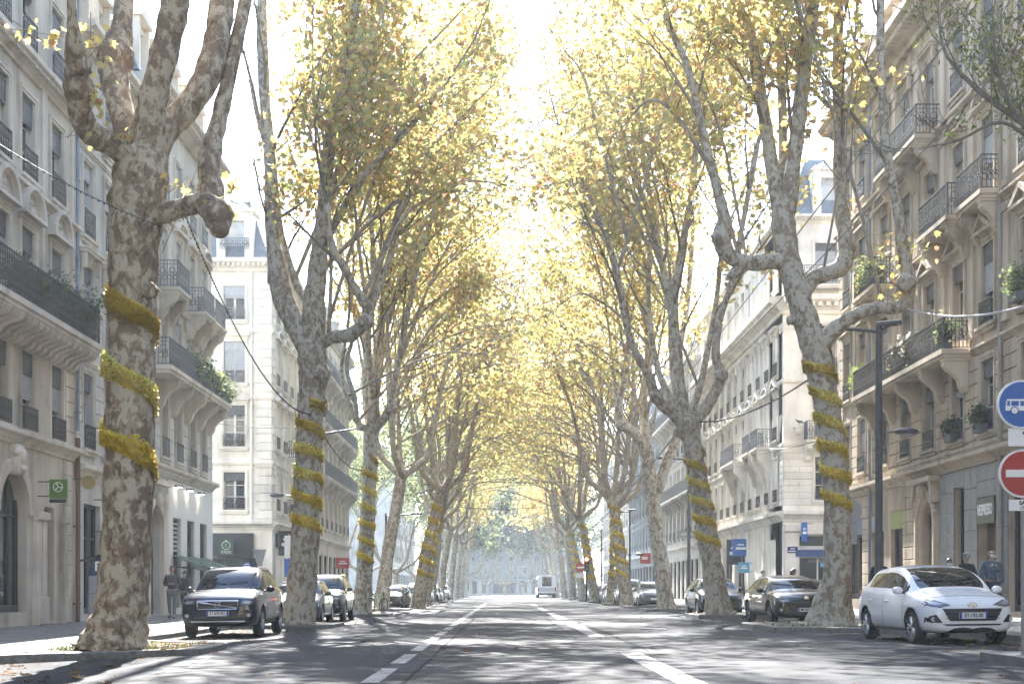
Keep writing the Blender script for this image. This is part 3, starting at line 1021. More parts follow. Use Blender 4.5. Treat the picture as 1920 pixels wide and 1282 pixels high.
# ground floor: arch moulding, keystone head, piers on plinths
m = MB()
for cx in (shopx, X(30.5)):
    n = 14
    for k in range(n):
        a0, a1 = math.pi * k / n, math.pi * (k + 1) / n
        q = lambda r, a: (cx + r * math.cos(a), 3.0 + r * math.sin(a))
        m.prism([q(1.06, a0), q(1.06, a1), q(1.36, a1), q(1.36, a0)], 0.001, 0.09)
m.build('arch_moulding', S_trim, F.root, F.M)
for cx in (shopx, X(30.5)):
    m = MB(); m.cham(cx - 0.22, cx + 0.22, 0.001, 0.24, 3.95, 4.7, 0.05)
    m.sphere((cx, 0.26, 4.42), 0.15, 10, 7, sc3=(0.9, 0.7, 1.25)); m.sphere((cx, 0.28, 4.1), 0.13, 8, 6, sc3=(1.3, 0.6, 0.7))
    m.sphere((cx - 0.2, 0.16, 4.5), 0.12, 8, 6); m.sphere((cx + 0.2, 0.16, 4.5), 0.12, 8, 6)
    m.build('keystone', S_trim, F.root, F.M, smooth=True)
for cx in (X(36.85), X(33.5), X(39.1), X(37.3)):
    m = MB(); m.cham(cx - 0.2, cx + 0.2, 0.001, 0.2, gf0, gf0 + 0.75, 0.03); m.cham(cx - 0.17, cx + 0.17, 0.001, 0.14, gf0 + 0.751, 2.9, 0.02); m.cham(cx - 0.22, cx + 0.22, 0.001, 0.22, 2.901, 3.12, 0.03)
    m.build('pier', S_trim, F.root, F.M)
shop_glass(F, shopx - 1.04, shopx + 1.04, gf0 + 0.36, 4.0, [shopx - 0.35, shopx + 0.35], rec=0.28, transom=2.95)
shop_glass(F, X(30.5) - 1.04, X(30.5) + 1.04, gf0 + 0.36, 4.0, [X(30.5)], rec=0.28, transom=2.95)
m = MB(); m.box(doorx - 0.39, doorx + 0.39, -0.3, -0.22, gf0 + 0.1, 3.29)
for k in range(3): m.box(doorx - 0.3, doorx + 0.3, -0.22, -0.19, gf0 + 0.3 + k * 0.95, gf0 + 1.1 + k * 0.95)
m.build('door', MT['wood_door'], F.root, F.M)
courses(F, X(40.25), X(39.35), 5.1, 7.6, 0.42, 0.04)
courses(F, X(39.95), X(39.2), gf0 + 0.75, 4.7, 0.42, 0.05)
pipe(F, 0.1, gf0, 5.4, 0.07, plain('rust_brown_paint', (0.16, 0.09, 0.055), 0.5)); pipe(F, 0.12, 5.6, 18.2, 0.05)

# ======================= narrow house behind the big trunk
b = empty('narrow_house', (FL, 47.6, 0.0), 'narrow pale stone house mostly hidden behind the thick spotted trunk', 'building')
F = Fac(b, (FL, 47.6, 0), (1, 0), 47.6 - 40.3, S_L1b, S_trim)
X = lambda Y: 47.6 - Y
bays = [41.5, 43.7, 46.0]
ops = [(X(42.0), 1.7, gf0 + 0.2, 3.6), (X(45.4), 2.4, gf0 + 0.2, 3.6)]
for Y in bays:
    ops += [(X(Y), 1.0, 5.2, 7.4), (X(Y), 1.0, 8.3, 10.6), (X(Y), 1.0, 11.4, 13.6), (X(Y), 1.0, 14.4, 16.2)]
skin(F, 0, 17.4, ops)
for Y in bays:
    window(F, X(Y), 5.2, 1.0, 2.2, 3, 0.4, rail=0.7); window(F, X(Y), 8.3, 1.0, 2.3, 3, 0.4, rail=0.8, ped='flat')
    window(F, X(Y), 11.4, 1.0, 2.2, 3, 0.4, rail=0.8, glass=MT['glass_pale'], vmat=MT['valance_pale']); window(F, X(Y), 14.4, 1.0, 1.8, 2, 0.4, rail=0.7)
cornice(F, 4.3, 0.4, 0.3, dent=False); cornice(F, 16.9, 0.5, 0.6); band(F, 7.75); band(F, 10.95); band(F, 14.0)
courses(F, 0, X(46.7), 5.1, 7.6, 0.42, 0.04); courses(F, X(40.9), X(40.35), 5.1, 7.6, 0.42, 0.04); courses(F, X(43.1), X(42.15), 5.1, 7.6, 0.42, 0.04)
shop_glass(F, X(42.0) - 0.84, X(42.0) + 0.84, gf0 + 0.21, 3.58, [X(42.0)], rec=0.2, transom=2.6)
shop_glass(F, X(45.4) - 1.19, X(45.4) + 1.19, gf0 + 0.21, 3.58, [X(45.4)], rec=0.2)
mansard(F, 17.4, 2.8, 1.4, [X(Y) for Y in bays], chim=((0.9, 1.4),))

# ======================= house with the white shop and three green awnings
YE = 59.1
b = empty('bracketed_balcony_house', (FL, YE, 0.0), 'grey stone house with bracketed balconies above a white shopfront with green awnings', 'building')
F = Fac(b, (FL, YE, 0), (1, 0), YE - 47.6, S_L1c, S_trim)
X = lambda Y: YE - Y
bays = [48.6, 50.8, 53.0, 55.3, 57.4]
ops = [(X(49.3), 1.9, gf0 + 0.05, 4.05, True)]
for Y in (52.6, 54.9, 57.2): ops.append((X(Y), 1.3, gf0 + 0.25, 3.75))
for Y in bays:
    ops += [(X(Y), 1.0, 5.85, 8.0), (X(Y), 1.0, 8.85, 11.1), (X(Y), 1.0, 11.9, 14.1), (X(Y), 1.0, 15.0, 17.0)]
skin(F, 0, 18.6, ops)
for i, Y in enumerate(bays):
    window(F, X(Y), 5.85, 1.0, 2.15, 3, 0.0, rail=0.72, railmat=MT['iron_grey'], fine=False)
    window(F, X(Y), 8.85, 1.0, 2.25, 3, 0.35, vmat=MT['valance_pale'], sill=False, ped='flat')
    window(F, X(Y), 11.9, 1.0, 2.2, 3, 0.3, vmat=MT['valance_pale'], glass=MT['glass_pale'], sill=False, ped='tri' if i % 2 else 'arc')
    window(F, X(Y), 15.0, 1.0, 2.0, 2, 0.3, vmat=MT['valance_pale'], glass=MT['glass_pale'], rail=0.75, railmat=MT['iron_grey'])
balcony(F, X(58.6), X(48.0), 8.75, 0.95, 0.95, 0, [X(58.2), X(56.35), X(54.15), X(51.9), X(49.7)], 0.95, 0.26, 0.26, MT['iron_grey'])
for a, c in ((58.4, 56.4), (56.2, 54.3), (51.8, 49.8)):
    balcony(F, X(a), X(c), 11.8, 0.8, 0.95, 0, [X(a) + 0.25, X(c) - 0.25], 0.8, 0.24, 0.2, MT['iron_grey'])
for a, c in zip(bays[:-1], bays[1:]):
    courses(F, X(c) + 0.72, X(a) - 0.72, 5.6, 8.3, 0.42, 0.045, limit=290)
courses(F, 0, X(57.4) - 0.72, 5.6, 8.3, 0.42, 0.045, limit=290)
cornice(F, 5.15, 0.36, 0.34, dent=False); cornice(F, 18.1, 0.55, 0.8); band(F, 14.5)
mansard(F, 18.65, 3.2, 1.4, [X(Y) for Y in bays], mat=MT['zinc'], chim=((1.0, 1.6), (7.5, 1.6)))
# arched portal with its door and moulded surround
px_ = X(49.3)
m = MB(); n = 14
for k in range(n):
    a0, a1 = math.pi * k / n, math.pi * (k + 1) / n
    q = lambda r, a: (px_ + r * math.cos(a), 3.1 + r * math.sin(a))
    m.prism([q(0.96, a0), q(0.96, a1), q(1.2, a1), q(1.2, a0)], 0.001, 0.16)
for sx in (-1, 1): m.box(px_ + sx * 1.08 - 0.12, px_ + sx * 1.08 + 0.12, 0.001, 0.16, gf0, 3.1)
m.box(px_ - 1.5, px_ + 1.5, 0.001, 0.32, 4.75, 4.95)
for sx in (-1, 1):
    m.cham(px_ + sx * 1.4 - 0.17, px_ + sx * 1.4 + 0.17, 0.001, 0.2, gf0, 4.5, 0.03)
m.build('portal_surround', S_trim, F.root, F.M)
m = MB(); m.sphere((px_, 0.2, 4.2), 0.24, 10, 7, sc3=(1, 0.7, 1.2)); m.build('keystone', S_trim, F.root, F.M, smooth=True)
do = MB(); do.box(px_ - 0.94, px_ + 0.94, -0.3, -0.24, gf0 + 0.05, 4.04)
do = do.build('door', MT['wood_door'], F.root, F.M)
for sx in (-1, 1):
    for k in range(3):
        q = MB(); q.cham(px_ + sx * 0.46 - 0.36, px_ + sx * 0.46 + 0.36, -0.24, -0.2, gf0 + 0.25 + k * 1.0, gf0 + 1.1 + k * 1.0, 0.02)
        q.build('door_panel', MT['wood_door'], do, Matrix())
put_text('17', 0.26, MT['white'], F.root, F.M @ Vector((X(51.05), 0.21, 2.2)), (1, 0, 0))
# white shopfront
m = MB(); xa, xb = 0.12, X(51.25)
W_ = [(X(Y), 1.3) for Y in (57.2, 54.9, 52.6)]
cur = xa
for wx, ww in W_:
    m.box(cur, wx - ww / 2, 0.001, 0.07, gf0, 5.1); m.box(wx - ww / 2, wx + ww / 2, 0.001, 0.07, 3.75, 5.1); m.box(wx - ww / 2, wx + ww / 2, 0.001, 0.07, gf0, gf0 + 0.25); cur = wx + ww / 2
m.box(cur, xb, 0.001, 0.07, gf0, 5.1)
m.build('shopfront', plain('shopfront_white', (0.7, 0.69, 0.66), 0.6), F.root, F.M)
MT['green_cloth'] = noisy('green_awning_cloth', (0.018, 0.06, 0.04), (0.03, 0.09, 0.06), 6.0, 0.8, 0.05)
for wx, ww in W_:
    shop_glass(F, wx - ww / 2 + 0.01, wx + ww / 2 - 0.01, gf0 + 0.26, 3.74, (), rec=0.12, transom=2.35)
    q = MB()
    for k in range(7): q.box(wx - 0.5, wx + 0.5, -0.05, -0.02, 2.5 + k * 0.165, 2.6 + k * 0.165)
    if wx > X(53): q.build('louvre', MT['frame_grey'], F.root, F.M)
    a = MB()
    a.add([(wx - 0.85, 0.08, 1.75 + 0.62), (wx + 0.85, 0.08, 2.37), (wx + 0.85, 1.0, 1.98), (wx - 0.85, 1.0, 1.98), (wx - 0.85, 1.0, 1.8), (wx + 0.85, 1.0, 1.8),
           (wx - 0.85, 0.08, 2.34), (wx + 0.85, 0.08, 2.34), (wx + 0.85, 0.98, 1.95), (wx - 0.85, 0.98, 1.95)],
          [(0, 1, 2, 3), (3, 2, 5, 4), (6, 9, 8, 7)])
    ao = a.build('awning', MT['green_cloth'], F.root, F.M)
    ar = MB()
    for sx in (-0.8, 0.8): ar.tube([(wx + sx, 0.08, 1.9), (wx + sx, 0.98, 1.93)], 0.018, 6)
    ar.build('awning_arm', MT['iron'], ao, Matrix())
MT['lampglow'] = plain('lit_lamp', (1, 0.9, 0.7), 0.5, emit=(1.0, 0.86, 0.62), estr=14.0)
for Y in (52.3, 54.2, 56.2):
    m = MB(); m.box(X(Y) - 0.1, X(Y) + 0.1, 0.072, 0.34, 4.88, 4.95)
    lo = m.build('wall_light', MT['iron'], F.root, F.M)
    m = MB(); m.box(X(Y) - 0.07, X(Y) + 0.07, 0.12, 0.3, 4.868, 4.879)
    m.build('lamp', MT['lampglow'], lo, Matrix())

# ======================= white corner house with the bakery
XC, YC = FL + 0.3, 72.7
b = empty('white_corner_house', (XC, YC, 0.0), 'bright white corner house with quoins and a bakery on its ground floor', 'building')
F = Fac(b, (XC, YC, 0), (0, -1), 9.0, S_L2, S_L2, 10.0)
wx = [1.95, 5.2, 7.9]
ops = [(2.0, 3.0, gf0 + 0.15, 2.75)]
for x in wx:
    ops += [(x, 1.1, 5.2, 7.15), (x, 1.1, 8.45, 10.6), (x, 1.1, 11.75, 13.9), (x, 1.1, 15.0, 16.75)]
skin(F, 0, 18.0, ops, ends=(False, True))
for x in wx:
    window(F, x, 5.2, 1.1, 1.95, 3, 0.35, rail=0.65, rail_style=0)
    window(F, x, 8.45, 1.1, 2.15, 3, 0.42, ped='tri', rail=0.65)
    window(F, x, 11.75, 1.1, 2.15, 3, 0.4, ped='arc', rail=0.65, shut=1.5, vmat=MT['valance_pale'], railmat=MT['iron_grey'])
    window(F, x, 15.0, 1.1, 1.75, 3, 0.4, rail=0.6, shut=0.6, vmat=MT['valance_pale'], railmat=MT['iron_grey'])
courses(F, 0.0, 0.85, 4.75, 17.4, 0.44, 0.06, stagger=False)
for z in (7.6, 10.95, 14.4): band(F, z, 0.16, 0.1)
cornice(F, 4.2, 0.4, 0.32, dent=False); cornice(F, 17.5, 0.6, 0.6)
pipe(F, 1.05, 4.6, 17.5, 0.05, MT['white'])
m = MB(); m.box(0.95, 3.6, 0.005, 0.22, 2.77, 4.0); so = m.build('fascia', plain('bakery_fascia', (0.02, 0.027, 0.032), 0.45), F.root, F.M)
shop_glass(F, 0.55, 3.45, gf0 + 0.16, 2.74, [1.5, 2.5], rec=0.18)
FS = Fac(b, (XC, 88.2, 0), (1, 0), 88.2 - 72.7, S_L2, S_L2, 10.0)
X = lambda Y: 88.2 - Y
bays = [74.2, 76.5, 78.9, 81.4, 83.9, 86.5]
ops = [(X(75.2), 2.6, gf0 + 0.15, 3.3), (X(79.5), 3.4, gf0 + 0.15, 3.3), (X(84.6), 3.6, gf0 + 0.15, 3.3)]
for Y in bays: ops += [(X(Y), 1.05, 5.2, 7.15), (X(Y), 1.05, 8.45, 10.6), (X(Y), 1.05, 11.75, 13.9), (X(Y), 1.05, 15.0, 16.75)]
skin(FS, 0, 18.0, ops, back=False, ends=(True, False))
for i, Y in enumerate(bays):
    window(FS, X(Y), 5.2, 1.05, 1.95, 2, 0.35, rail=0.65, fine=False)
    window(FS, X(Y), 8.45, 1.05, 2.15, 2, 0.4, rail=0 if i in (2, 3) else 0.65, ped='tri', fine=False, sill=i not in (2, 3))
    window(FS, X(Y), 11.75, 1.05, 2.15, 2, 0.4, rail=0.65, ped='arc', fine=False, vmat=MT['valance_pale'], railmat=MT['iron_grey'], glass=MT['glass_pale'])
    window(FS, X(Y), 15.0, 1.05, 1.75, 2, 0.3, rail=0.6, fine=False, vmat=MT['valance_pale'], railmat=MT['iron_grey'], glass=MT['glass_pale'])
balcony(FS, X(82.6), X(77.8), 8.35, 0.85, 0.95, 0, [X(82.4), X(80.1), X(78.0)], 0.8, 0.24, 0.2, MT['iron'])
balcony(FS, X(80.0), X(77.8), 5.1, 0.8, 0.95, 0, [X(79.8), X(78.0)], 0.7, 0.24, 0.2, MT['iron'])
courses(FS, X(73.65), FS.W - 0.01, 4.75, 17.4, 0.44, 0.06, stagger=False, limit=200)
for z in (7.6, 10.95, 14.4): band(FS, z, 0.16, 0.1)
cornice(FS, 4.2, 0.4, 0.32, dent=False); cornice(FS, 17.5, 0.6, 0.6)
for k, Y in enumerate((75.2, 79.5, 84.6)):
    ww = (2.6, 3.4, 3.6)[k]
    shop_glass(FS, X(Y) - ww / 2 + 0.02, X(Y) + ww / 2 - 0.02, gf0 + 0.16, 3.28, [X(Y) - 0.4, X(Y) + 0.6], rec=0.16)
    m = MB(); m.box(X(Y) - ww / 2 - 0.2, X(Y) + ww / 2 + 0.2, 0.005, 0.14, 3.32, 4.05); m.build('fascia', (plain('dark_fascia', (0.04, 0.042, 0.047), 0.5), plain('grey_fascia', (0.3, 0.31, 0.32), 0.5), plain('white_fascia', (0.6, 0.6, 0.6), 0.5))[k], FS.root, FS.M)
# roof over the corner block with white stone dormers
m = MB()
zr = 18.1
P0 = (XC - 0.1, YC + 0.1); 
vs = [(XC - 0.15, YC + 0.15, zr), (XC - 0.15, 88.2, zr), (XC - 9.0, 88.2, zr), (XC - 9.0, YC + 0.15, zr), (XC - 1.4, YC + 1.4, zr + 3.4), (XC - 1.4, 88.2, zr + 3.4), (XC - 7.8, 88.2, zr + 3.4), (XC - 7.8, YC + 1.4, zr + 3.4)]
m.add([(Vector(v) - b.location) for v in vs], [(0, 1, 5, 4), (1, 2, 6, 5), (2, 3, 7, 6), (3, 0, 4, 7), (4, 5, 6, 7), (0, 3, 2, 1)])
ro = m.build('roof', MT['slate'], b)
for dx in (1.95, 5.4):
    d = MB(); d.box(dx - 0.95, dx - 0.5, -1.5, -0.12, zr + 0.02, zr + 2.5); d.box(dx + 0.5, dx + 0.95, -1.5, -0.12, zr + 0.02, zr + 2.5); d.box(dx - 0.5, dx + 0.5, -1.5, -0.2, zr + 2.1, zr + 2.5)
    d.box(dx - 1.1, dx + 1.1, -1.5, 0.02, zr + 2.502, zr + 2.7); d.prism([(dx - 0.8, zr + 2.702), (dx + 0.8, zr + 2.702), (dx, zr + 3.3)], -1.4, -0.05)
    do = d.build('dormer', S_L2, ro, F.M)
    d = MB(); d.box(dx - 0.5, dx + 0.5, -0.5, -0.45, zr + 0.1, zr + 2.1); d.build('dormer_window', MT['glass_pale'], ro, F.M)
    link_mesh('railing', rail_mesh(1.5, 0.6, 0, MT['iron_grey']), ro, F.M @ T(dx, -0.02, zr + 0.55))

# ======================= second house on the left beyond the corner
def far_house(name, label, origin, out, W, H, floors, bay, mat, roof, balc=(), shop=None, fh=3.3, gf=4.4, ww=1.05, rows=2, grp=None, depth=10.0, ped=None):
    b = empty(name, (origin[0], origin[1], 0), label, 'building', grp)
    F = Fac(b, (origin[0], origin[1], 0), out, W, mat, mat, depth)
    n = max(1, int(round(W / bay))); xs = [W * (i + 0.5) / n for i in range(n)]
    ops = []
    for x in xs: ops.append((x, bay * 0.72, 0.3, gf - 1.0))
    for f in range(floors):
        for x in xs: ops.append((x, ww, gf + 0.75 + f * fh, gf + 0.75 + f * fh + 2.15))
    skin(F, 0, H, ops)
    for f in range(floors):
        z = gf + 0.75 + f * fh
        for x in xs:
            window(F, x, z, ww, 2.15, rows, 0.35, rail=0.0 if f in balc else 0.65, fine=False, sill=f not in balc, glass=MT['glass_pale'] if f > 1 else MT['glass'], vmat=MT['valance_pale'], railmat=MT['iron_grey'], ped=ped if f == 1 else None)
        if f: band(F, z - 0.55, 0.16, 0.1)
        if f in balc:
            balcony(F, 0.4, W - 0.4, z - 0.12, 0.8, 0.95, 1, [0.6 + i * (W - 1.2) / max(1, n) for i in range(n + 1)], 0.75, 0.24, 0.2, MT['iron_grey'], fine=False)
    for k, x in enumerate(xs):
        shop_glass(F, x - bay * 0.36 + 0.02, x + bay * 0.36 - 0.02, 0.31, gf - 1.02, (), rec=0.16)
    cornice(F, gf - 0.3, 0.35, 0.3, dent=False); cornice(F, H - 0.5, 0.55, 0.6)
    mansard(F, H + 0.05, 3.0, 1.3, xs[::2], roof, chim=((W * 0.15, 1.5), (W * 0.8, 1.5)))
    return b, F, xs
far_house('balcony_house', 'hazy pale house with running balconies left beyond the white corner house', (FL + 0.3, 108.5), (1, 0), 20.2, 18.4, 4, 2.5, S_L1b, MT['zinc'], (1, 2, 3))
far_house('garden_house', 'low pale house seen between trunks beyond the left trees', (-26.0, 131.0), (0, -1), 14.0, 8.5, 1, 2.8, S_R3, MT['zinc'])

# ======================= near right house above the coffee shop
Y0 = 33.0; YE = 58.8
b = empty('ornate_stone_house', (FR, Y0, 0.0), 'ornate brown stone house at right with wrought iron balconies over a coffee shop', 'building')
F = Fac(b, (FR, Y0, 0), (-1, 0), YE - Y0, S_R1, S_R1t, 12.0)
X = lambda Y: Y - Y0
bays = [34.9, 37.6, 40.75, 43.4, 46.3, 49.0, 51.8, 55.0, 57.35]
g1 = sz(FR)
ops = [(X(44.2), 1.6, g1 + 0.1, 3.75), (X(41.3), 1.3, g1 + 0.15, 4.1), (X(38.3), 1.5, g1 + 0.15, 4.1), (X(46.4), 1.5, g1 + 0.05, 3.95, True), (X(50.2), 1.6, g1 + 0.4, 3.9), (X(52.8), 1.7, g1 + 0.4, 3.9), (X(56.2), 2.4, g1 + 0.4, 3.9)]
ops[0] = (X(40.75), 1.55, g1 + 0.1, 3.75); ops[1] = (X(43.2), 0.95, g1 + 0.15, 4.2)
for Y in bays:
    ops += [(X(Y), 1.05, 5.65, 7.75), (X(Y), 1.05, 8.75, 11.1), (X(Y), 1.05, 12.5, 14.8), (X(Y), 1.05, 16.3, 18.4)]
skin(F, 0, 20.4, ops)
for i, Y in enumerate(bays):
    window(F, X(Y), 5.65, 1.05, 2.1, 3, 0.42, rail=0.62, rail_style=0, surround=0.16)
    onb = i in (3, 4, 5, 6)
    window(F, X(Y), 8.75, 1.05, 2.35, 3, 0.45, ped='tri', rail=0.0 if onb else 0.7, surround=0.17, sill=not onb, frame=MT['frame'])
    window(F, X(Y), 12.5, 1.05, 2.3, 3, 0.45, ped='arc', rail=0.0 if i in (2, 3, 6) else 0.75, surround=0.17, glass=MT['glass_pale'], sill=i not in (2, 3, 6), shut=0.5 if i == 4 else 0)
    window(F, X(Y), 16.3, 1.05, 2.1, 3, 0.45, rail=0.0 if i in (4, 5) else 0.75, surround=0.15, glass=MT['glass_pale'], ped='flat')
balcony(F, X(42.2), X(53.2), 8.3, 0.9, 0.98, 0, [X(q) for q in (42.5, 44.8, 47.6, 50.4, 52.9)], 0.95, 0.3, 0.26)
balcony(F, X(42.0), X(45.0), 12.25, 0.85, 0.98, 0, [X(42.3), X(44.7)], 0.9, 0.3, 0.24)
balcony(F, X(39.4), X(41.7), 12.3, 0.7, 0.98, 0, [X(39.7), X(41.4)], 0.8, 0.3, 0.24)
balcony(F, X(50.3), X(53.3), 12.0, 0.85, 0.98, 0, [X(50.6), X(53.0)], 0.9, 0.3, 0.24)
balcony(F, X(45.2), X(50.2), 15.7, 0.85, 0.98, 0, [X(45.5), X(47.7), X(49.9)], 0.9, 0.3, 0.24)
cornice(F, 4.75, 0.38, 0.36, dent=False); cornice(F, 8.05, 0.2, 0.16, X(34), X(42.0), dent=False); cornice(F, 11.95, 0.22, 0.2, dent=False)
cornice(F, 15.5, 0.3, 0.28, dent=False); cornice(F, 19.6, 0.8, 0.95, dent=True)
band(F, 5.3, 0.12, 0.08); band(F, 18.95, 0.14, 0.08)
mansard(F, 20.45, 3.4, 1.3, [X(Y) for Y in bays], MT['slate'], chim=((X(38), 2.0), (X(50), 2.0), (X(57.5), 1.4)))
pipe(F, X(39.45), g1, 19.6, 0.07, noisy('buff_pipe_paint', (0.27, 0.24, 0.2), (0.34, 0.3, 0.25), 5.0, 0.6, 0.05))
pipe(F, X(53.55), g1, 19.6, 0.06)
for a, c in zip(bays[:-1], bays[1:]):
    if c - a > 2.0 and a > 37:
        courses(F, X(a) + 0.72, X(c) - 0.72, 5.5, 8.0, 0.4, 0.055, limit=230, blk=1.2)
courses(F, X(58.05), X(58.8), 5.5, 19.4, 0.42, 0.05, stagger=False, limit=290)
# consoles and pilasters between the upper windows
for a, c in zip(bays[:-1], bays[1:]):
    xm = (X(a) + X(c)) / 2
    for z0_, z1_ in ((8.75, 11.9), (12.5, 15.45), (16.2, 18.9)):
        m = MB(); m.box(xm - 0.2, xm + 0.2, 0.001, 0.08, z0_, z1_ - 0.3); m.box(xm - 0.25, xm + 0.25, 0.001, 0.13, z1_ - 0.298, z1_ - 0.06); m.box(xm - 0.25, xm + 0.25, 0.001, 0.12, z0_ - 0.2, z0_ - 0.002)
        m.build('pilaster', S_R1t, F.root, F.M)
# granite ground floor of the coffee shop: slabs with joints
gx0, gx1 = X(39.7), X(45.7)
def slabs(x0, x1, z0, z1, hh):
    n = max(1, int(round((z1 - z0) / hh))); h = (z1 - z0) / n; w_ = x1 - x0
    for k in range(n):
        key = ('slab', round(w_, 2), round(h, 2))
        def mk():
            q = MB(); q.cham(-w_ / 2 + 0.005, w_ / 2 - 0.005, 0.001, 0.06, 0.006, h - 0.006, 0.008); return q.mesh('granite_slab', S_R1g)
        link_mesh('granite_slab', cached(key, mk), F.root, F.at((x0 + x1) / 2, 0, z0 + h * k))
for x0_, x1_, za, zb in ((X(39.06), X(39.96), g1, 4.72), (X(41.54), X(42.12), g1, 4.72), (X(42.122), X(42.71), g1, 4.72), (X(43.69), X(44.4), g1, 4.72), (X(44.402), X(45.08), g1, 4.72), (X(39.962), X(41.538), 3.76, 4.72), (X(42.712), X(43.688), 4.21, 4.72), (X(37.5), X(39.058), 4.11, 4.72)):
    if x1_ - x0_ > 2: 
        k = 3; d_ = (x1_ - x0_) / k
        for q in range(k): slabs(x0_ + d_ * q, x0_ + d_ * (q + 1), za, zb, 0.62)
    else: slabs(x0_, x1_, za, zb, 0.62)
m = MB(); m.box(X(39.99), X(41.51), -0.3, -0.26, g1 + 0.1, 3.0)
for q in (X(40.15), X(41.35)): m.box(q - 0.05, q + 0.05, -0.26, -0.2, g1 + 0.1, 3.0)
o = m.build('shop_door', plain('bronze_door', (0.16, 0.115, 0.07), 0.35, 0.4), F.root, F.M)
m = MB(); m.box(X(39.99), X(41.51), -0.25, 0.1, 3.0, 3.74)
sg = m.build('shop_sign', plain('coffee_sign_brown', (0.075, 0.072, 0.045), 0.5), F.root, F.M)
MT['sign_white'] = plain('sign_white', (0.82, 0.82, 0.8), 0.4)
put_text('NESPRESSO', 0.44, MT['sign_white'], sg, (X(40.75), 0.106, 3.38), (0, 1, 0), sx=0.56, bold=0.012)
shop_glass(F, X(42.74), X(43.66), g1 + 0.16, 4.18, (), rec=0.2)
shop_glass(F, X(37.57), X(39.03), g1 + 0.16, 4.08, (X(38.3),), rec=0.2)
for Y, ww, mu in ((50.2, 1.58, ()), (52.8, 1.68, ()), (56.2, 2.38, (X(56.2),))):
    shop_glass(F, X(Y) - ww / 2, X(Y) + ww / 2, g1 + 0.41, 3.88, mu, rec=0.2, transom=3.2)
    m = MB(); m.box(X(Y) - ww / 2, X(Y) + ww / 2, -0.14, 0.02, 3.25, 3.88); m.build('shop_fascia', (plain('olive_fascia', (0.22, 0.26, 0.06), 0.5), plain('pale_fascia', (0.4, 0.4, 0.36), 0.5), plain('blue_fascia', (0.05, 0.09, 0.2), 0.5))[(50.2, 52.8, 56.2).index(Y)], F.root, F.M)
# carved portal and its door with fanlight
pc = X(46.4)
m = MB(); n = 14
for k in range(n):
    a0, a1 = math.pi * k / n, math.pi * (k + 1) / n
    q = lambda r, a: (pc + r * math.cos(a), 3.2 + r * math.sin(a))
    m.prism([q(0.76, a0), q(0.76, a1), q(0.92, a1), q(0.92, a0)], 0.001, 0.1); m.prism([q(0.922, a0), q(0.922, a1), q(1.08, a1), q(1.08, a0)], 0.001, 0.2)
for sx in (-1, 1):
    m.box(pc + sx * 0.84 - 0.08, pc + sx * 0.84 + 0.08, 0.001, 0.1, g1, 3.2); m.box(pc + sx * 1.0 - 0.079, pc + sx * 1.0 + 0.079, 0.001, 0.2, g1, 3.2)
    m.prism([(pc + sx * 1.1, 3.9), (pc + sx * 1.1, 4.7), (pc + sx * 0.75, 4.7), (pc + sx * 0.9, 4.2)], 0.001, 0.3)
for q in range(16):
    a = R(20 + q * 140 / 15); m.sphere((pc + 1.15 * math.cos(a), 0.18, 3.2 + 1.15 * math.sin(a)), 0.09, 6, 4)
m.sphere((pc, 0.28, 4.3), 0.2, 8, 6, sc3=(1, 0.8, 1.3))
m.box(pc - 1.3, pc + 1.3, 0.001, 0.42, 4.58, 4.74)
m.build('portal_surround', S_R1t, F.root, F.M)
m = MB(); m.box(pc - 0.74, pc + 0.74, -0.3, -0.24, g1 + 0.05, 3.94)
dr = m.build('door', MT['wood_door'], F.root, F.M)
for sx in (-1, 1):
    for k, (za, zb) in enumerate(((0.2, 0.9), (1.0, 2.1), (2.2, 2.75))):
        q = MB(); q.cham(pc + sx * 0.36 - 0.28, pc + sx * 0.36 + 0.28, -0.24, -0.19, g1 + za, g1 + zb, 0.03); q.build('door_panel', MT['wood_door'], dr, Matrix())
q = MB(); q.box(pc - 0.7, pc + 0.7, -0.24, -0.2, 3.12, 3.2)
for k in range(6): q.box(pc - 0.6 + k * 0.24 - 0.02, pc - 0.6 + k * 0.24 + 0.02, -0.24, -0.21, 3.2, 3.55)
q.build('fanlight', MT['iron'], dr, Matrix())
courses(F, X(47.75), X(49.35), g1 + 0.5, 4.7, 0.45, 0.05, limit=300); courses(F, X(53.7), X(54.95), g1 + 0.5, 4.7, 0.45, 0.05, limit=300); courses(F, X(57.45), X(58.8), g1 + 0.5, 4.7, 0.45, 0.05, limit=300)

# ======================= right corner house with the bank on the corner
XC, YC = FR + 0.1, 71.2
b = empty('pale_corner_house', (XC, YC, 0.0), 'pale grey corner house at right with bracketed balconies and a blue bank branch', 'building')
F = Fac(b, (XC, YC, 0), (0, -1), 9.0, S_R2, S_R2, 10.0)
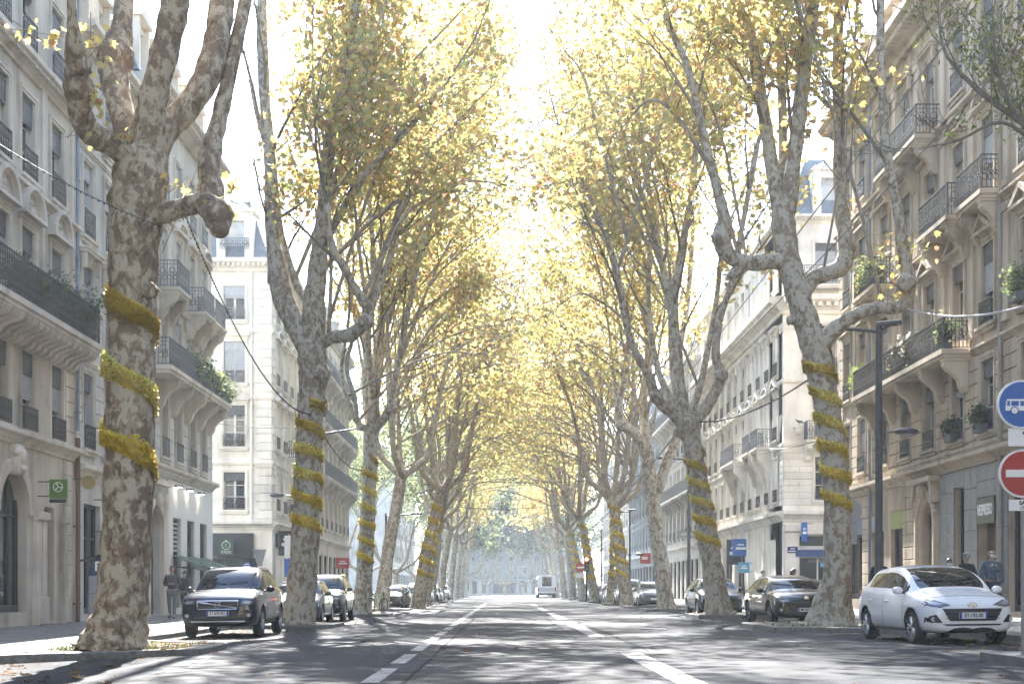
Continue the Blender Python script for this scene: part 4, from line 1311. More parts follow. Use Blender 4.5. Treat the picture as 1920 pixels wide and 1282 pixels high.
# this face runs to the right, away from the corner: local x points to -X, so start from the far side
F.M = Matrix.Translation(Vector((9.0, 0, 0))) @ Matrix(((-1, 0, 0, 0), (0, -1, 0, 0), (0, 0, 1, 0), (0, 0, 0, 1)))
X = lambda px: 9.0 - px      # px = metres right of the corner
wx = [2.15, 4.6, 7.0]
ops = [(X(1.75), 2.1, g1 + 0.2, 3.9), (X(5.5), 3.4, g1 + 0.2, 3.9)]
for x in wx: ops += [(X(x), 1.1, 5.6, 7.8), (X(x), 1.1, 8.8, 11.1), (X(x), 1.1, 12.1, 14.2), (X(x), 1.1, 16.6, 18.6)]
skin(F, 0, 20.0, ops, ends=(True, False))
for x in wx:
    window(F, X(x), 5.6, 1.1, 2.2, 3, 0.3, rail=0.65); window(F, X(x), 8.8, 1.1, 2.3, 3, 0.4, ped='tri', rail=0.7)
    window(F, X(x), 12.1, 1.1, 2.1, 3, 0.4, ped='flat', rail=0.7); window(F, X(x), 16.6, 1.1, 2.0, 3, 0.3, glass=MT['glass_pale'])
balcony(F, X(3.3), X(1.0), 8.6, 0.8, 0.95, 0, [X(3.1), X(1.2)], 0.8, 0.24, 0.2, MT['iron_grey'])
balcony(F, 0.2, X(0.3), 16.4, 0.7, 0.95, 0, (), 0.8, 0.24, 0.2, MT['iron_grey'])
courses(F, X(1.55), 9.0 - 0.01, 5.35, 8.3, 0.34, 0.03, blk=1.6)
cornice(F, 4.55, 0.5, 0.36, dent=False); cornice(F, 15.0, 0.9, 0.75, dent=True); band(F, 8.35, 0.16, 0.1); band(F, 11.6, 0.14, 0.09); band(F, 14.3, 0.3, 0.05); cornice(F, 19.6, 0.4, 0.35)
# corner pier, bank windows, blue band
m = MB(); m.cham(8.2, 8.95, 0.001, 0.1, g1, 4.0, 0.03); m.cham(8.1, 8.98, 0.001, 0.22, 4.002, 4.4, 0.05); m.build('pier', S_R2, F.root, F.M)
MT['bank_blue'] = plain('bank_blue', (0.03, 0.06, 0.2), 0.45)
shop_glass(F, X(2.78), X(0.72), g1 + 0.21, 2.75, (X(1.75),), MT['frame'], rec=0.16)
shop_glass(F, X(2.78), X(0.72), 3.12, 3.88, (), MT['frame'], rec=0.16)
shop_glass(F, X(7.18), X(3.82), g1 + 0.21, 3.88, (X(5.5),), MT['frame'], rec=0.16, transom=2.9)
m = MB(); m.box(X(3.0), X(0.6), 0.005, 0.12, 2.76, 3.1); m.build('fascia', MT['bank_blue'], F.root, F.M)
put_text('AGENCE', 0.22, plain('gold_letter', (0.4, 0.36, 0.2), 0.5), F.root, F.M @ Vector((X(1.7), -0.14, 2.55)), (0, -1, 0))
m = MB(); m.box(X(2.5), X(1.9), -0.165, -0.155, 2.25, 2.45); m.build('cyan_strip', plain('cyan_strip', (0.1, 0.4, 0.6), 0.4), F.root, F.M)
m = MB(); m.box(X(2.6), X(2.1), -0.165, -0.155, 1.6, 1.8); m.build('red_strip', plain('red_strip', (0.6, 0.06, 0.08), 0.4), F.root, F.M)
FS = Fac(b, (XC, YC, 0), (-1, 0), 30.0, S_R2, S_R2, 9.0)
X = lambda Y: Y - YC
bays = [73.0, 75.4, 77.9, 80.5, 83.1, 85.7, 88.3, 90.9, 93.5, 96.1, 98.7]
ops = []
for k in range(6): ops.append((X(74.6 + k * 4.7), 2.8, g1 + 0.2, 3.7))
for Y in bays: ops += [(X(Y), 1.05, 5.6, 7.8), (X(Y), 1.05, 8.8, 11.1), (X(Y), 1.05, 12.1, 14.2), (X(Y), 1.05, 16.6, 18.6)]
skin(FS, 0, 20.0, ops, xa=0.0, back=False, ends=(False, True))
for i, Y in enumerate(bays):
    rw = 3 if i < 5 else 2; fn = i < 5
    window(FS, X(Y), 5.6, 1.05, 2.2, rw, 0.35, rail=0.65, fine=fn); window(FS, X(Y), 8.8, 1.05, 2.3, rw, 0.4, ped='tri' if i % 2 == 0 else 'arc', rail=0.0 if i in (1, 2, 4, 5) else 0.7, sill=i not in (1, 2, 4, 5), fine=fn, surround=0.18)
    window(FS, X(Y), 12.1, 1.05, 2.1, rw, 0.4, ped='flat', rail=0.7, fine=fn, glass=MT['glass_pale']); window(FS, X(Y), 16.6, 1.05, 2.0, 2, 0.3, glass=MT['glass_pale'], fine=fn)
for a, c in ((74.3, 76.4), (76.9, 79.0), (82.0, 86.8)):
    balcony(FS, X(a), X(c), 8.6, 0.85, 0.98, 0, [X(a) + 0.25, X(c) - 0.25], 1.5, 0.3, 0.24, MT['iron_grey'])
courses(FS, 0.02, X(72.2), 5.35, 8.3, 0.34, 0.03, blk=1.6, limit=100)
for a, c in zip(bays[:5], bays[1:6]): courses(FS, X(a) + 0.72, X(c) - 0.72, 5.35, 8.3, 0.42, 0.03, blk=1.6, limit=260)
cornice(FS, 4.55, 0.5, 0.36, dent=False); cornice(FS, 15.0, 0.9, 0.75, dent=True); band(FS, 8.35, 0.16, 0.1); band(FS, 11.6, 0.14, 0.09); band(FS, 14.3, 0.3, 0.05); cornice(FS, 19.6, 0.4, 0.35)
for k in range(6):
    shop_glass(FS, X(74.6 + k * 4.7) - 1.38, X(74.6 + k * 4.7) + 1.38, g1 + 0.21, 3.68, (X(74.6 + k * 4.7),), rec=0.16)
    m = MB(); m.cham(X(74.6 + k * 4.7) + 1.6, X(74.6 + k * 4.7) + 2.1, 0.001, 0.12, g1, 4.45, 0.03); m.build('pier', S_R2, FS.root, FS.M)
m = MB(); zr = 20.02
vs = [(XC + 0.1, YC + 0.1, zr), (XC + 9, YC + 0.1, zr), (XC + 9, 101.2, zr), (XC + 0.1, 101.2, zr), (XC + 1.4, YC + 1.4, zr + 3.2), (XC + 7.6, YC + 1.4, zr + 3.2), (XC + 7.6, 101.2, zr + 3.2), (XC + 1.4, 101.2, zr + 3.2)]
m.add([Vector(v) - b.location for v in vs], [(0, 1, 5, 4), (1, 2, 6, 5), (2, 3, 7, 6), (3, 0, 4, 7), (4, 5, 6, 7), (0, 3, 2, 1)])
ro = m.build('roof', MT['slate'], b)
for dx in (2.4, 5.2):
    d = MB(); d.box(dx - 0.9, dx - 0.45, 0.12, 1.6, zr + 0.02, zr + 2.3); d.box(dx + 0.45, dx + 0.9, 0.12, 1.6, zr + 0.02, zr + 2.3); d.box(dx - 0.45, dx + 0.45, 0.2, 1.6, zr + 1.95, zr + 2.3)
    d.prism([(dx - 1.05, zr + 2.302), (dx + 1.05, zr + 2.302), (dx, zr + 2.95)], 0.0, 1.6); d.build('dormer', S_R2, ro)
    d = MB(); d.box(dx - 0.45, dx + 0.45, 0.45, 0.5, zr + 0.05, zr + 1.95); d.build('dormer_window', MT['glass_pale'], ro)

far_house('terrace_house', 'hazy cream house with long balconies right beyond the pale corner house', (FR, 101.4), (-1, 0), 26.0, 18.0, 4, 2.6, S_R3, MT['zinc'], (1, 3))
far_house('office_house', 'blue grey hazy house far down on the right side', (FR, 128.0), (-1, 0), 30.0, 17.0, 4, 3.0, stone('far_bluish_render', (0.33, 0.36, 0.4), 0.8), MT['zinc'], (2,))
far_house('avenue_house', 'pale house farthest down the right side of the street', (FR, 159.0), (-1, 0), 40.0, 19.0, 4, 3.3, S_R3, MT['slate'], ())
far_house('avenue_house', 'pale house farthest down the left side behind the trees', (FL - 3, 240.0), (1, 0), 45.0, 18.0, 4, 3.3, S_R3, MT['slate'], ())
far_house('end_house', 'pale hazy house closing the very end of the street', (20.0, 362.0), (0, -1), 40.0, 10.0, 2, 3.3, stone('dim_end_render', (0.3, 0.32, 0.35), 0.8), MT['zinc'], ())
# the street goes on behind the viewpoint: unseen houses added for shade and reflections
far_house('unseen_house_behind', 'unseen cream house added on the left side of the street before the long balcony house', (FL, 27.0), (1, 0), 62.0, 18.4, 4, 2.6, S_L1, MT['slate'], (1,))
far_house('unseen_house_behind', 'unseen brown stone house added on the right side of the street before the ornate one', (FR, -33.0), (-1, 0), 66.0, 20.0, 4, 2.75, S_R1, MT['slate'], (1,))
far_house('unseen_house_behind', 'unseen pale house added across the end of the street behind the viewpoint', (-22.0, -62.0), (0, 1), 46.0, 19.0, 4, 3.0, S_R3, MT['slate'], ())
# ---------------------------------------------------------------- plane trees
LOBED = None
def leaf_shape(kind):
    """blade outlines in a unit square, folded along the midrib: verts (x, y, z) and faces"""
    if kind == 2:    # five-lobed plane leaf
        o = [(0, -0.42), (0.2, -0.3), (0.5, -0.22), (0.3, 0.0), (0.48, 0.3), (0.18, 0.2), (0, 0.55), (-0.18, 0.2), (-0.48, 0.3), (-0.3, 0.0), (-0.5, -0.22), (-0.2, -0.3)]
        v = [(x, y, -0.25 * abs(x)) for x, y in o] + [(0, 0, 0.02)]
        f = [(i, (i + 1) % 12, 12) for i in range(12)]
    elif kind == 1:  # simpler lobed leaf
        v = [(0, -0.45, 0), (0.42, -0.2, -0.12), (0.3, 0.28, -0.1), (0, 0.5, 0.0), (-0.3, 0.28, -0.1), (-0.42, -0.2, -0.12)]
        f = [(0, 1, 2, 3), (0, 3, 4, 5)]
    elif kind == 3:  # narrow leaflet
        v = [(0, -0.5, 0), (0.16, 0, -0.05), (0, 0.5, 0), (-0.16, 0, -0.05)]
        f = [(0, 1, 2, 3)]
    else:
        v = [(0, -0.5, 0), (0.4, 0, -0.12), (0, 0.5, 0), (-0.4, 0, -0.12)]
        f = [(0, 1, 2), (0, 2, 3)]
    return np.array(v, dtype=np.float32), f

def leaves(name, pos, size, cols, kind, mat, parent=None, droop=0.5, M=None, seed=0):
    """one mesh of many small blades at pos (n,3)"""
    g = np.random.default_rng(seed)
    n = len(pos)
    v0, f0 = leaf_shape(kind)
    k = len(v0)
    # random frames: normals mostly up and tilted, blades drooping
    nrm = g.normal(size=(n, 3)); nrm[:, 2] += 0.8; nrm /= np.linalg.norm(nrm, axis=1)[:, None]
    t = g.normal(size=(n, 3)); t[:, 2] -= droop; t -= nrm * (t * nrm).sum(1)[:, None]; t /= np.linalg.norm(t, axis=1)[:, None] + 1e-9
    bt = np.cross(nrm, t)
    s = size * g.uniform(0.65, 1.3, n)
    V = pos[:, None, :] + s[:, None, None] * (v0[None, :, 0, None] * bt[:, None, :] + v0[None, :, 1, None] * t[:, None, :] + v0[None, :, 2, None] * nrm[:, None, :])
    V = V.reshape(-1, 3).astype(np.float32)
    lens = np.array([len(q) for q in f0], dtype=np.int32)
    flat = np.concatenate([np.array(q, dtype=np.int32) for q in f0])
    loops = (flat[None, :] + (np.arange(n, dtype=np.int32) * k)[:, None]).ravel()
    totals = np.tile(lens, n)
    starts = np.concatenate([[0], np.cumsum(totals)[:-1]]).astype(np.int32)
    me = bpy.data.meshes.new(name)
    me.vertices.add(len(V)); me.vertices.foreach_set('co', V.ravel())
    me.loops.add(len(loops)); me.loops.foreach_set('vertex_index', loops)
    me.polygons.add(len(totals)); me.polygons.foreach_set('loop_start', starts)
    a = me.attributes.new('tint', 'FLOAT_COLOR', 'POINT')
    c = np.ones((n, k, 4), dtype=np.float32); c[:, :, :3] = cols[:, None, :]
    a.data.foreach_set('color', c.ravel())
    me.materials.append(mat)
    me.update(calc_edges=True)
    o = link_mesh(name, me, parent, M)
    return o

def tints(n, pal, wts, seed, jit=0.18):
    g = np.random.default_rng(seed)
    p = np.array(pal, dtype=np.float32)
    i = g.choice(len(pal), size=n, p=np.array(wts) / sum(wts))
    c = p[i] * g.uniform(1 - jit, 1 + jit, (n, 1)).astype(np.float32)
    return np.clip(c, 0, 0.9)
PAL = [(0.56, 0.50, 0.18), (0.68, 0.55, 0.18), (0.44, 0.45, 0.17), (0.64, 0.43, 0.17), (0.50, 0.29, 0.15)]
W_LEFT = (0.30, 0.22, 0.2, 0.18, 0.10)
W_RIGHT = (0.34, 0.27, 0.16, 0.16, 0.07)
W_GREEN = (0.3, 0.05, 0.6, 0.03, 0.02)
PAL_G = [(0.15, 0.19, 0.08), (0.22, 0.26, 0.11), (0.3, 0.32, 0.13), (0.1, 0.13, 0.06), (0.4, 0.37, 0.16)]

def smooth_path(pts, rad, sub=4):
    """Catmull-Rom through pts with radii"""
    P_ = [Vector(p) for p in pts]; n = len(P_)
    if n < 3: return P_, list(rad)
    out = []; ro = []
    for i in range(n - 1):
        p0 = P_[max(0, i - 1)]; p1 = P_[i]; p2 = P_[i + 1]; p3 = P_[min(n - 1, i + 2)]
        for k in range(sub):
            t = k / sub
            out.append(0.5 * ((2 * p1) + (p2 - p0) * t + (2 * p0 - 5 * p1 + 4 * p2 - p3) * t * t + (3 * p1 - p0 - 3 * p2 + p3) * t ** 3))
            ro.append(rad[i] * (1 - t) + rad[i + 1] * t)
    out.append(P_[-1]); ro.append(rad[-1])
    return out, ro

class Tree:
    def __init__(s, name, label, base, group, seed):
        s.root = empty(name, base, label, 'tree', group)
        s.base = Vector(base); s.rr = random.Random(seed); s.seed = seed
        s.limbs = []       # (path, radii) world
        s.twigs = []
        s.trunk_path = None; s.bark = MT['bark'] if seed == 101 else MT['bark_grey']
    def limb(s, pts, rad, n=10, name='limb', knob=0.05, sub=4, mat=None, root_flare=False):
        p, r = smooth_path(pts, rad, sub)
        m = MB()
        q = [v - s.base for v in p]
        if root_flare:
            # uneven swelling of an old trunk
            r = [x * (1 + 0.05 * math.sin(i * 1.7 + s.seed)) for i, x in enumerate(r)]
        else:
            r = [x * (1 + s.rr.uniform(-0.07, 0.08)) for x in r]
        m.tube(q, r, n, knob=knob, seed=s.seed + len(s.limbs))
        me = m.mesh(name, mat or s.bark, True)
        o = link_mesh(name, me, s.root)
        s.limbs.append((p, r, name))
        if name == 'trunk': s.trunk_path = (p, r)
        return o
    def knot(s, c, r):
        """a swollen pollard knuckle"""
        m = MB(); rr = s.rr
        b = bmesh.new(); bmesh.ops.create_icosphere(b, subdivisions=3, radius=r)
        ph = [rr.uniform(0, 6.28) for _ in range(6)]
        for v in b.verts:
            d = v.co.normalized()
            k = 1 + 0.16 * math.sin(4 * d.x + ph[0]) * math.sin(5 * d.y + ph[1]) + 0.12 * math.sin(9 * d.z + ph[2]) * math.sin(8 * d.x + ph[3])
            v.co = d * r * k
        me = bpy.data.meshes.new('knot'); b.to_mesh(me); b.free()
        me.materials.append(s.bark); me.polygons.foreach_set('use_smooth', [True] * len(me.polygons))
        link_mesh('knot', me, s.root, T(*(Vector(c) - s.base)))
    def stems(s, n, x0, x1, ztop, r0=0.05):
        """long slender upright shoots from the old knuckles"""
        rr = s.rr; src = [(p, r) for p, r, nm in s.limbs if nm == 'limb']
        for k in range(n):
            p, r = rr.choice(src)
            c = [q for q in p if 8.0 < q.z < 12.5]
            if not c: continue
            a = rr.choice(c); zt = rr.uniform(ztop - 4, ztop)
            xe = min(max(a.x + rr.uniform(-3.6, 3.6), x0), x1)
            b = Vector((xe, a.y + rr.uniform(-2.0, 2.0), zt))
            m1 = a.lerp(b, 0.3) + Vector((rr.uniform(-.25, .25), rr.uniform(-.25, .25), 0)); m2 = a.lerp(b, 0.65) + Vector((rr.uniform(-.3, .3), rr.uniform(-.3, .3), 0))
            rs = rr.uniform(0.7, 1.25) * r0
            s.limb([a, m1, m2, b], [rs, rs * 0.8, rs * 0.55, rs * 0.22], 6, 'limb', 0.05, 4, MT['bark_small'])
    def arch(s, n, xin, zlo, zhi, r0=0.06, dy=2.5):
        """limbs bending in over the road and drooping a little at their ends"""
        rr = s.rr; src = [(p, r) for p, r, nm in s.limbs if nm == 'limb']
        for k in range(n):
            p, r = rr.choice(src)
            c = [q for q in p if 8.0 < q.z < 13.5]
            if not c: continue
            a = rr.choice(c); ze = zlo + (zhi - zlo) * (k + rr.uniform(0.2, 0.8)) / n
            b = Vector((xin + rr.uniform(-1.0, 0.6) * (1 if s.base.x < 0 else -1), a.y + rr.uniform(-dy, dy), ze))
            a2 = Vector((a.x, a.y, min(a.z, ze - 1.5)))
            m1 = a2.lerp(b, 0.33) + Vector((rr.uniform(-.3, .3), rr.uniform(-.3, .3), 0.9 + 0.1 * (ze - a.z))); m2 = a2.lerp(b, 0.7) + Vector((0, rr.uniform(-.3, .3), 1.0))
            rs = rr.uniform(0.75, 1.2) * r0
            s.limb([a2, m1, m2, b], [rs, rs * 0.85, rs * 0.55, rs * 0.22], 6, 'limb', 0.05, 4, MT['bark_small'])
    def branches(s, per, zmin, target, spread=1.0, lmin=1.8, lmax=5.0, nseg=5):
        """secondary branches off the limbs, curving up and out, then tertiary twigs; all joined as stuff"""
        rr = s.rr; mb = MB(); tips = []
        def grow(p, d, L, r, lvl):
            pts = [p.copy()]; rad = [r]; q = p.copy(); dd = d.normalized()
            for k in range(nseg):
                dd = (dd + Vector((rr.uniform(-.22, .22), rr.uniform(-.22, .22), rr.uniform(-.06, .2)))).normalized()
                q = q + dd * (L / nseg); pts.append(q.copy()); rad.append(r * (1 - 0.75 * (k + 1) / nseg))
                if lvl < 2 and k >= 1:
                    for _ in range(2 if lvl == 0 else 1):
                        e = (dd + Vector((rr.uniform(-1, 1), rr.uniform(-1, 1), rr.uniform(-.5, .5))) * 0.9).normalized()
                        grow(q, e, L * rr.uniform(0.35, 0.6), rad[-1] * 0.6, lvl + 1)
                if lvl >= 1 or k >= 2: tips.append(q.copy())
            mb.tube([v - s.base for v in pts], [max(x, 0.006) for x in rad], 5 if lvl < 1 else 3, cap=False)
        for path, rad, nm in s.limbs:
            if nm != 'limb': continue
            cum = 0
            for i in range(1, len(path)):
                seg = (path[i] - path[i - 1]).length
                if path[i].z < zmin: continue
                cum += seg
                while cum > 1.0 / per:
                    cum -= 1.0 / per
                    t = (path[i] - path[i - 1]).normalized()
                    side = Vector((rr.uniform(-1, 1), rr.uniform(-1, 1), 0))
                    c = Vector((target[0], target[1], path[i].z)) - path[i]
                    side = side.normalized() * spread + c * 0.10
                    d = t * 0.8 + side * 0.8 + Vector((0, 0, rr.uniform(-0.1, 0.5)))
                    grow(path[i], d, rr.uniform(lmin, lmax), min(rad[i] * 0.5, 0.06), 0)
            if nm != 'limb' or path[-1].z < zmin: continue
            grow(path[-1], (path[-1] - path[-2]), rr.uniform(lmin, lmax), rad[-1] * 0.8, 0)
        o = mb.build('branch', MT['twig'], s.root); o['kind'] = 'stuff'
        s.tips = tips
        return tips
    def crown(s, n, size, kind, pal, wts, sig=0.45, bound=None, name='crown', mat=None, droop=0.5):
        g = np.random.default_rng(s.seed)
        tips = np.array([tuple(t) for t in s.tips], dtype=np.float32)
        if bound is not None: tips = tips[bound(tips)]
        # uneven: some twigs carry far more leaves than others
        wgt = g.gamma(0.55, 1.0, len(tips)); wgt /= wgt.sum()
        idx = g.choice(len(tips), size=n, p=wgt)
        pos = tips[idx] + g.normal(size=(n, 3)).astype(np.float32) * np.array([sig, sig, sig * 0.7], dtype=np.float32)
        if bound is not None: pos = pos[bound(pos)]
        # colour runs in clumps: each tip has its own leaning
        tipc = g.uniform(0.82, 1.15, (len(tips), 1)).astype(np.float32)
        c = tints(len(pos), pal, wts, s.seed + 5)
        o = leaves(name, pos - np.array(s.base, dtype=np.float32), size, c, kind, mat or MT['leaf'], s.root, droop, seed=s.seed + 9)
        o['kind'] = 'stuff'
        return o

def trace(pts, Y, dY=None):
    """photo pixels (x, y, half width) at distance Y -> points and radii; dY bends the limb in depth"""
    out = []; rad = []
    for i, (x, y, r) in enumerate(pts):
        yy = Y + (dY[i] if dY else 0)
        out.append(P(x, y, yy)); rad.append(r * yy / FOC)
    return out, rad

def lerp_dy(n, end): return [end * i / (n - 1) for i in range(n)]

G_LEFT = 'plane trees along the left kerb'; G_RIGHT = 'plane trees along the right kerb'
def near_tree(label, Y, trunk, limbs, group, seed, knots=(), nt=20, foot=None):
    tp, tr = trace(trunk, Y)
    base = Vector((tp[0].x, Y, gz(tp[0].x) + 0.1)) 
    tp[0].z = min(tp[0].z, base.z - 0.03)
    t = Tree('plane_tree', label, base, group, seed)
    t.limb(tp, tr, nt, 'trunk', 0.03, 5, root_flare=True)
    for pts, dy in limbs:
        p, r = trace(pts, Y, lerp_dy(len(pts), dy))
        t.limb(p, r, 12 if max(r) > 0.12 else 8, 'limb', 0.075, 4, t.bark if max(r) > 0.09 else MT['bark_small'])
    for (x, y, r, dy) in knots: t.knot(P(x, y, Y + dy), r * Y / FOC)
    return t

# --- the thick spotted trunk at the left edge
YA = 24.2
A = near_tree('thickest plane tree with flaking spotted trunk standing at the left edge', YA,
    [(212, 1222, 78), (218, 1195, 62), (226, 1150, 51), (233, 1080, 47), (238, 1000, 46), (242, 850, 46), (244, 700, 45), (248, 560, 44), (252, 450, 47), (258, 380, 55), (266, 315, 50), (270, 275, 40)],
    [([(262, 330, 26), (232, 290, 22), (200, 268, 22), (165, 245, 22), (150, 210, 22), (148, 170, 25), (143, 120, 20), (140, 85, 18), (136, 30, 9), (130, -60, 7)], -2.2),
     ([(262, 320, 34), (240, 250, 27), (222, 190, 24), (214, 140, 27), (216, 105, 31), (227, 60, 21), (232, 0, 19), (236, -90, 18), (230, -260, 15)], 1.5),
     ([(270, 310, 40), (280, 240, 30), (286, 190, 27), (303, 120, 26), (320, 50, 27), (332, -20, 26), (345, -150, 20), (350, -300, 15)], -0.8),
     ([(272, 320, 36), (300, 258, 27), (335, 220, 24), (378, 165, 24), (400, 110, 25), (412, 40, 26), (418, -40, 23), (425, -200, 18)], 0.9),
     ([(268, 402, 22), (300, 402, 19), (340, 390, 19), (378, 380, 20), (400, 395, 25), (411, 420, 22), (412, 438, 12)], -1.0),
     ([(395, 398, 22), (397, 370, 24), (393, 330, 22), (394, 290, 20), (412, 220, 16), (432, 130, 14), (452, 40, 13), (475, -80, 11), (500, -260, 8)], 1.0)],
    G_LEFT, 101, [(215, 108, 33, 0.6), (408, 400, 26, -0.9), (281, 545, 15, -0.75), (148, 168, 26, -1.2), (146, 120, 22, -1.5)], 28)
# --- second left tree
B = near_tree('second plane tree from the left edge, behind the dark blue car', 42.7,
    [(556, 1178, 42), (560, 1160, 33), (565, 1110, 28), (573, 1000, 26), (578, 880, 25), (582, 780, 24), (588, 700, 27), (585, 665, 28), (586, 640, 24)],
    [([(582, 660, 22), (555, 610, 20), (532, 565, 20), (521, 515, 18), (511, 440, 13), (508, 330, 12), (497, 200, 11), (492, 80, 11), (490, -60, 9), (480, -260, 6)], 1.2),
     ([(587, 655, 24), (590, 560, 20), (595, 510, 18), (604, 420, 13), (612, 330, 12), (622, 240, 11), (645, 150, 10), (660, 60, 9), (672, -80, 8), (690, -280, 5)], -0.8),
     ([(575, 560, 8), (558, 535, 8), (538, 480, 7), (524, 420, 6), (512, 320, 5), (486, 230, 5), (470, 150, 4)], 2.5),
     ([(592, 650, 14), (625, 632, 12), (655, 628, 13), (683, 605, 12), (690, 580, 11), (668, 545, 8), (650, 510, 7), (622, 460, 7), (612, 380, 5)], -2.2),
     ([(684, 600, 8), (705, 555, 6), (728, 490, 6), (742, 430, 5), (760, 340, 4), (800, 230, 3)], 3.0),
     ([(606, 470, 6), (640, 400, 6), (690, 320, 5), (760, 250, 4), (840, 150, 3)], -3.0),
     ([(660, 640, 4), (650, 690, 4), (664, 740, 4), (672, 790, 3)], -1.0)],
    G_LEFT, 102, [(521, 520, 19, 0.8), (685, 603, 14, -1.6), (600, 700, 20, -0.2)], 20)
# --- third left tree
Cc = near_tree('third plane tree from the left edge, with a bicycle at its foot', 61.0,
    [(676, 1158, 24), (679, 1140, 19), (684, 1060, 15), (690, 950, 14), (694, 850, 13), (696, 805, 15)],
    [([(697, 812, 13), (700, 750, 12), (706, 690, 11), (715, 600, 8), (733, 480, 7), (760, 380, 6), (790, 250, 5), (820, 120, 4)], 1.0),
     ([(695, 800, 10), (686, 720, 9), (688, 660, 8), (672, 600, 7), (648, 520, 6), (632, 420, 5), (620, 300, 4)], 2.5),
     ([(698, 808, 10), (728, 770, 8), (743, 700, 6), (765, 580, 6), (796, 450, 5), (845, 330, 4), (900, 230, 3)], -2.0),
     ([(694, 810, 7), (674, 795, 6), (660, 770, 4), (640, 700, 4), (650, 630, 3)], -1.0),
     ([(700, 745, 7), (690, 640, 6), (700, 500, 5), (690, 350, 4)], -3.0)],
    G_LEFT, 103, [(676, 800, 8, -0.4), (736, 765, 9, -0.8)], 14)
# --- nearest right tree
D = near_tree('nearest plane tree on the right, behind the white hatchback', 35.0,
    [(1566, 1180, 52), (1567, 1160, 36), (1569, 1100, 26), (1569, 950, 24), (1562, 850, 24), (1550, 760, 24), (1532, 670, 26), (1512, 605, 24), (1492, 540, 22), (1477, 480, 22), (1469, 425, 23), (1468, 395, 20)],
    [([(1476, 490, 17), (1440, 490, 15), (1400, 493, 15), (1366, 478, 15), (1352, 445, 17), (1357, 405, 12), (1342, 345, 9), (1318, 250, 7), (1290, 130, 7), (1255, 50, 6), (1225, -40, 5), (1190, -150, 4)], -1.5),
     ([(1405, 492, 10), (1385, 506, 11), (1368, 518, 8)], -0.6),
     ([(1466, 410, 18), (1452, 340, 13), (1436, 240, 12), (1420, 140, 11), (1404, 60, 11), (1378, 0, 9), (1345, -90, 8), (1310, -250, 5)], 1.0),
     ([(1472, 405, 19), (1485, 330, 15), (1498, 220, 14), (1510, 120, 13), (1521, 30, 12), (1532, -80, 11), (1540, -280, 7)], -0.8),
     ([(1470, 400, 11), (1468, 290, 8), (1465, 150, 8), (1457, 20, 7), (1440, -120, 5)], 2.0),
     ([(1500, 560, 20), (1520, 527, 16), (1550, 512, 15), (1578, 500, 16), (1587, 470, 16), (1583, 430, 14), (1576, 370, 12), (1573, 250, 11), (1572, 100, 10), (1571, -40, 9), (1565, -220, 6)], 0.8),
     ([(1530, 660, 20), (1560, 622, 15), (1600, 592, 13), (1645, 577, 12), (1685, 575, 13), (1704, 545, 14), (1695, 480, 12), (1680, 380, 9), (1662, 280, 9), (1653, 150, 8), (1651, 0, 7), (1655, -120, 6)], -1.4)],
    G_RIGHT, 104, [(1590, 470, 18, 0.4), (1352, 445, 18, -0.6), (1700, 530, 18, -0.8), (1483, 600, 9, -0.2)], 22)
# a second thick root beside it
p_, r_ = trace([(1500, 1182, 14), (1524, 1176, 22), (1545, 1130, 22), (1560, 1080, 14)], 35.0)
D.limb(p_, r_, 12, 'root', 0.06, 4)
# --- second right tree
E = near_tree('leaning plane tree with gold bands behind the black hatchback', 50.5,
    [(1352, 1160, 34), (1348, 1145, 26), (1337, 1070, 20), (1322, 980, 19), (1309, 900, 18), (1299, 840, 18), (1291, 795, 20)],
    [([(1288, 800, 13), (1258, 772, 11), (1230, 745, 11), (1217, 705, 9), (1192, 660, 7), (1172, 600, 6), (1150, 480, 5), (1110, 380, 4), (1075, 300, 3)], -2.0),
     ([(1287, 800, 15), (1272, 725, 13), (1265, 640, 12), (1262, 565, 9), (1276, 480, 7), (1300, 330, 6), (1312, 150, 5), (1310, 20, 4)], 1.0),
     ([(1264, 610, 8), (1246, 520, 6), (1230, 430, 5), (1195, 250, 5), (1160, 120, 4), (1130, 20, 3)], 2.5),
     ([(1293, 800, 13), (1330, 755, 11), (1352, 705, 10), (1342, 670, 8), (1348, 600, 7), (1372, 530, 6), (1396, 400, 5), (1425, 250, 4)], -1.0),
     ([(1292, 790, 8), (1318, 700, 6), (1343, 560, 5), (1352, 450, 4), (1340, 300, 3)], 3.0),
     ([(1283, 790, 8), (1235, 700, 6), (1215, 560, 5), (1220, 420, 5), (1190, 330, 4)], 3.5)],
    G_RIGHT, 105, [(1230, 742, 14, -0.7), (1352, 703, 12, -0.5), (1288, 800, 24, 0)], 16)
# --- third right tree
Ft = near_tree('grey plane tree without gold bands, left of the old dark hatchback', 66.0,
    [(1252, 1150, 22), (1249, 1135, 17), (1240, 1060, 15), (1228, 980, 14), (1219, 900, 13), (1212, 840, 13)],
    [([(1212, 850, 10), (1190, 812, 9), (1166, 795, 9), (1160, 760, 7), (1175, 690, 6), (1178, 600, 5), (1150, 480, 4), (1120, 390, 3)], -1.5),
     ([(1213, 845, 10), (1207, 760, 8), (1215, 660, 7), (1200, 520, 5), (1180, 380, 4)], 1.5),
     ([(1226, 940, 10), (1248, 870, 10), (1268, 820, 9), (1275, 770, 7), (1270, 690, 6), (1290, 560, 5), (1300, 420, 4)], 0.5)],
    G_RIGHT, 106, [(1165, 797, 11, -0.6), (1272, 815, 10, 0.2)], 14)

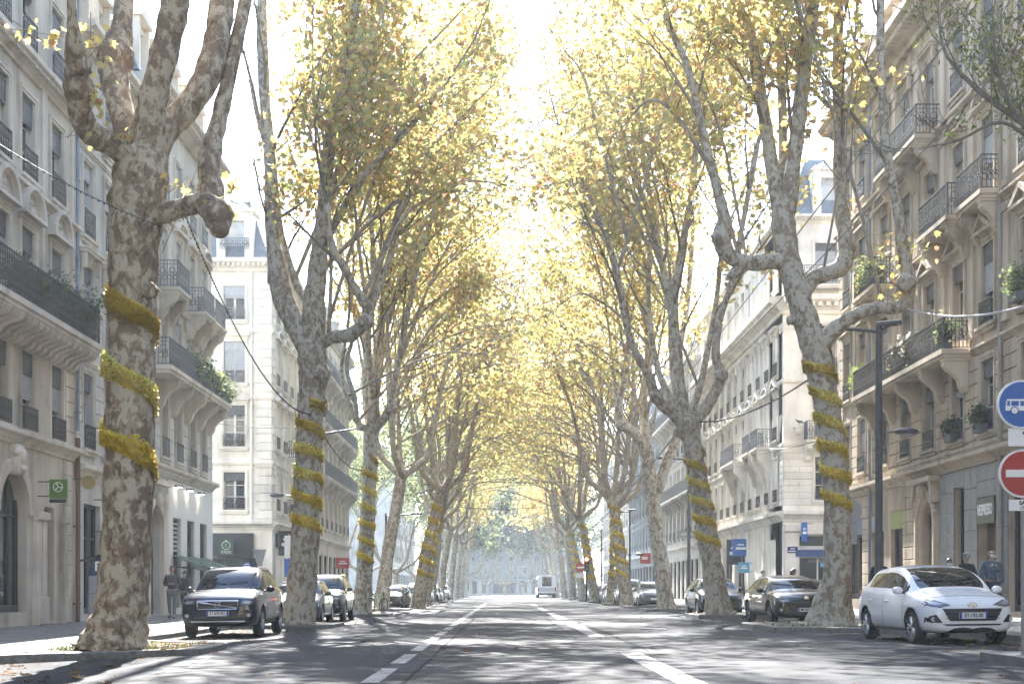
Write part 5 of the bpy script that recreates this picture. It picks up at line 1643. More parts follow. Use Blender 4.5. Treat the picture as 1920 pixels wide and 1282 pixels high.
def _edge(p):
    """ragged outline of the crowns over the road: they meet low down and part higher up"""
    n = 0.5 * np.sin(p[:, 2] * 1.9 + p[:, 1] * 1.3) + 0.45 * np.sin(p[:, 2] * 0.7 - p[:, 1] * 0.9) + 0.3 * np.sin(p[:, 1] * 3.1 + p[:, 2] * 4.3)
    return n * 0.8, np.clip(17.5 - p[:, 2], 0, 9)
def in_left(xmax=0.35, xmin=-9.5, zmin=8.6, close=0.22):
    def f(p):
        n, lo = _edge(p)
        return (p[:, 0] < xmax + n + close * lo) & (p[:, 0] > xmin) & (p[:, 2] > zmin) & (p[:, 2] < 27)
    return f
def in_right(xmin=1.5, xmax=11.0, zmin=8.6, close=0.22):
    def f(p):
        n, lo = _edge(p)
        return (p[:, 0] > xmin - n - close * lo) & (p[:, 0] < xmax) & (p[:, 2] > zmin) & (p[:, 2] < 27)
    return f

DENS = 0.68
B.stems(4, -6.5, -0.3, 22, 0.055); Cc.stems(4, -8.0, -0.2, 23, 0.06); D.stems(2, 3.0, 8.5, 20, 0.045); E.stems(4, 2.2, 9.5, 23, 0.06); Ft.stems(4, 2.0, 9.5, 23, 0.065)
B.arch(6, -0.2, 12.0, 20.5); Cc.arch(9, 0.2, 10.5, 23.0); D.arch(3, 2.8, 12.5, 16.0, 0.05); E.arch(8, 2.0, 11.0, 21.0); Ft.arch(9, 1.8, 10.5, 23.0)
A.branches(0.5, 11.5, (-3.0, 26.0), 0.6, 1.5, 3.0); A.crown(int(7000 * DENS), 0.17, 1, PAL, W_LEFT, 0.4, lambda p: p[:, 2] > 12.3)
B.branches(0.6, 9.3, (-1.8, 44.0), 0.8, 2.0, 4.6); B.crown(int(22000 * DENS), 0.205, 2, PAL, W_LEFT, 0.38, in_left(0.3, -7.2, 9.2))
Cc.branches(0.5, 9.3, (-1.8, 61.0), 0.9, 2.2, 5.0); Cc.crown(int(26000 * DENS), 0.205, 1, PAL, W_LEFT, 0.42, in_left(0.3, -8.6, 9.0))
D.branches(0.6, 9.6, (4.5, 36.0), 0.8, 1.8, 4.2); D.crown(int(13000 * DENS), 0.205, 2, PAL, W_RIGHT, 0.38, in_right(2.3, 9.0, 9.6))
E.branches(0.5, 9.0, (4.0, 51.0), 0.9, 2.0, 5.0); E.crown(int(21000 * DENS), 0.205, 2, PAL, W_RIGHT, 0.4, in_right(1.7, 11.0, 9.2))
Ft.branches(0.5, 8.8, (4.2, 66.0), 1.0, 2.2, 5.0); Ft.crown(int(20000 * DENS), 0.205, 1, PAL, W_RIGHT, 0.42, in_right(1.6, 11.0, 9.0))

# a few leafy shoots low on the near limbs
def shoots(tree, spots, seed, n=10, size=0.17, sig=0.16, wts=(0.4, 0.3, 0.05, 0.2, 0.05)):
    g = np.random.default_rng(seed); pos = []
    mb = MB()
    for (x, y, Y) in spots:
        c = P(x, y, Y)
        pos.append(np.array(c)[None, :] + g.normal(size=(n, 3)) * sig)
        for k in range(2):
            d = Vector(g.normal(size=3)) * 0.3
            mb.tube([c - d - tree.base, c - tree.base, c + d - tree.base], [0.008, 0.006, 0.003], 3, cap=False)
    pos = np.concatenate(pos).astype(np.float32) - np.array(tree.base, dtype=np.float32)
    o = leaves('shoot', pos, size, tints(len(pos), PAL, wts, seed), 2, MT['leaf'], tree.root, 0.7, seed=seed); o['kind'] = 'stuff'
    o = mb.build('twig', MT['twig'], tree.root); o['kind'] = 'stuff'
shoots(A, [(108, 70, 22.8), (55, 60, 22.6), (170, 60, 22.8), (185, 165, 23.0), (160, 250, 23.4), (205, 260, 23.6), (222, 262, 23.6), (170, 205, 23.0), (330, 350, 23.8), (352, 358, 23.6), (430, 345, 23.6), (440, 380, 23.4), (182, 90, 22.8)], 31, 10, 0.14, 0.13)
shoots(D, [(1675, 480, 34.2), (1655, 500, 34.0), (1700, 455, 34.2), (1735, 470, 34.2), (1665, 545, 34.0), (1690, 560, 34.4), (1650, 460, 34.2), (1590, 380, 35.5), (1610, 240, 35.5), (1625, 150, 35.0), (1690, 140, 34.6)], 32, 10)

# ---- farther trees along both kerbs
def street_tree(x, Y, lean, label, group, seed, nleaf, pal, wts, size, kind, side, rt=0.36, hs=7.6, H=21.0, nm='plane_tree', zmin=9.0, wide=1.0, name2=None):
    rr = random.Random(seed)
    base = Vector((x, Y, gz(x) + 0.1))
    t = Tree(nm, label, base, group, seed)
    top = base + Vector((lean, rr.uniform(-.3, .3), hs))
    t.limb([base - Vector((0, 0, 0.1)), base + Vector((lean * 0.05, 0, 0.5)), base + Vector((lean * 0.35 + rr.uniform(-.1, .1), 0, hs * 0.4)), base + Vector((lean * 0.7, rr.uniform(-.1, .1), hs * 0.75)), top],
           [rt * 1.45, rt * 1.12, rt * 0.95, rt * 0.85, rt * 0.8], 12, 'trunk', 0.04, 4, root_flare=True)
    k = rr.randint(4, 6)
    for i in range(k):
        a = 2 * math.pi * (i + rr.uniform(-.3, .3)) / k
        o = Vector((math.cos(a), math.sin(a), 0))
        e = rr.uniform(0.9, 1.7) * wide
        hi = rr.uniform(0.8, 1.0) * (H - hs)
        out2 = rr.uniform(1.5, 3.8) * wide
        t.limb([top - Vector((0, 0, 0.5)), top + o * e * 0.6 + Vector((0, 0, 0.3)), top + o * e + Vector((0, 0, 1.2)), top + o * (e * 1.1 + 0.25 * out2) + Vector((0, 0, hi * 0.45)), top + o * (e + out2 * 0.7) + Vector((-side * 0.5, 0, hi * 0.75)), top + o * (e + out2) + Vector((-side * 1.0, 0, hi))],
               [rt * 0.5, rt * 0.45, rt * 0.42, rt * 0.26, rt * 0.18, rt * 0.08], 7, 'limb', 0.06, 3, MT['bark_small'])
        if rr.random() < 0.6: t.knot(top + o * e + Vector((0, 0, 1.0)), rt * 0.55)
    mid = max(0.0, min(4.6, (Y - 74) * 0.09)); zmin = zmin if Y < 95 else max(7.0, zmin - (Y - 95) * 0.05)
    if nm == 'plane_tree' and 70 < Y < 150:
        t.stems(3, *((-9, 1.5) if side < 0 else (0.8, 10)), H, 0.07); t.arch(8, 0.3 + mid if side < 0 else 1.6 - mid, 9.0, 20.0, 0.07)
    t.branches(0.5 if nleaf < 9000 else 0.65, zmin, (x - side * 4.0 * wide, Y), 1.0, 2.2, 4.8, 4)
    b = (in_left(0.3 + mid, -12, zmin) if side < 0 else in_right(1.6 - mid, 13, zmin)) if nm == 'plane_tree' else None
    t.crown(nleaf, size, kind, pal, wts, 0.6, b)
    return t
FAR = []
left_specs = [(-6.9, 79.0, 1.2, 'plane tree leaning over the cars left beyond the bicycle', 14000, W_LEFT, 0.20),
              (-5.3, 86.0, 1.5, 'gold banded plane tree with a forked trunk left of the far crossing', 13000, W_LEFT, 0.21),
              (-5.9, 103.0, 1.4, 'slim plane tree just right of the forked gold banded one', 11000, W_LEFT, 0.23),
              (-6.4, 121.0, 1.0, 'plane tree beside the far row of parked cars on the left', 9000, W_GREEN, 0.26),
              (-6.4, 140.0, 1.0, 'hazy plane tree well down the left kerb', 8000, W_GREEN, 0.28),
              (-6.3, 160.0, 0.8, 'blue hazy plane tree far down the left kerb', 7000, W_LEFT, 0.32),
              (-6.3, 182.0, 0.8, 'last plane tree but one down the left kerb', 6000, W_LEFT, 0.36),
              (-6.3, 206.0, 0.8, 'farthest plane tree down the left kerb', 6000, W_LEFT, 0.4)]
right_specs = [(7.5, 86.0, -1.0, 'gold banded plane tree rising behind the third parked car', 14000, W_RIGHT, 0.2),
               (7.4, 97.0, 0.3, 'thin plane tree standing close behind a thicker banded trunk', 12000, W_RIGHT, 0.22),
               (7.3, 113.0, -1.3, 'leaning plane tree with dull gold bands by the traffic light', 11000, W_RIGHT, 0.24),
               (7.4, 132.0, -1.5, 'leaning banded plane tree by the far no entry sign', 9000, W_RIGHT, 0.27),
               (7.4, 152.0, -0.8, 'plane tree beside the white bus at its right', 8000, (0.3, 0.25, 0.05, 0.3, 0.1), 0.3),
               (7.4, 174.0, -0.8, 'reddish plane tree just beyond the white bus', 7000, (0.1, 0.2, 0.03, 0.4, 0.27), 0.34),
               (7.4, 200.0, -0.8, 'hazy plane tree far down the right kerb', 6000, W_RIGHT, 0.38),
               (7.4, 226.0, -0.8, 'farthest plane tree down the right kerb', 6000, W_RIGHT, 0.42)]
for i, (x, Y, ln, lb, n, wt, sz_) in enumerate(left_specs):
    FAR.append(street_tree(x, Y, ln, lb, G_LEFT, 200 + i, int(n * DENS), PAL, wt, sz_, 1 if i < 3 else 0, -1, 0.38, 7.4 if i else 7.8))
for i, (x, Y, ln, lb, n, wt, sz_) in enumerate(right_specs):
    FAR.append(street_tree(x, Y, ln, lb, G_RIGHT, 230 + i, int(n * DENS), PAL, wt, sz_, 1 if i < 3 else 0, 1, 0.38, 7.0))
# garden trees left beyond the houses, and trees closing the end of the avenue
gs = [(-14.5, 118, 'round green tree in the garden left of the lamp post', W_GREEN), (-19, 126, 'green garden tree in front of the low pale house', W_GREEN), (-10.5, 136, 'pale green tree leaning over the left pavement', W_GREEN), (-15, 150, 'large hazy garden tree behind the green ones', W_GREEN), (-24, 160, 'wide hazy tree farthest left in the garden', W_GREEN), (-12, 190, 'tall blue hazy tree at the end of the garden', W_GREEN)]
for i, (x, Y, lb, wt) in enumerate(gs):
    street_tree(x, Y, 0, lb, 'garden trees beyond the left houses', 260 + i, int(8000 * DENS), PAL_G, (0.3, 0.3, 0.2, 0.1, 0.1), 0.3, 0, -1, 0.3, 3.2, 14 if i < 3 else 20, 'garden_tree', 3.0, 1.5)
for i, x in enumerate((-22, -14, -8, 9, 16, 24)):
    street_tree(x, 330 + 9 * (i % 2), 0, ('dim blue tree beyond the street end, %s' % ('leftmost of six', 'second from the left of six', 'third from the left of six', 'third from the right of six', 'second from the right of six', 'rightmost of six')[i]), 'trees beyond the street end', 280 + i, int(3500 * DENS), PAL_G, (0.4, 0.2, 0.1, 0.3, 0.05), 0.6, 0, -1, 0.4, 3.5, 17, 'far_tree', 3.5, 1.8)

for i, (x, Y, lb) in enumerate(((-11, 258, 'tall blue hazy tree at the far left end of the street'), (-7, 250, 'slender blue hazy tree beside the tall one at the street end'), (9.5, 262, 'blue hazy tree right of the bus in the far distance'), (-5.5, 318, 'dim tall tree closing the street end left of the bright gap'), (5.5, 322, 'dim tall tree closing the street end right of the bright gap'), (-4.0, 333, 'dim bushy tree at the very end of the street just left of straight ahead'), (4.2, 331, 'dim bushy tree at the very end of the street just right of straight ahead'), (0.0, 345, 'dense dim tree straight ahead at the very end of the street'), (-12.5, 335, 'dense dim tree at the very end of the street, left of the one straight ahead'), (11.0, 340, 'dense dim tree at the very end of the street, right of the one straight ahead'))):
    street_tree(x, Y, 0, lb, 'trees at the far end of the street', 320 + i, int(8000 * DENS), PAL_G, (0.4, 0.2, 0.1, 0.3, 0.05), 0.75, 0, -1, 0.45, 2.5 if Y > 330 else 4.0, 26, 'far_tree', 0.6 if Y > 330 else 4.5, 2.0)
for i, (x, Y, lb) in enumerate(((-6.6, 3.0, 'unseen plane tree added on the left kerb just behind the viewpoint'), (7.6, 4.0, 'unseen plane tree added on the right kerb just behind the viewpoint'), (-6.6, -16.0, 'second unseen plane tree added on the left kerb behind the viewpoint'), (7.6, -14.0, 'second unseen plane tree added on the right kerb behind the viewpoint'))):
    street_tree(x, Y, 0.6 if x < 0 else -0.6, lb, G_LEFT if x < 0 else G_RIGHT, 340 + i, int(6000 * DENS), PAL, W_LEFT, 0.3, 0, -1 if x < 0 else 1, 0.38, 7.4, zmin=10.5)  # trees out of view, added for the shade and reflections they give
# overhanging branch of an unseen green tree in the upper right corner: an ash beside the pavement
G = Tree('ash_tree', 'green leaved tree reaching in at the upper right corner over the balconies', (11.9, 24.0, sz(11.9)), None, 301)
G.limb([G.base - Vector((0, 0, .1)), G.base + Vector((0.05, 0, 2.5)), G.base + Vector((-0.1, .2, 5.5)), G.base + Vector((-0.2, 0.2, 8.0))], [0.2, 0.15, 0.13, 0.11], 12, 'trunk')
for pts, dy in (([(2160, 430, 9), (2020, 290, 8), (1920, 232, 6), (1835, 170, 5), (1775, 105, 3), (1760, 40, 2)], 1.5), ([(2120, 400, 6), (1990, 320, 5), (1915, 230, 3.5), (1870, 130, 3), (1862, 30, 2)], -0.5), ([(2100, 430, 5), (1960, 290, 4), (1880, 230, 3.5), (1800, 262, 2.5), (1745, 275, 1.5)], 0.5), ([(2160, 380, 9), (2130, 200, 7), (2060, 40, 6), (1960, -90, 4), (1850, -160, 3)], 0.5)):
    p, r = trace(pts, 24.0, lerp_dy(len(pts), dy)); G.limb([G.base + Vector((-0.2, 0.2, 7.6))] + p, [0.1] + r, 7, 'limb', 0.04, 4, MT['twig'])
G.branches(2.0, 8.2, (9.5, 24.0), 0.9, 0.7, 1.7, 4)
def ash_bound(p):
    px = CX + FOC * p[:, 0] / p[:, 1]; 
    return (p[:, 0] > 6.9 + 0.5 * np.sin(p[:, 2] * 3)) & (p[:, 2] > 8.55)
G.crown(3600, 0.12, 3, [(0.10, 0.14, 0.03), (0.16, 0.2, 0.045), (0.26, 0.28, 0.06), (0.45, 0.35, 0.06)], (0.45, 0.3, 0.17, 0.08), 0.17, ash_bound, droop=0.9)

# ---------------------------------------------------------------- gold tinsel wound round the trunks
m_, nt_, b_ = new_mat('gold_tinsel')
oi_ = N(nt_, 'ShaderNodeAttribute', attribute_name='tint'); nt_.links.new(oi_.outputs['Color'], b_.inputs['Base Color'])
b_.inputs['Metallic'].default_value = 0.35; b_.inputs['Roughness'].default_value = 0.38
MT['tinsel'] = m_
def trunk_at(path, z):
    p, r = path
    for i in range(len(p) - 1):
        if p[i].z <= z <= p[i + 1].z:
            t = (z - p[i].z) / max(1e-6, p[i + 1].z - p[i].z)
            return p[i].lerp(p[i + 1], t), r[i] * (1 - t) + r[i + 1] * t
    return (p[-1], r[-1]) if z > p[-1].z else (p[0], r[0])
def tinsel(tree, z0, turns, pitch, width, label, n, seed, phase=0.0, blade=0.07, rise=1.0):
    g = np.random.default_rng(seed)
    tot = turns * 2 * math.pi
    root = empty('tinsel_garland', tree.base, label, 'tinsel', 'gold tinsel garlands on the trunks')
    # a padded ribbon for the body
    m = MB(); k = int(turns * 18); vs = []; fs = []
    for i in range(k + 1):
        a = phase - tot * i / k; zc = z0 + pitch * turns * i / k
        for dz, dr in ((-0.5, 0.005), (-0.25, 0.035), (0.25, 0.035), (0.5, 0.005)):
            c, r = trunk_at(tree.trunk_path, zc + dz * width)
            vs.append((c.x + (r + dr) * math.cos(a) - tree.base.x, c.y + (r + dr) * math.sin(a) - tree.base.y, zc + dz * width * 0.95 - tree.base.z))
        if i:
            for q in range(3): fs.append(((i - 1) * 4 + q, i * 4 + q, i * 4 + q + 1, (i - 1) * 4 + q + 1))
    m.add(vs, fs)
    rb = m.build('ribbon', plain('gold_ribbon', (0.5, 0.36, 0.05), 0.5, 0.4), root)
    s_ = g.uniform(0, 1, n); a = phase - tot * s_; zc = z0 + pitch * turns * s_ + g.uniform(-0.52, 0.52, n) * width * (0.95 + 0.28 * np.sin(a * 2.3 + seed) + 0.15 * np.sin(a * 5.1)) + 0.04 * np.sin(a * 1.7 + seed)
    pos = np.zeros((n, 3), dtype=np.float32)
    for i in range(n):
        c, r = trunk_at(tree.trunk_path, zc[i]); rr2 = r + 0.035 + g.uniform(0, 0.03)
        pos[i] = (c.x + rr2 * math.cos(a[i]) - tree.base.x, c.y + rr2 * math.sin(a[i]) - tree.base.y, zc[i] - tree.base.z)
    c = tints(n, [(0.80, 0.58, 0.07), (0.88, 0.72, 0.2), (0.5, 0.35, 0.04), (0.26, 0.18, 0.02)], (0.42, 0.3, 0.2, 0.08), seed, 0.3)
    o = leaves('tinsel', pos, blade, c, 3, MT['tinsel'], root, 0.0, seed=seed); o['kind'] = 'stuff'
tinsel(A, 2.92, 3.0, 1.17, 0.36, 'wide gold tinsel garland wound round the thickest spotted trunk', 9000, 41, R(90))
tinsel(B, 2.9, 5.3, 0.72, 0.34, 'gold tinsel garland on the trunk behind the dark blue car', 4200, 42, R(20), 0.09)
tinsel(Cc, 2.3, 6.2, 0.72, 0.3, 'gold tinsel garland on the trunk with the bicycle at its foot', 2400, 43, 0, 0.1)
tinsel(D, 3.1, 6.1, 0.64, 0.3, 'gold tinsel garland on the nearest right trunk behind the white car', 5000, 44, R(10), 0.08)
tinsel(E, 2.65, 5.2, 0.66, 0.3, 'gold tinsel garland on the leaning trunk behind the black hatchback', 3000, 45, R(30), 0.09)
for i, (t, lb) in enumerate(((FAR[1], 'gold tinsel garland on the forked trunk down the left kerb'), (FAR[2], 'dull gold tinsel garland on the slim trunk down the left kerb'),
                             (FAR[8], 'gold tinsel garland on the trunk behind the third right car'), (FAR[9], 'gold tinsel garland on the thin trunk down the right kerb'), (FAR[10], 'gold tinsel garland on the trunk by the traffic light'), (FAR[11], 'gold tinsel garland on the trunk by the far no entry sign'))):
    tinsel(t, 2.0, 5.5, 0.8, 0.36, lb, 900, 50 + i, rnd.uniform(0, 6), 0.16)
# ---------------------------------------------------------------- parked cars (nose towards -y, x across, z up)
from mathutils.bvhtree import BVHTree
def car_paint(name, col, metal=0.0, rough=0.28):
    return plain(name, col, rough, metal, 0.15, coat=1.0)
MT['tyre'] = noisy('tyre_rubber', (0.012, 0.012, 0.013), (0.03, 0.03, 0.03), 20.0, 0.8, 0.1, obj=True)
MT['rim'] = plain('alloy_rim', (0.45, 0.46, 0.48), 0.3, 0.85)
MT['rim_dark'] = plain('dark_alloy_rim', (0.1, 0.1, 0.11), 0.35, 0.7)
MT['carglass'] = plain('car_glass', (0.012, 0.014, 0.017), 0.02, 0.0, 0.6)
MT['trim_black'] = plain('black_car_trim', (0.014, 0.014, 0.015), 0.45)
MT['chrome'] = plain('chrome', (0.75, 0.76, 0.78), 0.12, 1.0)
MT['lens'] = plain('headlight_lens', (0.16, 0.17, 0.18), 0.05, 0.35, 0.8)
MT['lens_bright'] = plain('headlight_reflector', (0.42, 0.43, 0.45), 0.25, 0.5)
MT['amber'] = plain('amber_lens', (0.6, 0.2, 0.03), 0.2)
MT['plate'] = plain('plate_white', (0.72, 0.73, 0.75), 0.4)
MT['plate_blue'] = plain('plate_blue', (0.02, 0.06, 0.35), 0.4)
MT['ink'] = plain('black_ink', (0.015, 0.015, 0.018), 0.6)

_wheel = {}
def wheel_meshes(r, wd, dark):
    k = (r, wd, dark)
    if k in _wheel: return _wheel[k]
    t = MB(); n = 28
    prof = [(r * 0.66, -wd / 2), (r * 0.9, -wd / 2), (r * 0.985, -wd * 0.36), (r, -wd * 0.15), (r, wd * 0.15), (r * 0.985, wd * 0.36), (r * 0.9, wd / 2), (r * 0.66, wd / 2)]
    vs = []; fs = []
    for i in range(n):
        a = 2 * math.pi * i / n
        for q, x in prof: vs.append((x, q * math.cos(a), q * math.sin(a)))
    m_ = len(prof)
    for i in range(n):
        j = (i + 1) % n
        for q in range(m_):
            q2 = (q + 1) % m_
            fs.append((i * m_ + q, i * m_ + q2, j * m_ + q2, j * m_ + q))
    t.add(vs, fs)
    tm = t.mesh('wheel', MT['tyre'], True); fix_normals(tm)
    s = MB(); R_ = r * 0.665
    for side in (-1, 1):
        vs = []; fs = []
        for i in range(n):
            a = 2 * math.pi * i / n
            for q, x in ((R_, wd * 0.47), (R_ * 0.92, wd * 0.5), (R_ * 0.88, wd * 0.3)): vs.append((side * x, q * math.cos(a), q * math.sin(a)))
        for i in range(n):
            j = (i + 1) % n
            for q in range(2): fs.append((i * 3 + q, j * 3 + q, j * 3 + q + 1, i * 3 + q + 1))
        s.add(vs, fs)
        s.cyl((side * wd * 0.2, 0, 0), (1, 0, 0), R_ * 0.9, 0.02, 24, 1)
        s.cyl((side * wd * 0.40, 0, 0), (1, 0, 0), R_ * 0.2, 0.05, 12)
        for k5 in range(5):
            for off in (-0.13, 0.13):
                a = 2 * math.pi * k5 / 5 + off; a2 = 2 * math.pi * k5 / 5 + off * 1.7
                p0 = Vector((side * wd * 0.40, R_ * 0.15 * math.cos(a), R_ * 0.15 * math.sin(a))); p1 = Vector((side * wd * 0.44, R_ * 0.93 * math.cos(a2), R_ * 0.93 * math.sin(a2)))
                s.tube([p0, p1], [R_ * 0.085, R_ * 0.06], 5)
    rm = s.mesh('rim', [MT['rim_dark'] if dark else MT['rim'], MT['trim_black']], False); fix_normals(rm)
    _wheel[k] = (tm, rm)
    return _wheel[k]

def make_car(spec):
    """one car, built at the origin; returns its root"""
    S = spec; L, W, H = S['L'], S['W'], S['H']
    root = empty('parked_car', (0, 0, 0), S['label'], 'car', 'cars parked along the kerbs')
    st = S['stations']     # (y, halfwidth, zbottom, zbelt, ztop, halfwidth of roof)
    vs = []; fs = []; mi = []
    NP = 11
    for (y, w_, zb, belt, top, wt) in st:
        cab = top - belt > 0.2
        e = 0.075 if cab else 0.02
        half = [(0, zb), (w_ * 0.8, zb), (w_ * 0.965, zb + 0.06), (w_ * 0.995, zb + (belt - zb) * 0.42), (w_, zb + (belt - zb) * 0.72), (w_ * 0.955, belt - 0.02),
                (w_ * 0.925, belt + 0.012) if cab else (w_ * 0.9, belt + 0.005),
                (wt, top - e) if cab else (w_ * 0.8, belt + (top - belt) * 0.45 + 0.004),
                (wt - 0.06, top - e * 0.45) if cab else (w_ * 0.7, belt + (top - belt) * 0.7),
                (wt * 0.55, top - 0.012) if cab else (w_ * 0.45, top - 0.006), (0, top)]
        vs += [(x, y, z) for x, z in half] + [(-x, y, z) for x, z in half[1:-1]]
    n1 = NP + NP - 2
    def ring(i):
        b = i * n1
        return [b + k for k in range(NP)] + [b + NP + k for k in range(NP - 2)][::-1]
    ws0, ws1 = S['screen']; sw = S['side']; rw = S['rear']
    for i in range(len(st) - 1):
        a, c = ring(i), ring(i + 1)
        ym = (st[i][0] + st[i + 1][0]) / 2
        for k in range(n1):
            k2 = (k + 1) % n1
            fs.append((a[k], a[k2], c[k2], c[k]))
            kk = k if k < NP - 1 else n1 - 1 - k
            m_ = 0
            if kk == 6:
                for (s0, s1) in sw:
                    if s0 < ym < s1: m_ = 2
                if sw[0][0] < ym < sw[-1][1] and m_ == 0: m_ = 5
            if kk in (8, 9):
                if ws0 < ym < ws1: m_ = 1
                if rw[0] < ym < rw[1]: m_ = 3
            if kk in (0,): m_ = 5
            if S.get('clad') and kk in (1,): m_ = 5
            mi.append(m_)
    fs.append(tuple(ring(0)[::-1])); mi.append(0)
    fs.append(tuple(ring(len(st) - 1))); mi.append(0)
    me = bpy.data.meshes.new('body'); me.from_pydata(vs, [], fs)
    paint = S['paint']
    for m_ in (paint, MT['carglass'], MT['carglass'], MT['carglass'], MT['trim_black'], MT['trim_black']): me.materials.append(m_)
    me.polygons.foreach_set('material_index', mi)
    fix_normals(me)
    o = bpy.data.objects.new('body_tmp', me); COL.objects.link(o)
    sd = o.modifiers.new('s', 'SUBSURF'); sd.levels = 2; sd.render_levels = 2
    cut = MB(); r = S['wheel_r']
    for wy in S['axles']:
        for sx in (-1, 1):
            cut.cyl((sx * (W / 2 - 0.1), wy, r + 0.0), (1, 0, 0), r + S.get('gap', 0.055), 0.5, 32)
    cm = cut.mesh('cut', [paint, paint, paint, paint, MT['trim_black']])
    cm.polygons.foreach_set('material_index', [4] * len(cm.polygons))
    fix_normals(cm)
    co = bpy.data.objects.new('cut_tmp', cm); COL.objects.link(co)
    bo = o.modifiers.new('b', 'BOOLEAN'); bo.object = co; bo.operation = 'DIFFERENCE'; bo.solver = 'EXACT'
    full = evaluated(o)
    bpy.data.objects.remove(co); bpy.data.objects.remove(o)
    def subset(name, keep, xs=None, ys=None):
        b = bmesh.new(); b.from_mesh(full)
        kill = []
        for f in b.faces:
            c = f.calc_center_median()
            if f.material_index not in keep or (xs and c.x * xs < 0) or (ys and not ys[0] < c.y < ys[1]): kill.append(f)
        bmesh.ops.delete(b, geom=kill, context='FACES')
        m2 = full.copy(); m2.name = name; b.to_mesh(m2); b.free()
        m2.polygons.foreach_set('use_smooth', [True] * len(m2.polygons))
        return m2
    bmesh_body = subset('body', (0, 4, 5))
    link_mesh('body', bmesh_body, root)
    link_mesh('windscreen', subset('windscreen', (1,)), root)
    link_mesh('rear_window', subset('rear_window', (3,)), root)
    for (s0, s1) in sw:
        for sx in (-1, 1): link_mesh('side_window', subset('side_window', (2,), sx, (s0 - 0.03, s1 + 0.03)), root)
    b = bmesh.new(); b.from_mesh(full); bmesh.ops.triangulate(b, faces=b.faces[:]); bvh = BVHTree.FromBMesh(b); b.free()
    def hitf(x, z):
        h = bvh.ray_cast(Vector((x, -2, z)), Vector((0, 1, 0)))
        return h[0].y if h[0] else 0.1
    def hits(y, z, sx):
        h = bvh.ray_cast(Vector((sx * 3, y, z)), Vector((-sx, 0, 0)))
        return h[0].x if h[0] else sx * W / 2
    def hitt(x, y):
        h = bvh.ray_cast(Vector((x, y, 5)), Vector((0, 0, -1)))
        return h[0].z if h[0] else 1.0
    def front_patch(name, poly, mat, off=0.008, th=0.03, parent=None, rings=3):
        """plate lying on the nose: outline in x,z"""
        cx = sum(p[0] for p in poly) / len(poly); cz = sum(p[1] for p in poly) / len(poly)
        ou = []
        for i in range(len(poly)):
            a, c = poly[i], poly[(i + 1) % len(poly)]
            for k in range(3): ou.append((a[0] + (c[0] - a[0]) * k / 3, a[1] + (c[1] - a[1]) * k / 3))
        n = len(ou); v = []; f = []
        for q in range(rings + 1):
            s_ = 1 - q / rings if q < rings else 0.0
            if q == rings: v.append((cx, hitf(cx, cz) - off, cz)); break
            for (x, z) in ou:
                xx, zz = cx + (x - cx) * s_, cz + (z - cz) * s_
                v.append((xx, hitf(xx, zz) - off, zz))
        for q in range(rings - 1):
            for i in range(n):
                j = (i + 1) % n
                f.append((q * n + i, q * n + j, (q + 1) * n + j, (q + 1) * n + i))
        for i in range(n): f.append(((rings - 1) * n + i, (rings - 1) * n + (i + 1) % n, rings * n))
        nb = len(v)
        v += [(x, hitf(x, z) + th, z) for (x, z) in ou]
        for i in range(n): f.append((i, nb + i, nb + (i + 1) % n, (i + 1) % n))
        m = MB(); m.add(v, f); me2 = m.mesh(name, mat); fix_normals(me2)
        return link_mesh(name, me2, parent or root)
    # face of the car
    g = front_patch('grille', S['grille'], MT['trim_black'], 0.008)
    gx = [p[0] for p in S['grille']]; gz_ = [p[1] for p in S['grille']]
    if S.get('grille_rim'):
        m = MB(); q = S['grille']; loop = [Vector((x, hitf(x, z) - 0.014, z)) for x, z in q]; 
        dense = []
        for i in range(len(loop)):
            for k in range(4):
                x = q[i][0] + (q[(i + 1) % len(q)][0] - q[i][0]) * k / 4; z = q[i][1] + (q[(i + 1) % len(q)][1] - q[i][1]) * k / 4
                dense.append(Vector((x, hitf(x, z) - 0.012, z)))
        m.tube(dense + [dense[0]], 0.013, 6); m.build('grille_rim', MT['chrome'], g, Matrix())
    bars = MB(); zz = min(gz_) + 0.045
    while zz < max(gz_) - 0.02:
        pts = []
        for k in range(9):
            x = min(gx) * 0.9 + (max(gx) - min(gx)) * 0.9 * k / 8; pts.append(Vector((x, hitf(x, zz) - 0.012, zz)))
        bars.tube(pts, 0.006, 4); zz += 0.055
    if bars.v:
        bo_ = bars.build('grille_bar', MT['rim_dark'], g, Matrix()); bo_['kind'] = 'stuff'
    for sx in (-1, 1):
        pl = [(sx * x, z) for x, z in S['lamp']]
        h = front_patch('headlight', pl, MT['lens'], 0.01)
        cx = sum(p[0] for p in pl) / len(pl); cz = sum(p[1] for p in pl) / len(pl)
        small = [(cx + (x - cx) * 0.55, cz + (z - cz) * 0.5) for x, z in pl]
        front_patch('reflector', small, MT['lens_bright'], 0.016, 0.0, h, 2)
        if 'fog' in S:
            pl = [(sx * x, z) for x, z in S['fog']]
            fo = front_patch('fog_light', pl, MT['trim_black'], 0.008)
            cx = sum(p[0] for p in pl) / len(pl); cz = sum(p[1] for p in pl) / len(pl)
            m = MB(); m.cyl((cx, hitf(cx, cz) - 0.012, cz), (0, 1, 0), 0.045, 0.02, 12); m.build('lamp', MT['lens_bright'], fo, Matrix())
    if 'intake' in S: front_patch('intake', S['intake'], MT['trim_black'], 0.007)
    if 'chin' in S: front_patch('chin_trim', S['chin'], S.get('chin_mat', MT['chrome']), 0.012)
    # number plate
    px, pz = S.get('plate_at', (0, 0.5)); py = hitf(px, pz) - 0.03
    m = MB(); m.box(px - 0.26, px + 0.26, py - 0.008, py + 0.03, pz - 0.055, pz + 0.055)
    pl = m.build('number_plate', MT['plate'], root)
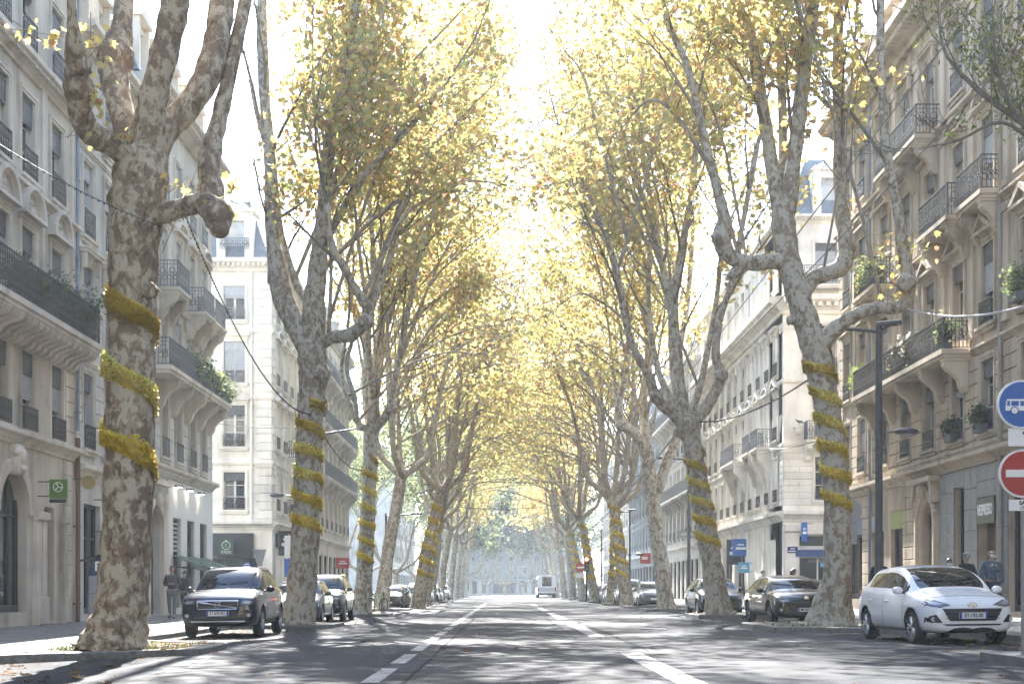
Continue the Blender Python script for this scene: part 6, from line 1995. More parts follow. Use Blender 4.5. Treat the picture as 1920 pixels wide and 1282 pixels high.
    for sx in (-1, 1):
        m = MB(); m.box(px + sx * 0.238 - 0.021, px + sx * 0.238 + 0.021, py - 0.011, py - 0.0085, pz - 0.054, pz + 0.054); m.build('plate_band', MT['plate_blue'], pl, Matrix())
    if S.get('plate'):
        put_text(S['plate'], 0.098, MT['ink'], pl, (px, py - 0.0095, pz), (0, -1, 0), sx=0.82, depth=0.001, bold=0.002)
    # badge
    bx, bz = S.get('badge', (0, 0.75)); by = hitf(bx, bz) - 0.02
    kind = S.get('badge_kind', 'ring')
    m = MB()
    M_ = T(bx, by, bz)
    if kind == 'ring':
        m.ring((0, 0), 0.062, 0.014, 18, M_, y=-0.012, dy=0.024); m.cyl((bx, by, bz), (0, 1, 0), 0.047, 0.012, 14)
    elif kind == 'oval':
        MO = M_ @ Matrix.Diagonal((1.7, 1, 1, 1))
        m.ring((0, 0), 0.055, 0.011, 20, MO, y=-0.012, dy=0.024)
        for x, s_ in ((-0.035, 1), (0.035, 1)): m.box(-0.009, 0.009, -0.008, 0.008, -0.045, 0.045, 0, M_ @ T(x, 0, 0) @ Matrix.Rotation(R(20), 4, 'Y'))
        m.box(-0.035, 0.035, -0.008, 0.008, -0.008, 0.008, 0, M_ @ Matrix.Rotation(R(-18), 4, 'Y'))
    elif kind == 'bar':
        m.ring((0, 0), 0.075, 0.016, 18, M_, y=-0.02, dy=0.03)
        m.box(-0.055, 0.055, -0.018, 0.0, -0.014, 0.014, 0, M_)
        x0, x1 = min(gx), max(gx)
        k = 10; pts = []
        for i in range(k + 1):
            x = x0 * 0.92 + (x1 - x0) * 0.92 * i / k; z = min(gz_) + 0.03 + (max(gz_) - min(gz_) - 0.06) * (1 - i / k)
            pts.append(Vector((x, hitf(x, z) - 0.018, z)))
        m.tube(pts, 0.014, 6)
        m.tube([Vector((bx + 0.05, by - 0.005, bz + 0.05)), Vector((bx + 0.085, by - 0.005, bz + 0.085))], 0.012, 6)
    m.build('badge', MT['chrome'], root)
    # wheels
    tm, rm = wheel_meshes(r, 0.2, S.get('dark_rim', False))
    for wy in S['axles']:
        for sx in (-1, 1):
            wo_ = link_mesh('wheel', tm, root, T(sx * (W / 2 - 0.125), wy, r))
            link_mesh('rim', rm, wo_)
    # mirrors, seams, handles, wipers
    ym = S['mirror_y']; zm = S['mirror_z']
    for sx in (-1, 1):
        xb = hits(ym, zm - 0.03, sx)
        m = MB(); m.sphere((xb + sx * 0.15, ym - 0.02, zm), 0.1, 12, 8, sc3=(1.05, 0.55, 0.72))
        mo = m.build('mirror', S.get('mirror_mat', paint), root, smooth=True)
        m = MB(); m.tube([(xb - sx * 0.03, ym + 0.01, zm - 0.04), (xb + sx * 0.1, ym, zm - 0.03)], [0.03, 0.025], 6); m.build('mirror_arm', MT['trim_black'], mo, Matrix())
        sm = MB()
        for y0 in S['seams']:
            pts = [Vector((hits(y0 + 0.02 * math.sin(k), z, sx) - sx * 0.003, y0, z)) for k, z in enumerate(np.linspace(S['sill'] + 0.05, S['beltz'] - 0.02, 9))]
            sm.tube(pts, 0.007, 4)
        ys = np.linspace(S['seams'][0], S['seams'][-1], 12)
        sm.tube([Vector((hits(y, S['sill'] + 0.05, sx) - sx * 0.003, y, S['sill'] + 0.05)) for y in ys], 0.006, 4)
        sm.build('door_seam', MT['trim_black'], root)
        for y0 in S['handles']:
            z = S['beltz'] - 0.12; x = hits(y0, z, sx)
            hm = MB(); hm.tube([(x - sx * 0.01, y0 - 0.1, z), (x + sx * 0.028, y0 - 0.06, z + 0.004), (x + sx * 0.028, y0 + 0.06, z + 0.004), (x - sx * 0.01, y0 + 0.1, z)], 0.014, 6)
            hm.build('door_handle', S.get('handle_mat', paint), root)
        wm = MB(); pts = []
        for k in range(7):
            y = ws0 + 0.10 + 0.10 * k / 6; x = sx * 0.05 + (0.42 if sx > 0 else -0.55) * k / 6
            pts.append(Vector((x, y, hitt(x, y) + 0.012)))
        wm.tube(pts, 0.009, 4); wm.build('wiper', MT['trim_black'], root)
        if S.get('rails'):
            rl = MB(); pts = [Vector((sx * (S['roofw'] - 0.1), y, hitt(sx * (S['roofw'] - 0.1), y) + 0.03)) for y in np.linspace(ws1 + 0.15, L - 0.6, 8)]
            rl.tube(pts, 0.02, 6); rl.build('roof_rail', MT['chrome'], root)
    # hood shut line
    m = MB(); yh = S['hood_y']
    m.tube([Vector((x, hitf(x, 0.0) if False else yh, hitt(x, yh) + 0.001)) for x in np.linspace(-W * 0.36, W * 0.36, 14)], 0.005, 4)
    m.build('hood_seam', MT['trim_black'], root)
    # rear lamps
    for sx in (-1, 1):
        y = L - 0.06; z = S['beltz'] - 0.02
        m = MB(); m.sphere((sx * (W / 2 - 0.14), L - 0.16, z), 0.11, 8, 6, sc3=(0.9, 1.0, 1.1)); m.build('tail_light', plain('tail_light', (0.3, 0.015, 0.015), 0.15), root, smooth=True)
    return root

def hatch(L, W, H, belt=0.93, cowl=1.02, hood0=0.72, scr=(1.02, 1.86), zb=0.2, rear=3.72, rooft=None, nose=0.0, cp=3.35, bp=2.32, roofw=None, tail=1.3, nw=(0.66, 0.83, 0.94, 0.985)):
    w = W / 2; rw_ = roofw or w * 0.73
    st = [(0.0, w * nw[0], zb + 0.06, hood0 - 0.2, hood0 - 0.16, w * .5), (0.07, w * nw[1], zb + 0.01, hood0 - 0.09, hood0 - 0.05, w * .6), (0.24, w * nw[2], zb, hood0 - 0.0, hood0 + 0.06, w * .7),
          (0.55, w * nw[3], zb, hood0 + 0.07, hood0 + 0.15, w * .7), (scr[0] - 0.12, w, zb, belt - 0.05, cowl - 0.02, w * .75), (scr[0], w, zb, belt - 0.03, cowl + 0.02, w * .8),
          (scr[0] + 0.1, w, zb, belt - 0.02, cowl + 0.1, w * 0.86), ((scr[0] + scr[1]) / 2, w, zb, belt, (cowl + H) / 2 + 0.09, w * 0.8), (scr[1] - 0.02, w, zb, belt, H - 0.045, rw_ + 0.02), (scr[1] + 0.2, w, zb, belt + 0.01, H - 0.012, rw_ + 0.01),
          (bp - 0.04, w, zb, belt + 0.012, H, rw_), (bp + 0.05, w, zb, belt + 0.014, H, rw_), (cp - 0.5, w, zb, belt + 0.03, H - 0.015, rw_), (cp, w * 0.995, zb, belt + 0.05, H - 0.04, rw_ * 0.97), (rear - 0.06, w * 0.985, zb + 0.02, belt + 0.06, tail + 0.02, rw_ * 0.92), (rear, w * 0.98, zb + 0.03, belt + 0.05, tail - 0.02, rw_ * 0.9),
          (L - 0.1, w * 0.95, zb + 0.05, belt + 0.0, belt + 0.1, w * 0.7), (L - 0.03, w * 0.9, zb + 0.1, belt - 0.08, belt - 0.03, w * .6), (L, w * 0.75, zb + 0.18, belt - 0.2, belt - 0.16, w * .6)]
    return st
COMMON = dict(seams=(1.25, 2.3, 3.2))
white_spec = dict(L=4.03, W=1.74, H=1.47, label='white hatchback with alloy wheels parked at the right kerb', paint=car_paint('white_car_paint', (0.86, 0.87, 0.88)),
    stations=hatch(4.03, 1.74, 1.47, hood0=0.79, scr=(0.98, 1.88)), screen=(1.0, 1.86), side=((1.2, 2.28), (2.37, 3.33)), rear=(3.72, 3.95), axles=(0.80, 3.37), wheel_r=0.31, sill=0.22, beltz=0.9,
    grille=[(-0.55, 0.65), (0.55, 0.65), (0.42, 0.43), (-0.42, 0.43)], lamp=[(0.38, 0.715), (0.58, 0.665), (0.79, 0.70), (0.825, 0.83), (0.75, 0.85)], fog=[(0.55, 0.40), (0.80, 0.40), (0.80, 0.50), (0.66, 0.545)],
    intake=[(-0.55, 0.375), (0.55, 0.375), (0.48, 0.345), (-0.48, 0.345)], plate='EY-192-00', plate_at=(0.0, 0.525), badge=(0, 0.71), badge_kind='oval', mirror_y=1.22, mirror_z=0.98, hood_y=0.34, seams=(1.22, 2.32, 3.2), handles=(2.12, 3.05), roofw=0.63)
suv_spec = dict(L=4.42, W=1.86, H=1.7, label='dark blue compact off-roader with a diagonal bar grille parked at the left kerb', paint=car_paint('navy_car_paint', (0.005, 0.011, 0.032), 0.0),
    stations=hatch(4.42, 1.86, 1.71, belt=1.08, cowl=1.14, hood0=0.97, scr=(1.2, 2.0), zb=0.26, rear=4.05, cp=3.7, bp=2.5, roofw=0.68, tail=1.42, nw=(0.8, 0.91, 0.975, 0.99)), screen=(1.22, 1.98), side=((1.45, 2.46), (2.55, 3.68)), rear=(4.05, 4.34), axles=(0.88, 3.58), wheel_r=0.36, sill=0.3, beltz=1.05, gap=0.06, clad=True,
    grille=[(-0.48, 0.87), (0.48, 0.87), (0.46, 0.68), (-0.46, 0.68)], grille_rim=True, lamp=[(0.54, 0.80), (0.80, 0.78), (0.84, 0.88), (0.56, 0.89)], fog=[(0.62, 0.5), (0.8, 0.5), (0.81, 0.56), (0.66, 0.57)],
    intake=[(-0.6, 0.5), (0.6, 0.5), (0.55, 0.42), (-0.55, 0.42)], chin=[(-0.64, 0.405), (0.64, 0.405), (0.62, 0.375), (-0.62, 0.375)], plate='FT 079 PO', plate_at=(0.0, 0.575), badge=(0, 0.775), badge_kind='bar', mirror_y=1.5, mirror_z=1.14, hood_y=0.4, seams=(1.42, 2.5, 3.45), handles=(2.3, 3.3), roofw=0.7, rails=True)
bmw_spec = dict(L=4.32, W=1.8, H=1.43, label='glossy black hatchback with a split kidney grille parked at the right kerb', paint=car_paint('black_car_paint', (0.01, 0.01, 0.012), 0.2),
    stations=hatch(4.32, 1.8, 1.43, belt=0.92, cowl=1.0, hood0=0.8, scr=(1.25, 2.1), rear=3.95, cp=3.6, bp=2.5, tail=1.27, roofw=0.62, nw=(0.74, 0.88, 0.96, 0.99)), screen=(1.27, 2.08), side=((1.5, 2.46), (2.55, 3.58)), rear=(3.95, 4.24), axles=(0.85, 3.52), wheel_r=0.33, sill=0.24, beltz=0.9,
    grille=[(-0.36, 0.66), (0.36, 0.66), (0.33, 0.5), (-0.33, 0.5)], grille_rim=False, lamp=[(0.44, 0.66), (0.72, 0.64), (0.82, 0.72), (0.5, 0.73)], fog=[(0.6, 0.36), (0.78, 0.36), (0.8, 0.5), (0.7, 0.5)],
    intake=[(-0.5, 0.33), (0.5, 0.33), (0.45, 0.28), (-0.45, 0.28)], plate='BM 065 MH', plate_at=(0.0, 0.43), badge=(0, 0.755), badge_kind='ring', mirror_y=1.52, mirror_z=0.98, hood_y=0.3, seams=(1.45, 2.5, 3.3), handles=(2.3, 3.15), roofw=0.62, dark_rim=True)
old_spec = dict(L=4.2, W=1.76, H=1.48, label='older dark hatchback with a pale reflection on its bonnet beside the leaning banded trunk', paint=car_paint('anthracite_car_paint', (0.022, 0.026, 0.032), 0.5),
    stations=hatch(4.2, 1.76, 1.48, belt=0.95, cowl=1.03, hood0=0.79, scr=(1.05, 1.85), rear=3.85, cp=3.5, bp=2.4, tail=1.34, roofw=0.65), screen=(1.07, 1.83), side=((1.28, 2.36), (2.45, 3.48)), rear=(3.85, 4.12), axles=(0.85, 3.43), wheel_r=0.32, sill=0.24, beltz=0.92,
    grille=[(-0.5, 0.68), (0.5, 0.68), (0.48, 0.6), (-0.48, 0.6)], lamp=[(0.52, 0.6), (0.76, 0.62), (0.79, 0.74), (0.56, 0.74)], intake=[(-0.55, 0.4), (0.55, 0.4), (0.5, 0.31), (-0.5, 0.31)], plate=None, plate_at=(0.0, 0.5), badge=(0, 0.72), mirror_y=1.35, mirror_z=1.0, hood_y=0.32, seams=(1.3, 2.4, 3.25), handles=(2.2, 3.1), roofw=0.65)
WHITE = make_car(white_spec); SUV = make_car(suv_spec); BLACK = make_car(bmw_spec); OLD = make_car(old_spec)
def place(car, x, y, yaw=0.0, side=None):
    """nose at y, x = centre line"""
    car.location = (x, y, gz(x) + 0.004); car.rotation_euler = (0, -math.atan(0.010), yaw)
place(WHITE, 8.36, 25.1, R(3.8)); place(SUV, -6.7, 32.9, R(0)); place(BLACK, 8.45, 39.3, R(3)); place(OLD, 8.35, 53.8, R(1.5))
GREY = car_paint('grey_car_paint', (0.1, 0.105, 0.115), 0.6); SILV = car_paint('silver_car_paint', (0.4, 0.41, 0.43), 0.7); BLU = car_paint('dull_blue_car_paint', (0.02, 0.035, 0.07), 0.4); DRK = car_paint('dark_grey_car_paint', (0.03, 0.032, 0.036), 0.4)
def another(src, x, y, label, paint, yaw=0.0, old=None):
    c = copy_tree(src); c['label'] = label
    place(c, x, y, yaw)
    for ch in c.children:
        for i, s_ in enumerate(ch.material_slots):
            if s_.material == old:
                s_.link = 'OBJECT'; s_.material = paint
        if ch.name.startswith('number_plate'):
            for t in list(ch.children):
                if t.name.startswith('lettering'): bpy.data.objects.remove(t)
    return c
another(OLD, -6.75, 44.9, 'dark hatchback half hidden by the second left trunk', BLU, 0, old_spec['paint'])
another(SUV, -6.6, 49.6, 'tall dark off-roader behind the half hidden hatchback', DRK, 0, suv_spec['paint'])
another(BLACK, -6.6, 80.0, 'dark saloon-like hatchback with sun glare on its windscreen, left of the road', DRK, 0, bmw_spec['paint'])
for i, (y, p, s, lb) in enumerate(((86.5, BLU, OLD, 'dark blue car nosing out behind the glaring dark hatchback'), (93.5, SILV, OLD, 'silver car behind the forked gold banded trunk'), (107.0, GREY, SUV, 'first of the hazy row of grey cars far down the left kerb'), (113.0, SILV, OLD, 'second of the hazy row of cars far down the left kerb'), (124.5, DRK, WHITE, 'third of the hazy row of cars far down the left kerb'), (131.0, GREY, OLD, 'fourth of the hazy row of cars far down the left kerb'), (148.0, SILV, SUV, 'farthest pale car down the left kerb'))):
    another(s, -6.7, y, lb, p, 0, {id(OLD): old_spec, id(SUV): suv_spec, id(WHITE): white_spec}[id(s)]['paint'])
for i, (y, p, s, lb) in enumerate(((76.8, GREY, OLD, 'dark grey car left of the grey unbanded trunk'), (90.2, DRK, SUV, 'dark tall car in the shade beyond the dark grey car'), (102.0, DRK, OLD, 'dark car between two gold banded trunks on the right'), (107.2, BLU, WHITE, 'small dark blue car just right of the traffic light'), (118.5, DRK, OLD, 'dark car behind the traffic light'), (124.0, car_paint('white_far_paint', (0.7, 0.7, 0.7)), WHITE, 'small white car left of the traffic light'), (139.0, GREY, SUV, 'grey car beside the far no entry sign'), (160.0, SILV, OLD, 'farthest pale car on the right beside the bus'))):
    another(s, 8.2, y, lb, p, 0, {id(OLD): old_spec, id(SUV): suv_spec, id(WHITE): white_spec}[id(s)]['paint'])
c = another(BLACK, 12.4, 63.4, 'dark car crossing in the side street behind the nearest right trunk', DRK, R(90), bmw_spec['paint'])
c.location = (16.4, 64.5, 0.17)

# ---------------------------------------------------------------- the white bus far down the road
bus = empty('bus', (5.6, 186.0, gz(5.6)), 'white city bus seen from behind far down the road', 'bus')
m = MB(); Wb = 2.5; 
sec = [(-Wb / 2, 0.4), (-Wb / 2, 2.4), (-Wb / 2 + 0.12, 2.85), (-Wb / 2 + 0.4, 3.02), (Wb / 2 - 0.4, 3.02), (Wb / 2 - 0.12, 2.85), (Wb / 2, 2.4), (Wb / 2, 0.4)]
m.prism(sec, 0, 11.5)
bm_ = m.mesh('body', plain('bus_white', (0.75, 0.76, 0.76), 0.35)); bevel_mesh(bm_, 0.05, 2); link_mesh('body', bm_, bus)
m = MB(); m.box(-0.62, 0.62, -0.03, 0.02, 1.55, 2.75); m.build('rear_window', MT['carglass'], bus)
m = MB(); m.box(-1.0, 1.0, -0.025, 0.02, 0.85, 1.35); m.build('engine_flap', plain('bus_grey', (0.5, 0.51, 0.52), 0.4), bus)
m = MB(); m.box(-1.2, 1.2, -0.05, 0.02, 0.4, 0.62); m.build('bumper', MT['trim_black'], bus)
for sx in (-1, 1):
    m = MB(); m.box(sx * 1.12 - 0.08, sx * 1.12 + 0.08, -0.03, 0.02, 0.8, 1.4); m.build('tail_light', plain('tail_light', (0.3, 0.015, 0.015), 0.15), bus)
    m = MB(); m.box(sx * 1.251 - 0.006, sx * 1.251 + 0.006, 0.6, 10.9, 1.4, 2.5); m.build('side_window', MT['carglass'], bus)
    m = MB(); m.tube([(sx * 1.25, 11.3, 2.5), (sx * 1.5, 11.45, 2.4), (sx * 1.5, 11.45, 2.0)], 0.05, 6); m.build('mirror', MT['trim_black'], bus)
    for y in (2.6, 8.6):
        m = MB(); m.cyl((sx * 1.1, y, 0.48), (1, 0, 0), 0.48, 0.28, 24); m.build('wheel', MT['tyre'], bus)
# ---------------------------------------------------------------- people
MT['skin'] = plain('skin', (0.42, 0.25, 0.18), 0.5)
MT['denim'] = noisy('denim_cloth', (0.07, 0.105, 0.15), (0.12, 0.165, 0.22), 14.0, 0.85, 0.2, obj=True)
MT['jeans'] = noisy('dark_jeans', (0.025, 0.035, 0.06), (0.045, 0.06, 0.1), 14.0, 0.85, 0.2, obj=True)
MT['dark_coat'] = noisy('dark_coat', (0.014, 0.016, 0.022), (0.03, 0.033, 0.042), 10.0, 0.85, 0.2, obj=True)
MT['grey_cloth'] = noisy('grey_cloth', (0.09, 0.09, 0.095), (0.15, 0.15, 0.155), 10.0, 0.85, 0.2, obj=True)
MT['hair_dark'] = plain('dark_hair', (0.018, 0.014, 0.012), 0.55)
MT['hair_grey'] = plain('grey_hair', (0.32, 0.31, 0.3), 0.6)
MT['mask_white'] = plain('pale_face_mask', (0.55, 0.62, 0.68), 0.8)
MT['shoe'] = plain('dark_shoe', (0.02, 0.018, 0.017), 0.5)

def skin_mesh(name, verts, edges, radii, mat, root=0, lv=2):
    me = bpy.data.meshes.new(name)
    me.from_pydata(verts, edges, [])
    o = bpy.data.objects.new('tmp_skin', me); COL.objects.link(o)
    o.modifiers.new('k', 'SKIN')
    sv = me.skin_vertices[0].data
    for i, r in enumerate(radii):
        sv[i].radius = r if hasattr(r, '__len__') else (r, r)
        sv[i].use_root = (i == root)
    s = o.modifiers.new('s', 'SUBSURF'); s.levels = lv; s.render_levels = lv
    r = evaluated(o); r.name = name
    bpy.data.objects.remove(o)
    r.materials.clear(); r.materials.append(mat)
    r.polygons.foreach_set('use_smooth', [True] * len(r.polygons))
    return r

def person(x, y, yaw, label, h=1.75, coat='dark_coat', legs='jeans', hair='hair_dark', mask=True, stride=0.28, bag=None, collar=None, hat=None, arms=(0.18, -0.18), z=None, bald=False, long_hair=False, hold=False, wide=1.0):
    k = h / 1.75
    root = empty('person', (x, y, sz(x) if z is None else z), label, 'person', None, yaw)
    # joints in metres for 1.75 m; the figure faces -y
    st = stride
    J = {}
    J['pelvis'] = (0, 0, 0.93); J['waist'] = (0, 0.0, 1.08); J['chest'] = (0, 0.01, 1.28); J['neck0'] = (0, 0.015, 1.45); J['neck1'] = (0, 0.0, 1.53)
    J['chin'] = (0, -0.02, 1.585); J['face'] = (0, -0.005, 1.655); J['top'] = (0, 0.01, 1.715)
    for s, n in ((-1, 'l'), (1, 'r')):
        f = -st * s
        J['hip' + n] = (s * 0.095 * wide, 0, 0.88); J['knee' + n] = (s * 0.105, f * 0.5 - 0.04, 0.5); J['ank' + n] = (s * 0.105, f, 0.085 + (0.05 if f > 0 else 0)); J['toe' + n] = (s * 0.115, f - 0.16, 0.035)
        a = arms[0] if s < 0 else arms[1]
        J['sh' + n] = (s * 0.185 * wide, 0.015, 1.41); J['el' + n] = (s * 0.235 * wide, 0.03 + a * 0.4, 1.13)
        J['wr' + n] = ((s * 0.23, a - 0.02, 0.9) if not hold else (s * 0.06, -0.25, 1.16)); 
        if hold: J['el' + n] = (s * 0.25, 0.02, 1.13)
    idx = {n: i for i, n in enumerate(J)}
    V = [tuple(c * k for c in J[n]) for n in J]
    E = [('pelvis', 'waist'), ('waist', 'chest'), ('chest', 'neck0'), ('neck0', 'neck1'), ('neck1', 'chin'), ('chin', 'face'), ('face', 'top')]
    rad = {'pelvis': (0.15, 0.105), 'waist': (0.14, 0.1), 'chest': (0.165, 0.11), 'neck0': (0.075, 0.07), 'neck1': 0.052, 'chin': (0.062, 0.07), 'face': (0.078, 0.098), 'top': (0.055, 0.065)}
    for n in 'lr':
        E += [('pelvis', 'hip' + n), ('hip' + n, 'knee' + n), ('knee' + n, 'ank' + n), ('ank' + n, 'toe' + n), ('chest', 'sh' + n), ('sh' + n, 'el' + n), ('el' + n, 'wr' + n)]
        rad.update({'hip' + n: 0.088, 'knee' + n: 0.056, 'ank' + n: 0.04, 'toe' + n: (0.04, 0.03), 'sh' + n: 0.058, 'el' + n: 0.042, 'wr' + n: 0.029})
    sc_ = lambda r, g=0: tuple((q + g) * k for q in (r if hasattr(r, '__len__') else (r, r)))
    me = skin_mesh('body', V, [(idx[a], idx[b]) for a, b in E], [sc_(rad[n]) for n in J], MT['skin'])
    link_mesh('body', me, root)
    def part(name, ns, es, g, mat, over=None):
        ii = {n: i for i, n in enumerate(ns)}
        me = skin_mesh(name, [tuple(c * k for c in (over or {}).get(n, J[n])) for n in ns], [(ii[a], ii[b]) for a, b in es], [sc_(rad[n], g) for n in ns], MT[mat])
        return link_mesh(name, me, root)
    ov = {'neck0': (0, 0.015, 1.43)}
    for n in 'lr':
        e, q = Vector(J['el' + n]), Vector(J['wr' + n]); ov['wr' + n] = tuple(e.lerp(q, 0.93))
    part('jacket', ['pelvis', 'waist', 'chest', 'neck0', 'shl', 'ell', 'wrl', 'shr', 'elr', 'wrr'],
         [('pelvis', 'waist'), ('waist', 'chest'), ('chest', 'neck0'), ('chest', 'shl'), ('shl', 'ell'), ('ell', 'wrl'), ('chest', 'shr'), ('shr', 'elr'), ('elr', 'wrr')], 0.026, coat, ov)
    ov2 = {}
    for n in 'lr':
        e, q = Vector(J['knee' + n]), Vector(J['ank' + n]); ov2['ank' + n] = tuple(e.lerp(q, 0.94))
    part('trousers', ['pelvis', 'hipl', 'kneel', 'ankl', 'hipr', 'kneer', 'ankr'], [('pelvis', 'hipl'), ('hipl', 'kneel'), ('kneel', 'ankl'), ('pelvis', 'hipr'), ('hipr', 'kneer'), ('kneer', 'ankr')], 0.016, legs, ov2)
    for s, n in ((-1, 'l'), (1, 'r')):
        a, t = Vector(J['ank' + n]) * k, Vector(J['toe' + n]) * k
        m = MB(); d = t - a
        m.tube([a + Vector((0, 0.06, -0.045)), a + Vector((0, 0.02, -0.03)), t + Vector((0, 0.03, 0.01)), t + Vector((0, -0.05, -0.005))], [0.035, 0.052, 0.045, 0.025], 8)
        m.build('shoe', MT['shoe'], root, smooth=True)
        # hand: palm, four fingers and a thumb
        w_ = Vector(J['wr' + n]) * k; e = Vector(J['el' + n]) * k; ax = (w_ - e).normalized(); sd = Vector((0, -1, 0)) - ax * ax.dot(Vector((0, -1, 0)))
        sd.normalize(); nn = ax.cross(sd) * s
        vs_ = [w_, w_ + ax * 0.05, w_ + ax * 0.09]; es_ = [(0, 1), (1, 2)]; rs_ = [(0.026, 0.02), (0.036, 0.02), (0.034, 0.018)]
        for q in range(4):
            o_ = sd * (0.027 - 0.018 * q); L_ = (0.07, 0.08, 0.075, 0.058)[q]
            b0 = len(vs_); vs_ += [w_ + ax * 0.095 + o_, w_ + ax * (0.095 + L_ * 0.5) + o_ - nn * 0.006, w_ + ax * (0.095 + L_) + o_ - nn * 0.022]
            es_ += [(2, b0), (b0, b0 + 1), (b0 + 1, b0 + 2)]; rs_ += [0.0095, 0.009, 0.0075]
        b0 = len(vs_); vs_ += [w_ + ax * 0.045 + sd * 0.04 - nn * 0.008, w_ + ax * 0.085 + sd * 0.055 - nn * 0.018]; es_ += [(1, b0), (b0, b0 + 1)]; rs_ += [0.012, 0.009]
        link_mesh('hand', skin_mesh('hand', [tuple(v) for v in vs_], es_, [r if hasattr(r, '__len__') else (r, r) for r in rs_], MT['skin'], 0, 1), root)
        m = MB(); m.sphere((s * 0.078 * k, 0.005, 1.63 * k), 0.028 * k, 8, 6, sc3=(0.45, 0.8, 1.15)); m.build('ear', MT['skin'], root, smooth=True)
        m = MB(); m.sphere((s * 0.032 * k, -0.094 * k, 1.655 * k), 0.012, 8, 6); m.build('eye', MT['hair_dark'], root, smooth=True)
    m = MB(); m.tube([(0, -0.095 * k, 1.655 * k), (0, -0.118 * k, 1.622 * k), (0, -0.105 * k, 1.61 * k)], [0.01, 0.017, 0.012], 8); m.build('nose', MT['skin'], root, smooth=True)
    m = MB(); m.box(-0.024 * k, 0.024 * k, -0.102 * k, -0.085 * k, 1.578 * k, 1.586 * k); m.build('mouth', plain('lips', (0.3, 0.12, 0.1), 0.5), root)
    b = bmesh.new(); bmesh.ops.create_icosphere(b, subdivisions=3, radius=1.0)
    for v in b.verts: v.co = Vector((v.co.x * 0.092, v.co.y * 0.112 + 0.014, v.co.z * 0.105 + 1.672)) * k
    zc = 1.7 if bald else 1.655
    kill = [v for v in b.verts if (v.co.y < -0.045 * k and v.co.z < 1.715 * k) or v.co.z < (1.60 if not bald else 1.6) * k or (bald and v.co.z > 1.70 * k)]
    bmesh.ops.delete(b, geom=kill, context='VERTS')
    me = bpy.data.meshes.new('hair'); b.to_mesh(me); b.free(); me.materials.append(MT[hair]); me.polygons.foreach_set('use_smooth', [True] * len(me.polygons)); link_mesh('hair', me, root)
    if long_hair:
        m = MB(); m.tube([(0, 0.06 * k, 1.72 * k), (0, 0.1 * k, 1.62 * k), (0, 0.11 * k, 1.5 * k), (0, 0.1 * k, 1.38 * k)], [0.06, 0.1, 0.1, 0.06], 10); m.build('hair', MT[hair], root, smooth=True)
    if mask:
        b = bmesh.new(); bmesh.ops.create_icosphere(b, subdivisions=3, radius=1.0)
        for v in b.verts: v.co = Vector((v.co.x * 0.079, v.co.y * 0.085 - 0.035, v.co.z * 0.052 + 1.595)) * k
        bmesh.ops.delete(b, geom=[v for v in b.verts if v.co.y > -0.03 * k], context='VERTS')
        me = bpy.data.meshes.new('face_mask'); b.to_mesh(me); b.free(); me.materials.append(MT['mask_white']); me.polygons.foreach_set('use_smooth', [True] * len(me.polygons)); link_mesh('face_mask', me, root)
    if collar:
        m = MB()
        for s in (-1, 1):
            m.add([(s * 0.015, -0.115, 1.40), (s * 0.09, -0.1, 1.38), (s * 0.105, -0.05, 1.47), (s * 0.06, -0.06, 1.5)], [(0, 1, 2, 3), (3, 2, 1, 0)])
        m.tube([(-0.1, -0.03, 1.485), (-0.07, 0.07, 1.5), (0.07, 0.07, 1.5), (0.1, -0.03, 1.485)], 0.03, 6)
        m.build('collar', plain('fleece_collar', (0.5, 0.45, 0.36), 0.9), root)
        m = MB(); m.box(-0.006, 0.006, -0.145, -0.135, 0.98, 1.38)
        for s in (-1, 1): m.box(s * 0.09 - 0.05, s * 0.09 + 0.05, -0.15, -0.13, 1.24, 1.27)
        m.build('jacket_seam', MT['jeans'], root)
    if hat:
        m = MB(); m.sphere((0, 0.005, 1.70 * k), 0.1 * k, 12, 8, sc3=(1, 1.12, 0.75)); m.cyl((0, -0.08, 1.69 * k), (0, 0, 1), 0.08, 0.012, 12); m.build('hat', MT[hat], root, smooth=True)
    if bag:
        m = MB(); m.tube([(0.13, 0.02, 1.44), (0.0, -0.14, 1.25), (-0.2, -0.1, 0.98)], 0.015, 6); m.tube([(-0.2, -0.14, 0.82), (-0.24, -0.1, 0.98)], [0.11, 0.08], 8); m.build('shoulder_bag', MT[bag], root)
    return root
person(-11.0, 46.6, R(6), 'walking man in a dark jacket with pale hoodie strings by the arched portal', 1.74, 'dark_coat', 'grey_cloth', mask=False, stride=0.3, hold=True)
person(-11.72, 51.6, R(-8), 'woman with long dark hair and a white mask behind the walking man', 1.62, 'dark_coat', 'dark_coat', long_hair=True, stride=0.2)
person(-11.0, 54.5, R(0), 'person in dark clothes half hidden by the dark blue car', 1.68, 'dark_coat', 'jeans', stride=0.15)
person(12.25, 35.4, R(14), 'bald man in a denim jacket with fleece collar by the white car', 1.8, 'denim', 'jeans', 'hair_grey', bald=True, collar=True, stride=0.2, arms=(0.05, -0.05), wide=1.12)
person(12.1, 36.9, R(200), 'man in a cap and black top with his back turned by the coffee shop', 1.75, 'dark_coat', 'jeans', 'hair_grey', mask=False, hat='grey_cloth', stride=0.2)
person(12.7, 40.2, R(-5), 'person with black hair behind the white car roof', 1.66, 'dark_coat', 'jeans', stride=0.2)
MT['tan_wool'] = noisy('tan_wool', (0.24, 0.16, 0.09), (0.34, 0.24, 0.14), 20.0, 0.9, 0.2, obj=True)
person(10.7, 40.2, R(175), 'person in a tan woollen hat behind the back of the white car', 1.76, 'dark_coat', 'jeans', mask=False, hat='tan_wool', stride=0.2)
person(12.3, 67.0, R(30), 'woman with red brown hair tied up behind the black hatchback roof', 1.7, 'grey_cloth', 'jeans', 'hair_dark', stride=0.15)
